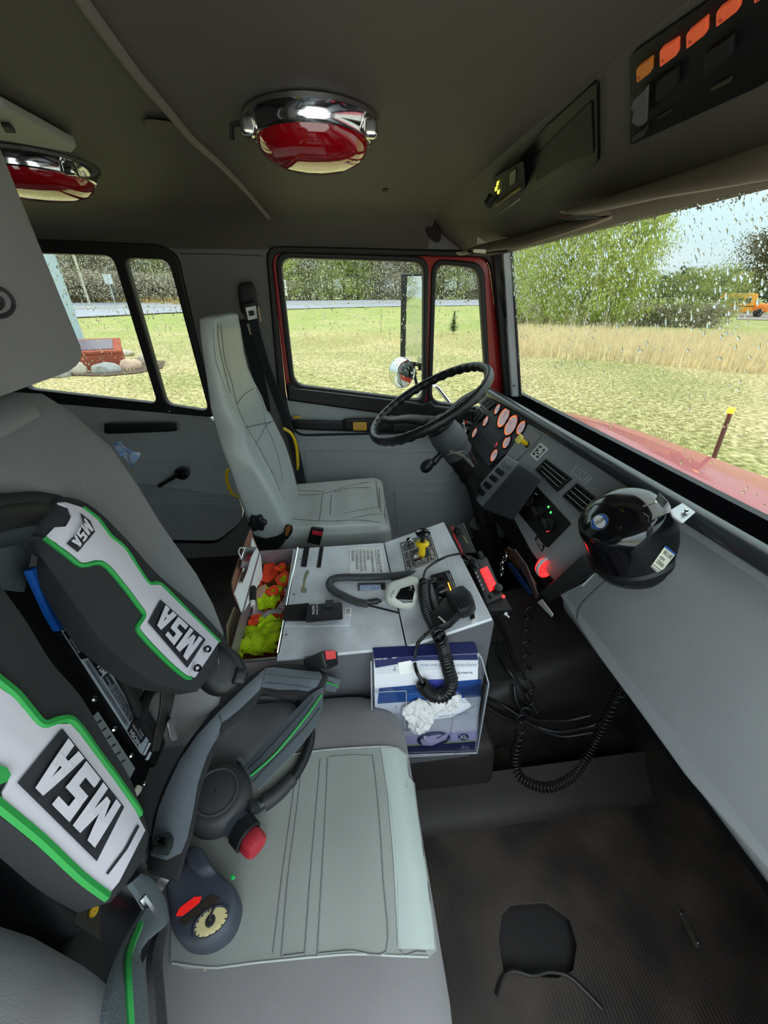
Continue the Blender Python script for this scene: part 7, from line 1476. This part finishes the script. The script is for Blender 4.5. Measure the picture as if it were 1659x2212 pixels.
used = [0]*4; names = ['tall bare grey woodland tree behind the road', 'tall bare grey woodland tree behind the road', 'olive green woodland tree behind the road', 'yellow green budding tree behind the road']
for row, (dr, n_, k_h) in enumerate(((20, 46, 1.25),(29, 46, 1.75))):
    for i in range(n_):
        a = azim(-120)+(azim(1110)-azim(-120))*(i+rnd.uniform(.1,.9))/n_; px_ = 829.5+952*math.tan(a-YAW)
        pi_ = rnd.choice([0,1,0,1,2]) if px_ < 560 else (rnd.choice([3,2,3,0]) if px_ < 850 and row == 0 else rnd.choice([0,1,1,2]))
        o = protos[pi_] if not used[pi_] else copy_tree(protos[pi_]); used[pi_] = 1
        r_ = interp(a, Rn_)+dr+rnd.uniform(-3,3); sc_f = r_/95*k_h*rnd.uniform(.85,1.2); o.location = gp3(a, r_, -.2); o.rotation_euler.z = rnd.uniform(0, 6.28); o.scale = (sc_f*1.25, sc_f*1.25, sc_f)
        tag(o, names[pi_], 'tree', 'woodland behind the road')
wil = [make_tree('willow', *tree_mesh(7.5, 2.4, 77, 12000, .095, 11+i, thick=.05, weep=True, base=.02, stems=7), barkp, lf_y) for i in range(2)]
wl_spots = [(1118,44,.80,'first'),(1165,42,.95,'second'),(1215,41,1.05,'third'),(1262,41,1.18,'fourth'),(1310,42,1.15,'fifth'),(1355,43,1.05,'sixth')]
for i, (px_, r_, s_, w_) in enumerate(wl_spots):
    o = wil[i] if i < 2 else copy_tree(wil[i % 2]); o.location = gp3(azim(px_), r_, -.1); o.rotation_euler.z = i*1.3; o.scale = (s_,)*3; tag(o, 'yellow green willow in the thicket beside the windshield pillar, %s from the left' % w_, 'tree')
sm = [make_tree('young_tree', *tree_mesh(4.0, 1.7, 34, 3600, .075, 31+i, thick=.05, weep=True, base=.05, stems=2), barkg, lf_o) for i in range(2)]
for i, (px_, r_, s_, lab) in enumerate([(1395,48,1.05,'small leafy tree just right of the willow thicket'),(1440,47,1.0,'second small leafy tree right of the willow thicket'),(1495,46,1.05,'small leafy tree midway between the willows and the yellow bus'),(1545,48,1.1,'small leafy tree left of the yellow bus'),(1590,60,1.1,'small yellowish tree just behind the yellow bus')]):
    o = sm[i] if i < 2 else copy_tree(sm[i % 2]); o.location = gp3(azim(px_), r_, -.1); o.rotation_euler.z = i*2.1; o.scale = (s_,)*3; tag(o, lab, 'tree')
big_ = make_tree('large_tree', *tree_mesh(11, 5.0, 60, 9000, .16, 51, thick=.3, base=.25), barkg, lf_r); big_.location = gp3(azim(1625), 92, -.2); tag(big_, 'large dark brownish tree behind the yellow bus', 'tree')
big2 = make_tree('large_tree', *tree_mesh(13, 5.5, 60, 9000, .16, 52, thick=.3, base=.25), barkg, lf_d); big2.location = gp3(azim(1700), 88, -.2); tag(big2, 'large dark green tree at the right edge', 'tree')
dpr = make_tree('distant_tree', *tree_mesh(11, 5, 30, 900, .5, 61, thick=.3, base=.1), barkg, lf_d)
for i in range(22):
    a = azim(1090)+(azim(1700)-azim(1090))*i/21; o = dpr if i == 0 else copy_tree(dpr); o.location = gp3(a, 190+rnd.uniform(-10,10), -.5); o.rotation_euler.z = i; s_ = rnd.uniform(.75,1.1); o.scale = (s_*1.5, s_*1.5, s_); tag(o, 'dark green distant tree on the horizon beyond the field', 'tree', 'distant trees on the horizon')
for i in range(16):
    a = -PI*.30-i*.12; o = copy_tree(protos[i % 3]); o.location = gp3(a, 70+rnd.uniform(-5,5), -.2); o.rotation_euler.z = i; tag(o, 'grey woodland tree behind the truck', 'tree', 'woodland behind the truck')
br = make_tree('undergrowth', *tree_mesh(2.2, 2.2, 60, 4200, .06, 71, thick=.03, base=.0, stems=5), barkg, lf_b)
for i in range(34):
    px_ = -60+i*35 if i < 20 else 1105+(i-20)*34; a = azim(px_); r_ = interp(a, Rn_)+17 if i < 20 else 47
    o = br if i == 0 else copy_tree(br); o.location = gp3(a, r_, -.1); o.rotation_euler.z = i*1.7; s_ = 1.5 if i < 20 else .75; o.scale = (s_*1.6, s_*1.6, s_); tag(o, 'grey brown bushy undergrowth at the foot of the ' + ('woodland across the road' if i < 20 else 'thicket beyond the tall dry grass'), 'bush', 'undergrowth across the road' if i < 20 else 'undergrowth beyond the tall grass')
pn = thing('pine_sapling', 'small pine sapling standing in the dry field beyond the vent window', 'tree', gp3(azim(985), 31)); tb_ = B(); tb_.tube([pn.location, pn.location+V((0,0,1.5))], [.03,.006], n=6); tb_.obj('trunk', barkg, pn)
nb_ = B(); rq = random.Random(3)
for i in range(700):
    t = rq.random(); L_ = .75*(1-t)+.08; d = rq.uniform(0, 6.28); p = pn.location+V((0,0,.15+1.35*t)); q = p+V((math.cos(d), math.sin(d), .25))*L_*rq.uniform(.5,1); s_ = V((-math.sin(d), math.cos(d), 0))*.03; nb_.add([p-s_, p+s_, q], [(0,1,2)])
nb_.obj('needles', leafmat('pine_needles', (104,124,76), (130,148,96)), pn, smooth=None)
# ---- stakes, poles and signs
def pole(nm, lab, cat, px_, ytop, R_, w, m, grp=None, ybot=None):
    a = azim(px_); d = ray(px_, ytop); base = None
    # top height at this distance along the vertical
    p0 = gp3(a, R_); hdir = V((p0.x, p0.y, 0)); best = None
    lo_, hi_ = p0.z, 14.0
    for _ in range(30):
        m_ = (lo_+hi_)/2; q = V((p0.x, p0.y, m_))-EYE; yy = CY-FPX*q.dot(UP)/q.dot(FW)
        if yy > ytop: lo_ = m_
        else: hi_ = m_
    t = thing(nm, lab, cat, p0, grp); B().tube([p0-V((0,0,.3)), V((p0.x, p0.y, lo_))], w, n=10).obj('post', m, t); return t, V((p0.x, p0.y, lo_))
M['galv'] = mat('galvanised_metal', (176,190,196), .5)
def pxat(x, y): return 829.5+952*math.tan(0)
pole('marker_stake', 'thin dark stake in the field beyond the driver door', 'stake', 823, 668, 31, .012, mat('dark_stake', (70,64,56), .7))
pole('light_pole', 'thick pale blue grey pole behind the brick monument', 'pole', 134, 420, 21.5, .24, mat('pale_blue_pole', (172,192,204), .5))
pole('utility_pole', 'slim pale utility pole across the road beyond the rear door window', 'pole', 188, 470, 62, .14, mat('pale_pole', (192,184,168), .7))
t, top = pole('street_sign', 'pale sign on a post across the road right of the utility pole', 'sign', 244, 592, 62, .06, M['galv'])
B().box(top+V((0,0,-.5)), (.9,.03,1.0)).obj('board', mat('sign_back', (196,204,208), .5), t)
t, top = pole('speed_sign', 'white speed sign at the left edge of the driver door window', 'sign', 616, 604, 58, .05, M['galv'])
sgn_ = B(); sgn_.box(top+V((0,0,-.9)), (.62,.03,1.7)); sgn_.obj('board', M['paper'], t)
SPn = PL(top+V((0,-.03,-.9)), (1,0,0), (0,0,1)); B().text('45', SPn, 0, -.3, .5).obj('lettering', M['ink'], t); B().text('SPEED\nLIMIT', SPn, 0, .4, .22).obj('lettering', M['ink'], t)
# ---- school bus far away
bc_ = gp3(azim(1618), 75); bu = thing('school_bus', 'yellow orange school bus far away at the right of the windshield', 'bus', bc_)
f_ = V((_c(azim(1618)), -_s(azim(1618)), 0)); s_ = V((_s(azim(1618)), _c(azim(1618)), 0)); zz = V((0,0,1)); byel = mat('bus_yellow', (240,160,44), .4)
def bbx(x0_, x1_, y0_, y1_, z0_, z1_, nm, m, r=.12, par=bu): return B().rbox([bc_+f_*x+s_*y+zz*z for x in (x0_,x1_) for y in (y0_,y1_) for z in (z0_,z1_)], r=r, n=3).obj(nm, m, par)
bd_ = bbx(-3.0,.9,0,2.3,.5,2.7,'body',byel); bbx(.8,2.5,.2,2.1,.5,1.6,'hood',mat('bus_orange', (240,130,36), .4), .35)
for i in range(4): bbx(-2.8+i*.85,-2.15+i*.85,-.03,.02,1.6,2.2,'window',mat('bus_glass', (70,80,84), .2), .1)
bbx(-3.0,.9,-.02,.02,1.2,1.3,'stripe',M['blackm']); bbx(-2.6,.5,.1,2.2,2.68,2.8,'roof',mat('bus_roof', (236,196,120), .5)); bbx(.85,.95,.3,2.0,1.6,2.4,'windshield',mat('bus_glass', (70,80,84), .2))
for x in (-2.0, 1.6): 
    w_ = B(); w_.lathe(bc_+f_*x-s_*.02+zz*.48, -s_, [(.001,.12),(.22,.12),(.28,.10),(.48,.10),(.50,0),(.48,-.2)], n=24); w_.obj('wheel', M['rubber'], bu)
ap_ = B(); ap_.plate([[(-14,-16),(14,-16),(14,2.6),(-14,2.6)]], PL((0,0,-1.16), (1,0,0), (0,1,0)), t=.04, px=False); ap_.obj('bounce_pad', mat('pale_bounce_concrete', (188,184,176), .8, var=.1, vs_=1.5), kind='structure')  # unseen pale pad, added to bounce neutral light up into the cab
gr = B(); gr.loft([[gp3(azim(x), r, .04) for r in (66, 92)] for x in (1610,1640,1670,1720,1800)], caps=False, closed=False); gr.obj('gravel_drive', mat('pale_gravel', (150,140,130), .8), kind='structure')
# ---- brick monument with boulders
mo_ = gp3(azim(158), 18.3); 
mb0 = thing('brick_monument', 'low brick monument with a sloping dark plaque beyond the rear door window', 'monument', mo_)
ang_ = azim(176)+.10; ux = V((_c(ang_), -_s(ang_), 0)); uy = V((_s(ang_), _c(ang_), 0)); brick = mat('red_brick', (158,78,56), .8, var=.3, vs_=9); W_, D_, H_ = 1.75, 1.05, .62
core = B(); core.hexa([mo_+ux*x+uy*y+zz*z for x in (-W_/2+.02, W_/2-.02) for y, zt in ((.02, H_-.03),(D_-.02, H_+.30)) for z in (-.1, zt)]); core.obj('mortar_core', mat('mortar', (150,140,130), .9), mb0)
bw, bh, first = .20, .066, None
for face in range(2):
    for row in range(8 if face == 0 else 12):
        L_ = W_ if face == 0 else D_; k = 0; x = -(bw+.01)/2*(row % 2)
        while x < L_:
            xa, xb = max(0, x), min(L_, x+bw); zt = row*(bh+.011)
            if xb-xa > .03:
                if face == 0 and zt+bh < H_: c8 = [mo_+ux*(-W_/2+q)+uy*y+zz*z for q in (xa, xb) for y in (-.006+random.uniform(-.003,.003), .05) for z in (zt, zt+bh)]; ok = True
                elif face == 1 and zt+bh < H_+.30*xa/D_: c8 = [mo_+ux*y+uy*q+zz*z for q in (xa, xb) for y in (W_/2-.05, W_/2+.006+random.uniform(-.003,.003)) for z in (zt, zt+bh)]; ok = True
                else: ok = False
                if ok: B().hexa(c8).obj('brick', brick, mb0, smooth=None)
            x += bw+.012
cap = B(); cap.hexa([mo_+ux*x+uy*y+zz*(zt+z) for x in (-W_/2-.04, W_/2+.04) for y, zt in ((-.04, H_-.03),(D_+.04, H_+.31)) for z in (0,.07)]); cap.obj('cap', brick, mb0)
plq = B(); plq.hexa([mo_+ux*x+uy*y+zz*(zt+z) for x in (-W_/2+.12, W_/2-.22) for y, zt in ((.10, H_+.07),(D_-.10, H_+.325)) for z in (0,.04)]); plq.obj('plaque', mat('dark_bronze', (112,100,112), .35, metal=.4), mb0)
mul = B(); pts = [gp3(azim(x), r, .03) for x, r in ((90,17.6),(170,16.8),(250,16.8),(310,17.6),(320,19.4),(260,21),(150,21.4),(90,20))]; mul.add([sum(pts, V((0,0,0)))/8+V((0,0,.08))]+pts, [(0, i+1, (i+1) % 8+1) for i in range(8)]); mul.obj('mulch_bed', mat('dark_mulch', (92,74,60), .9, var=.35, vs_=14), kind='structure', smooth=None)
rockm = [mat('pale_granite', (186,176,160), .7, var=.18, vs_=6), mat('grey_granite', (150,152,150), .7, var=.18, vs_=6), mat('pink_granite', (200,170,150), .7, var=.18, vs_=6)]
rocks = [(170,806,.34,.30,0,'pale rounded boulder in front of the brick monument'),(232,803,.50,.24,1,'grey flat boulder second from the left by the monument'),(286,797,.40,.30,2,'pinkish boulder at the right end of the row by the monument'),(316,786,.34,.28,0,'pale boulder partly behind the window bar'),(268,768,.45,.2,0,'long pale boulder behind the mulch bed'),(130,812,.36,.2,1,'low grey boulder beside the headrest edge')]
for i, (x, y, a_, h_, mi, lab) in enumerate(rocks):
    c_ = P(x, y, Z=-1.18); b = B(); vs = []; m1_, m2_ = 18, 10
    for j in range(m2_+1):
        for k in range(m1_):
            th, ph = PI*j/m2_, 2*PI*k/m1_; d = V((math.sin(th)*math.cos(ph), math.sin(th)*math.sin(ph), math.cos(th))); r_ = 1+.22*noise.noise(d*1.6+V((i*7,0,0)))
            vs.append(c_+V((d.x*a_*r_, d.y*a_*.75*r_, d.z*h_*r_+h_*.3)))
    b.add(vs, [(j*m1_+k, j*m1_+(k+1) % m1_, (j+1)*m1_+(k+1) % m1_, (j+1)*m1_+k) for j in range(m2_) for k in range(m1_)]); tag(b.obj('boulder', rockm[mi], smooth=60), lab, 'rock')
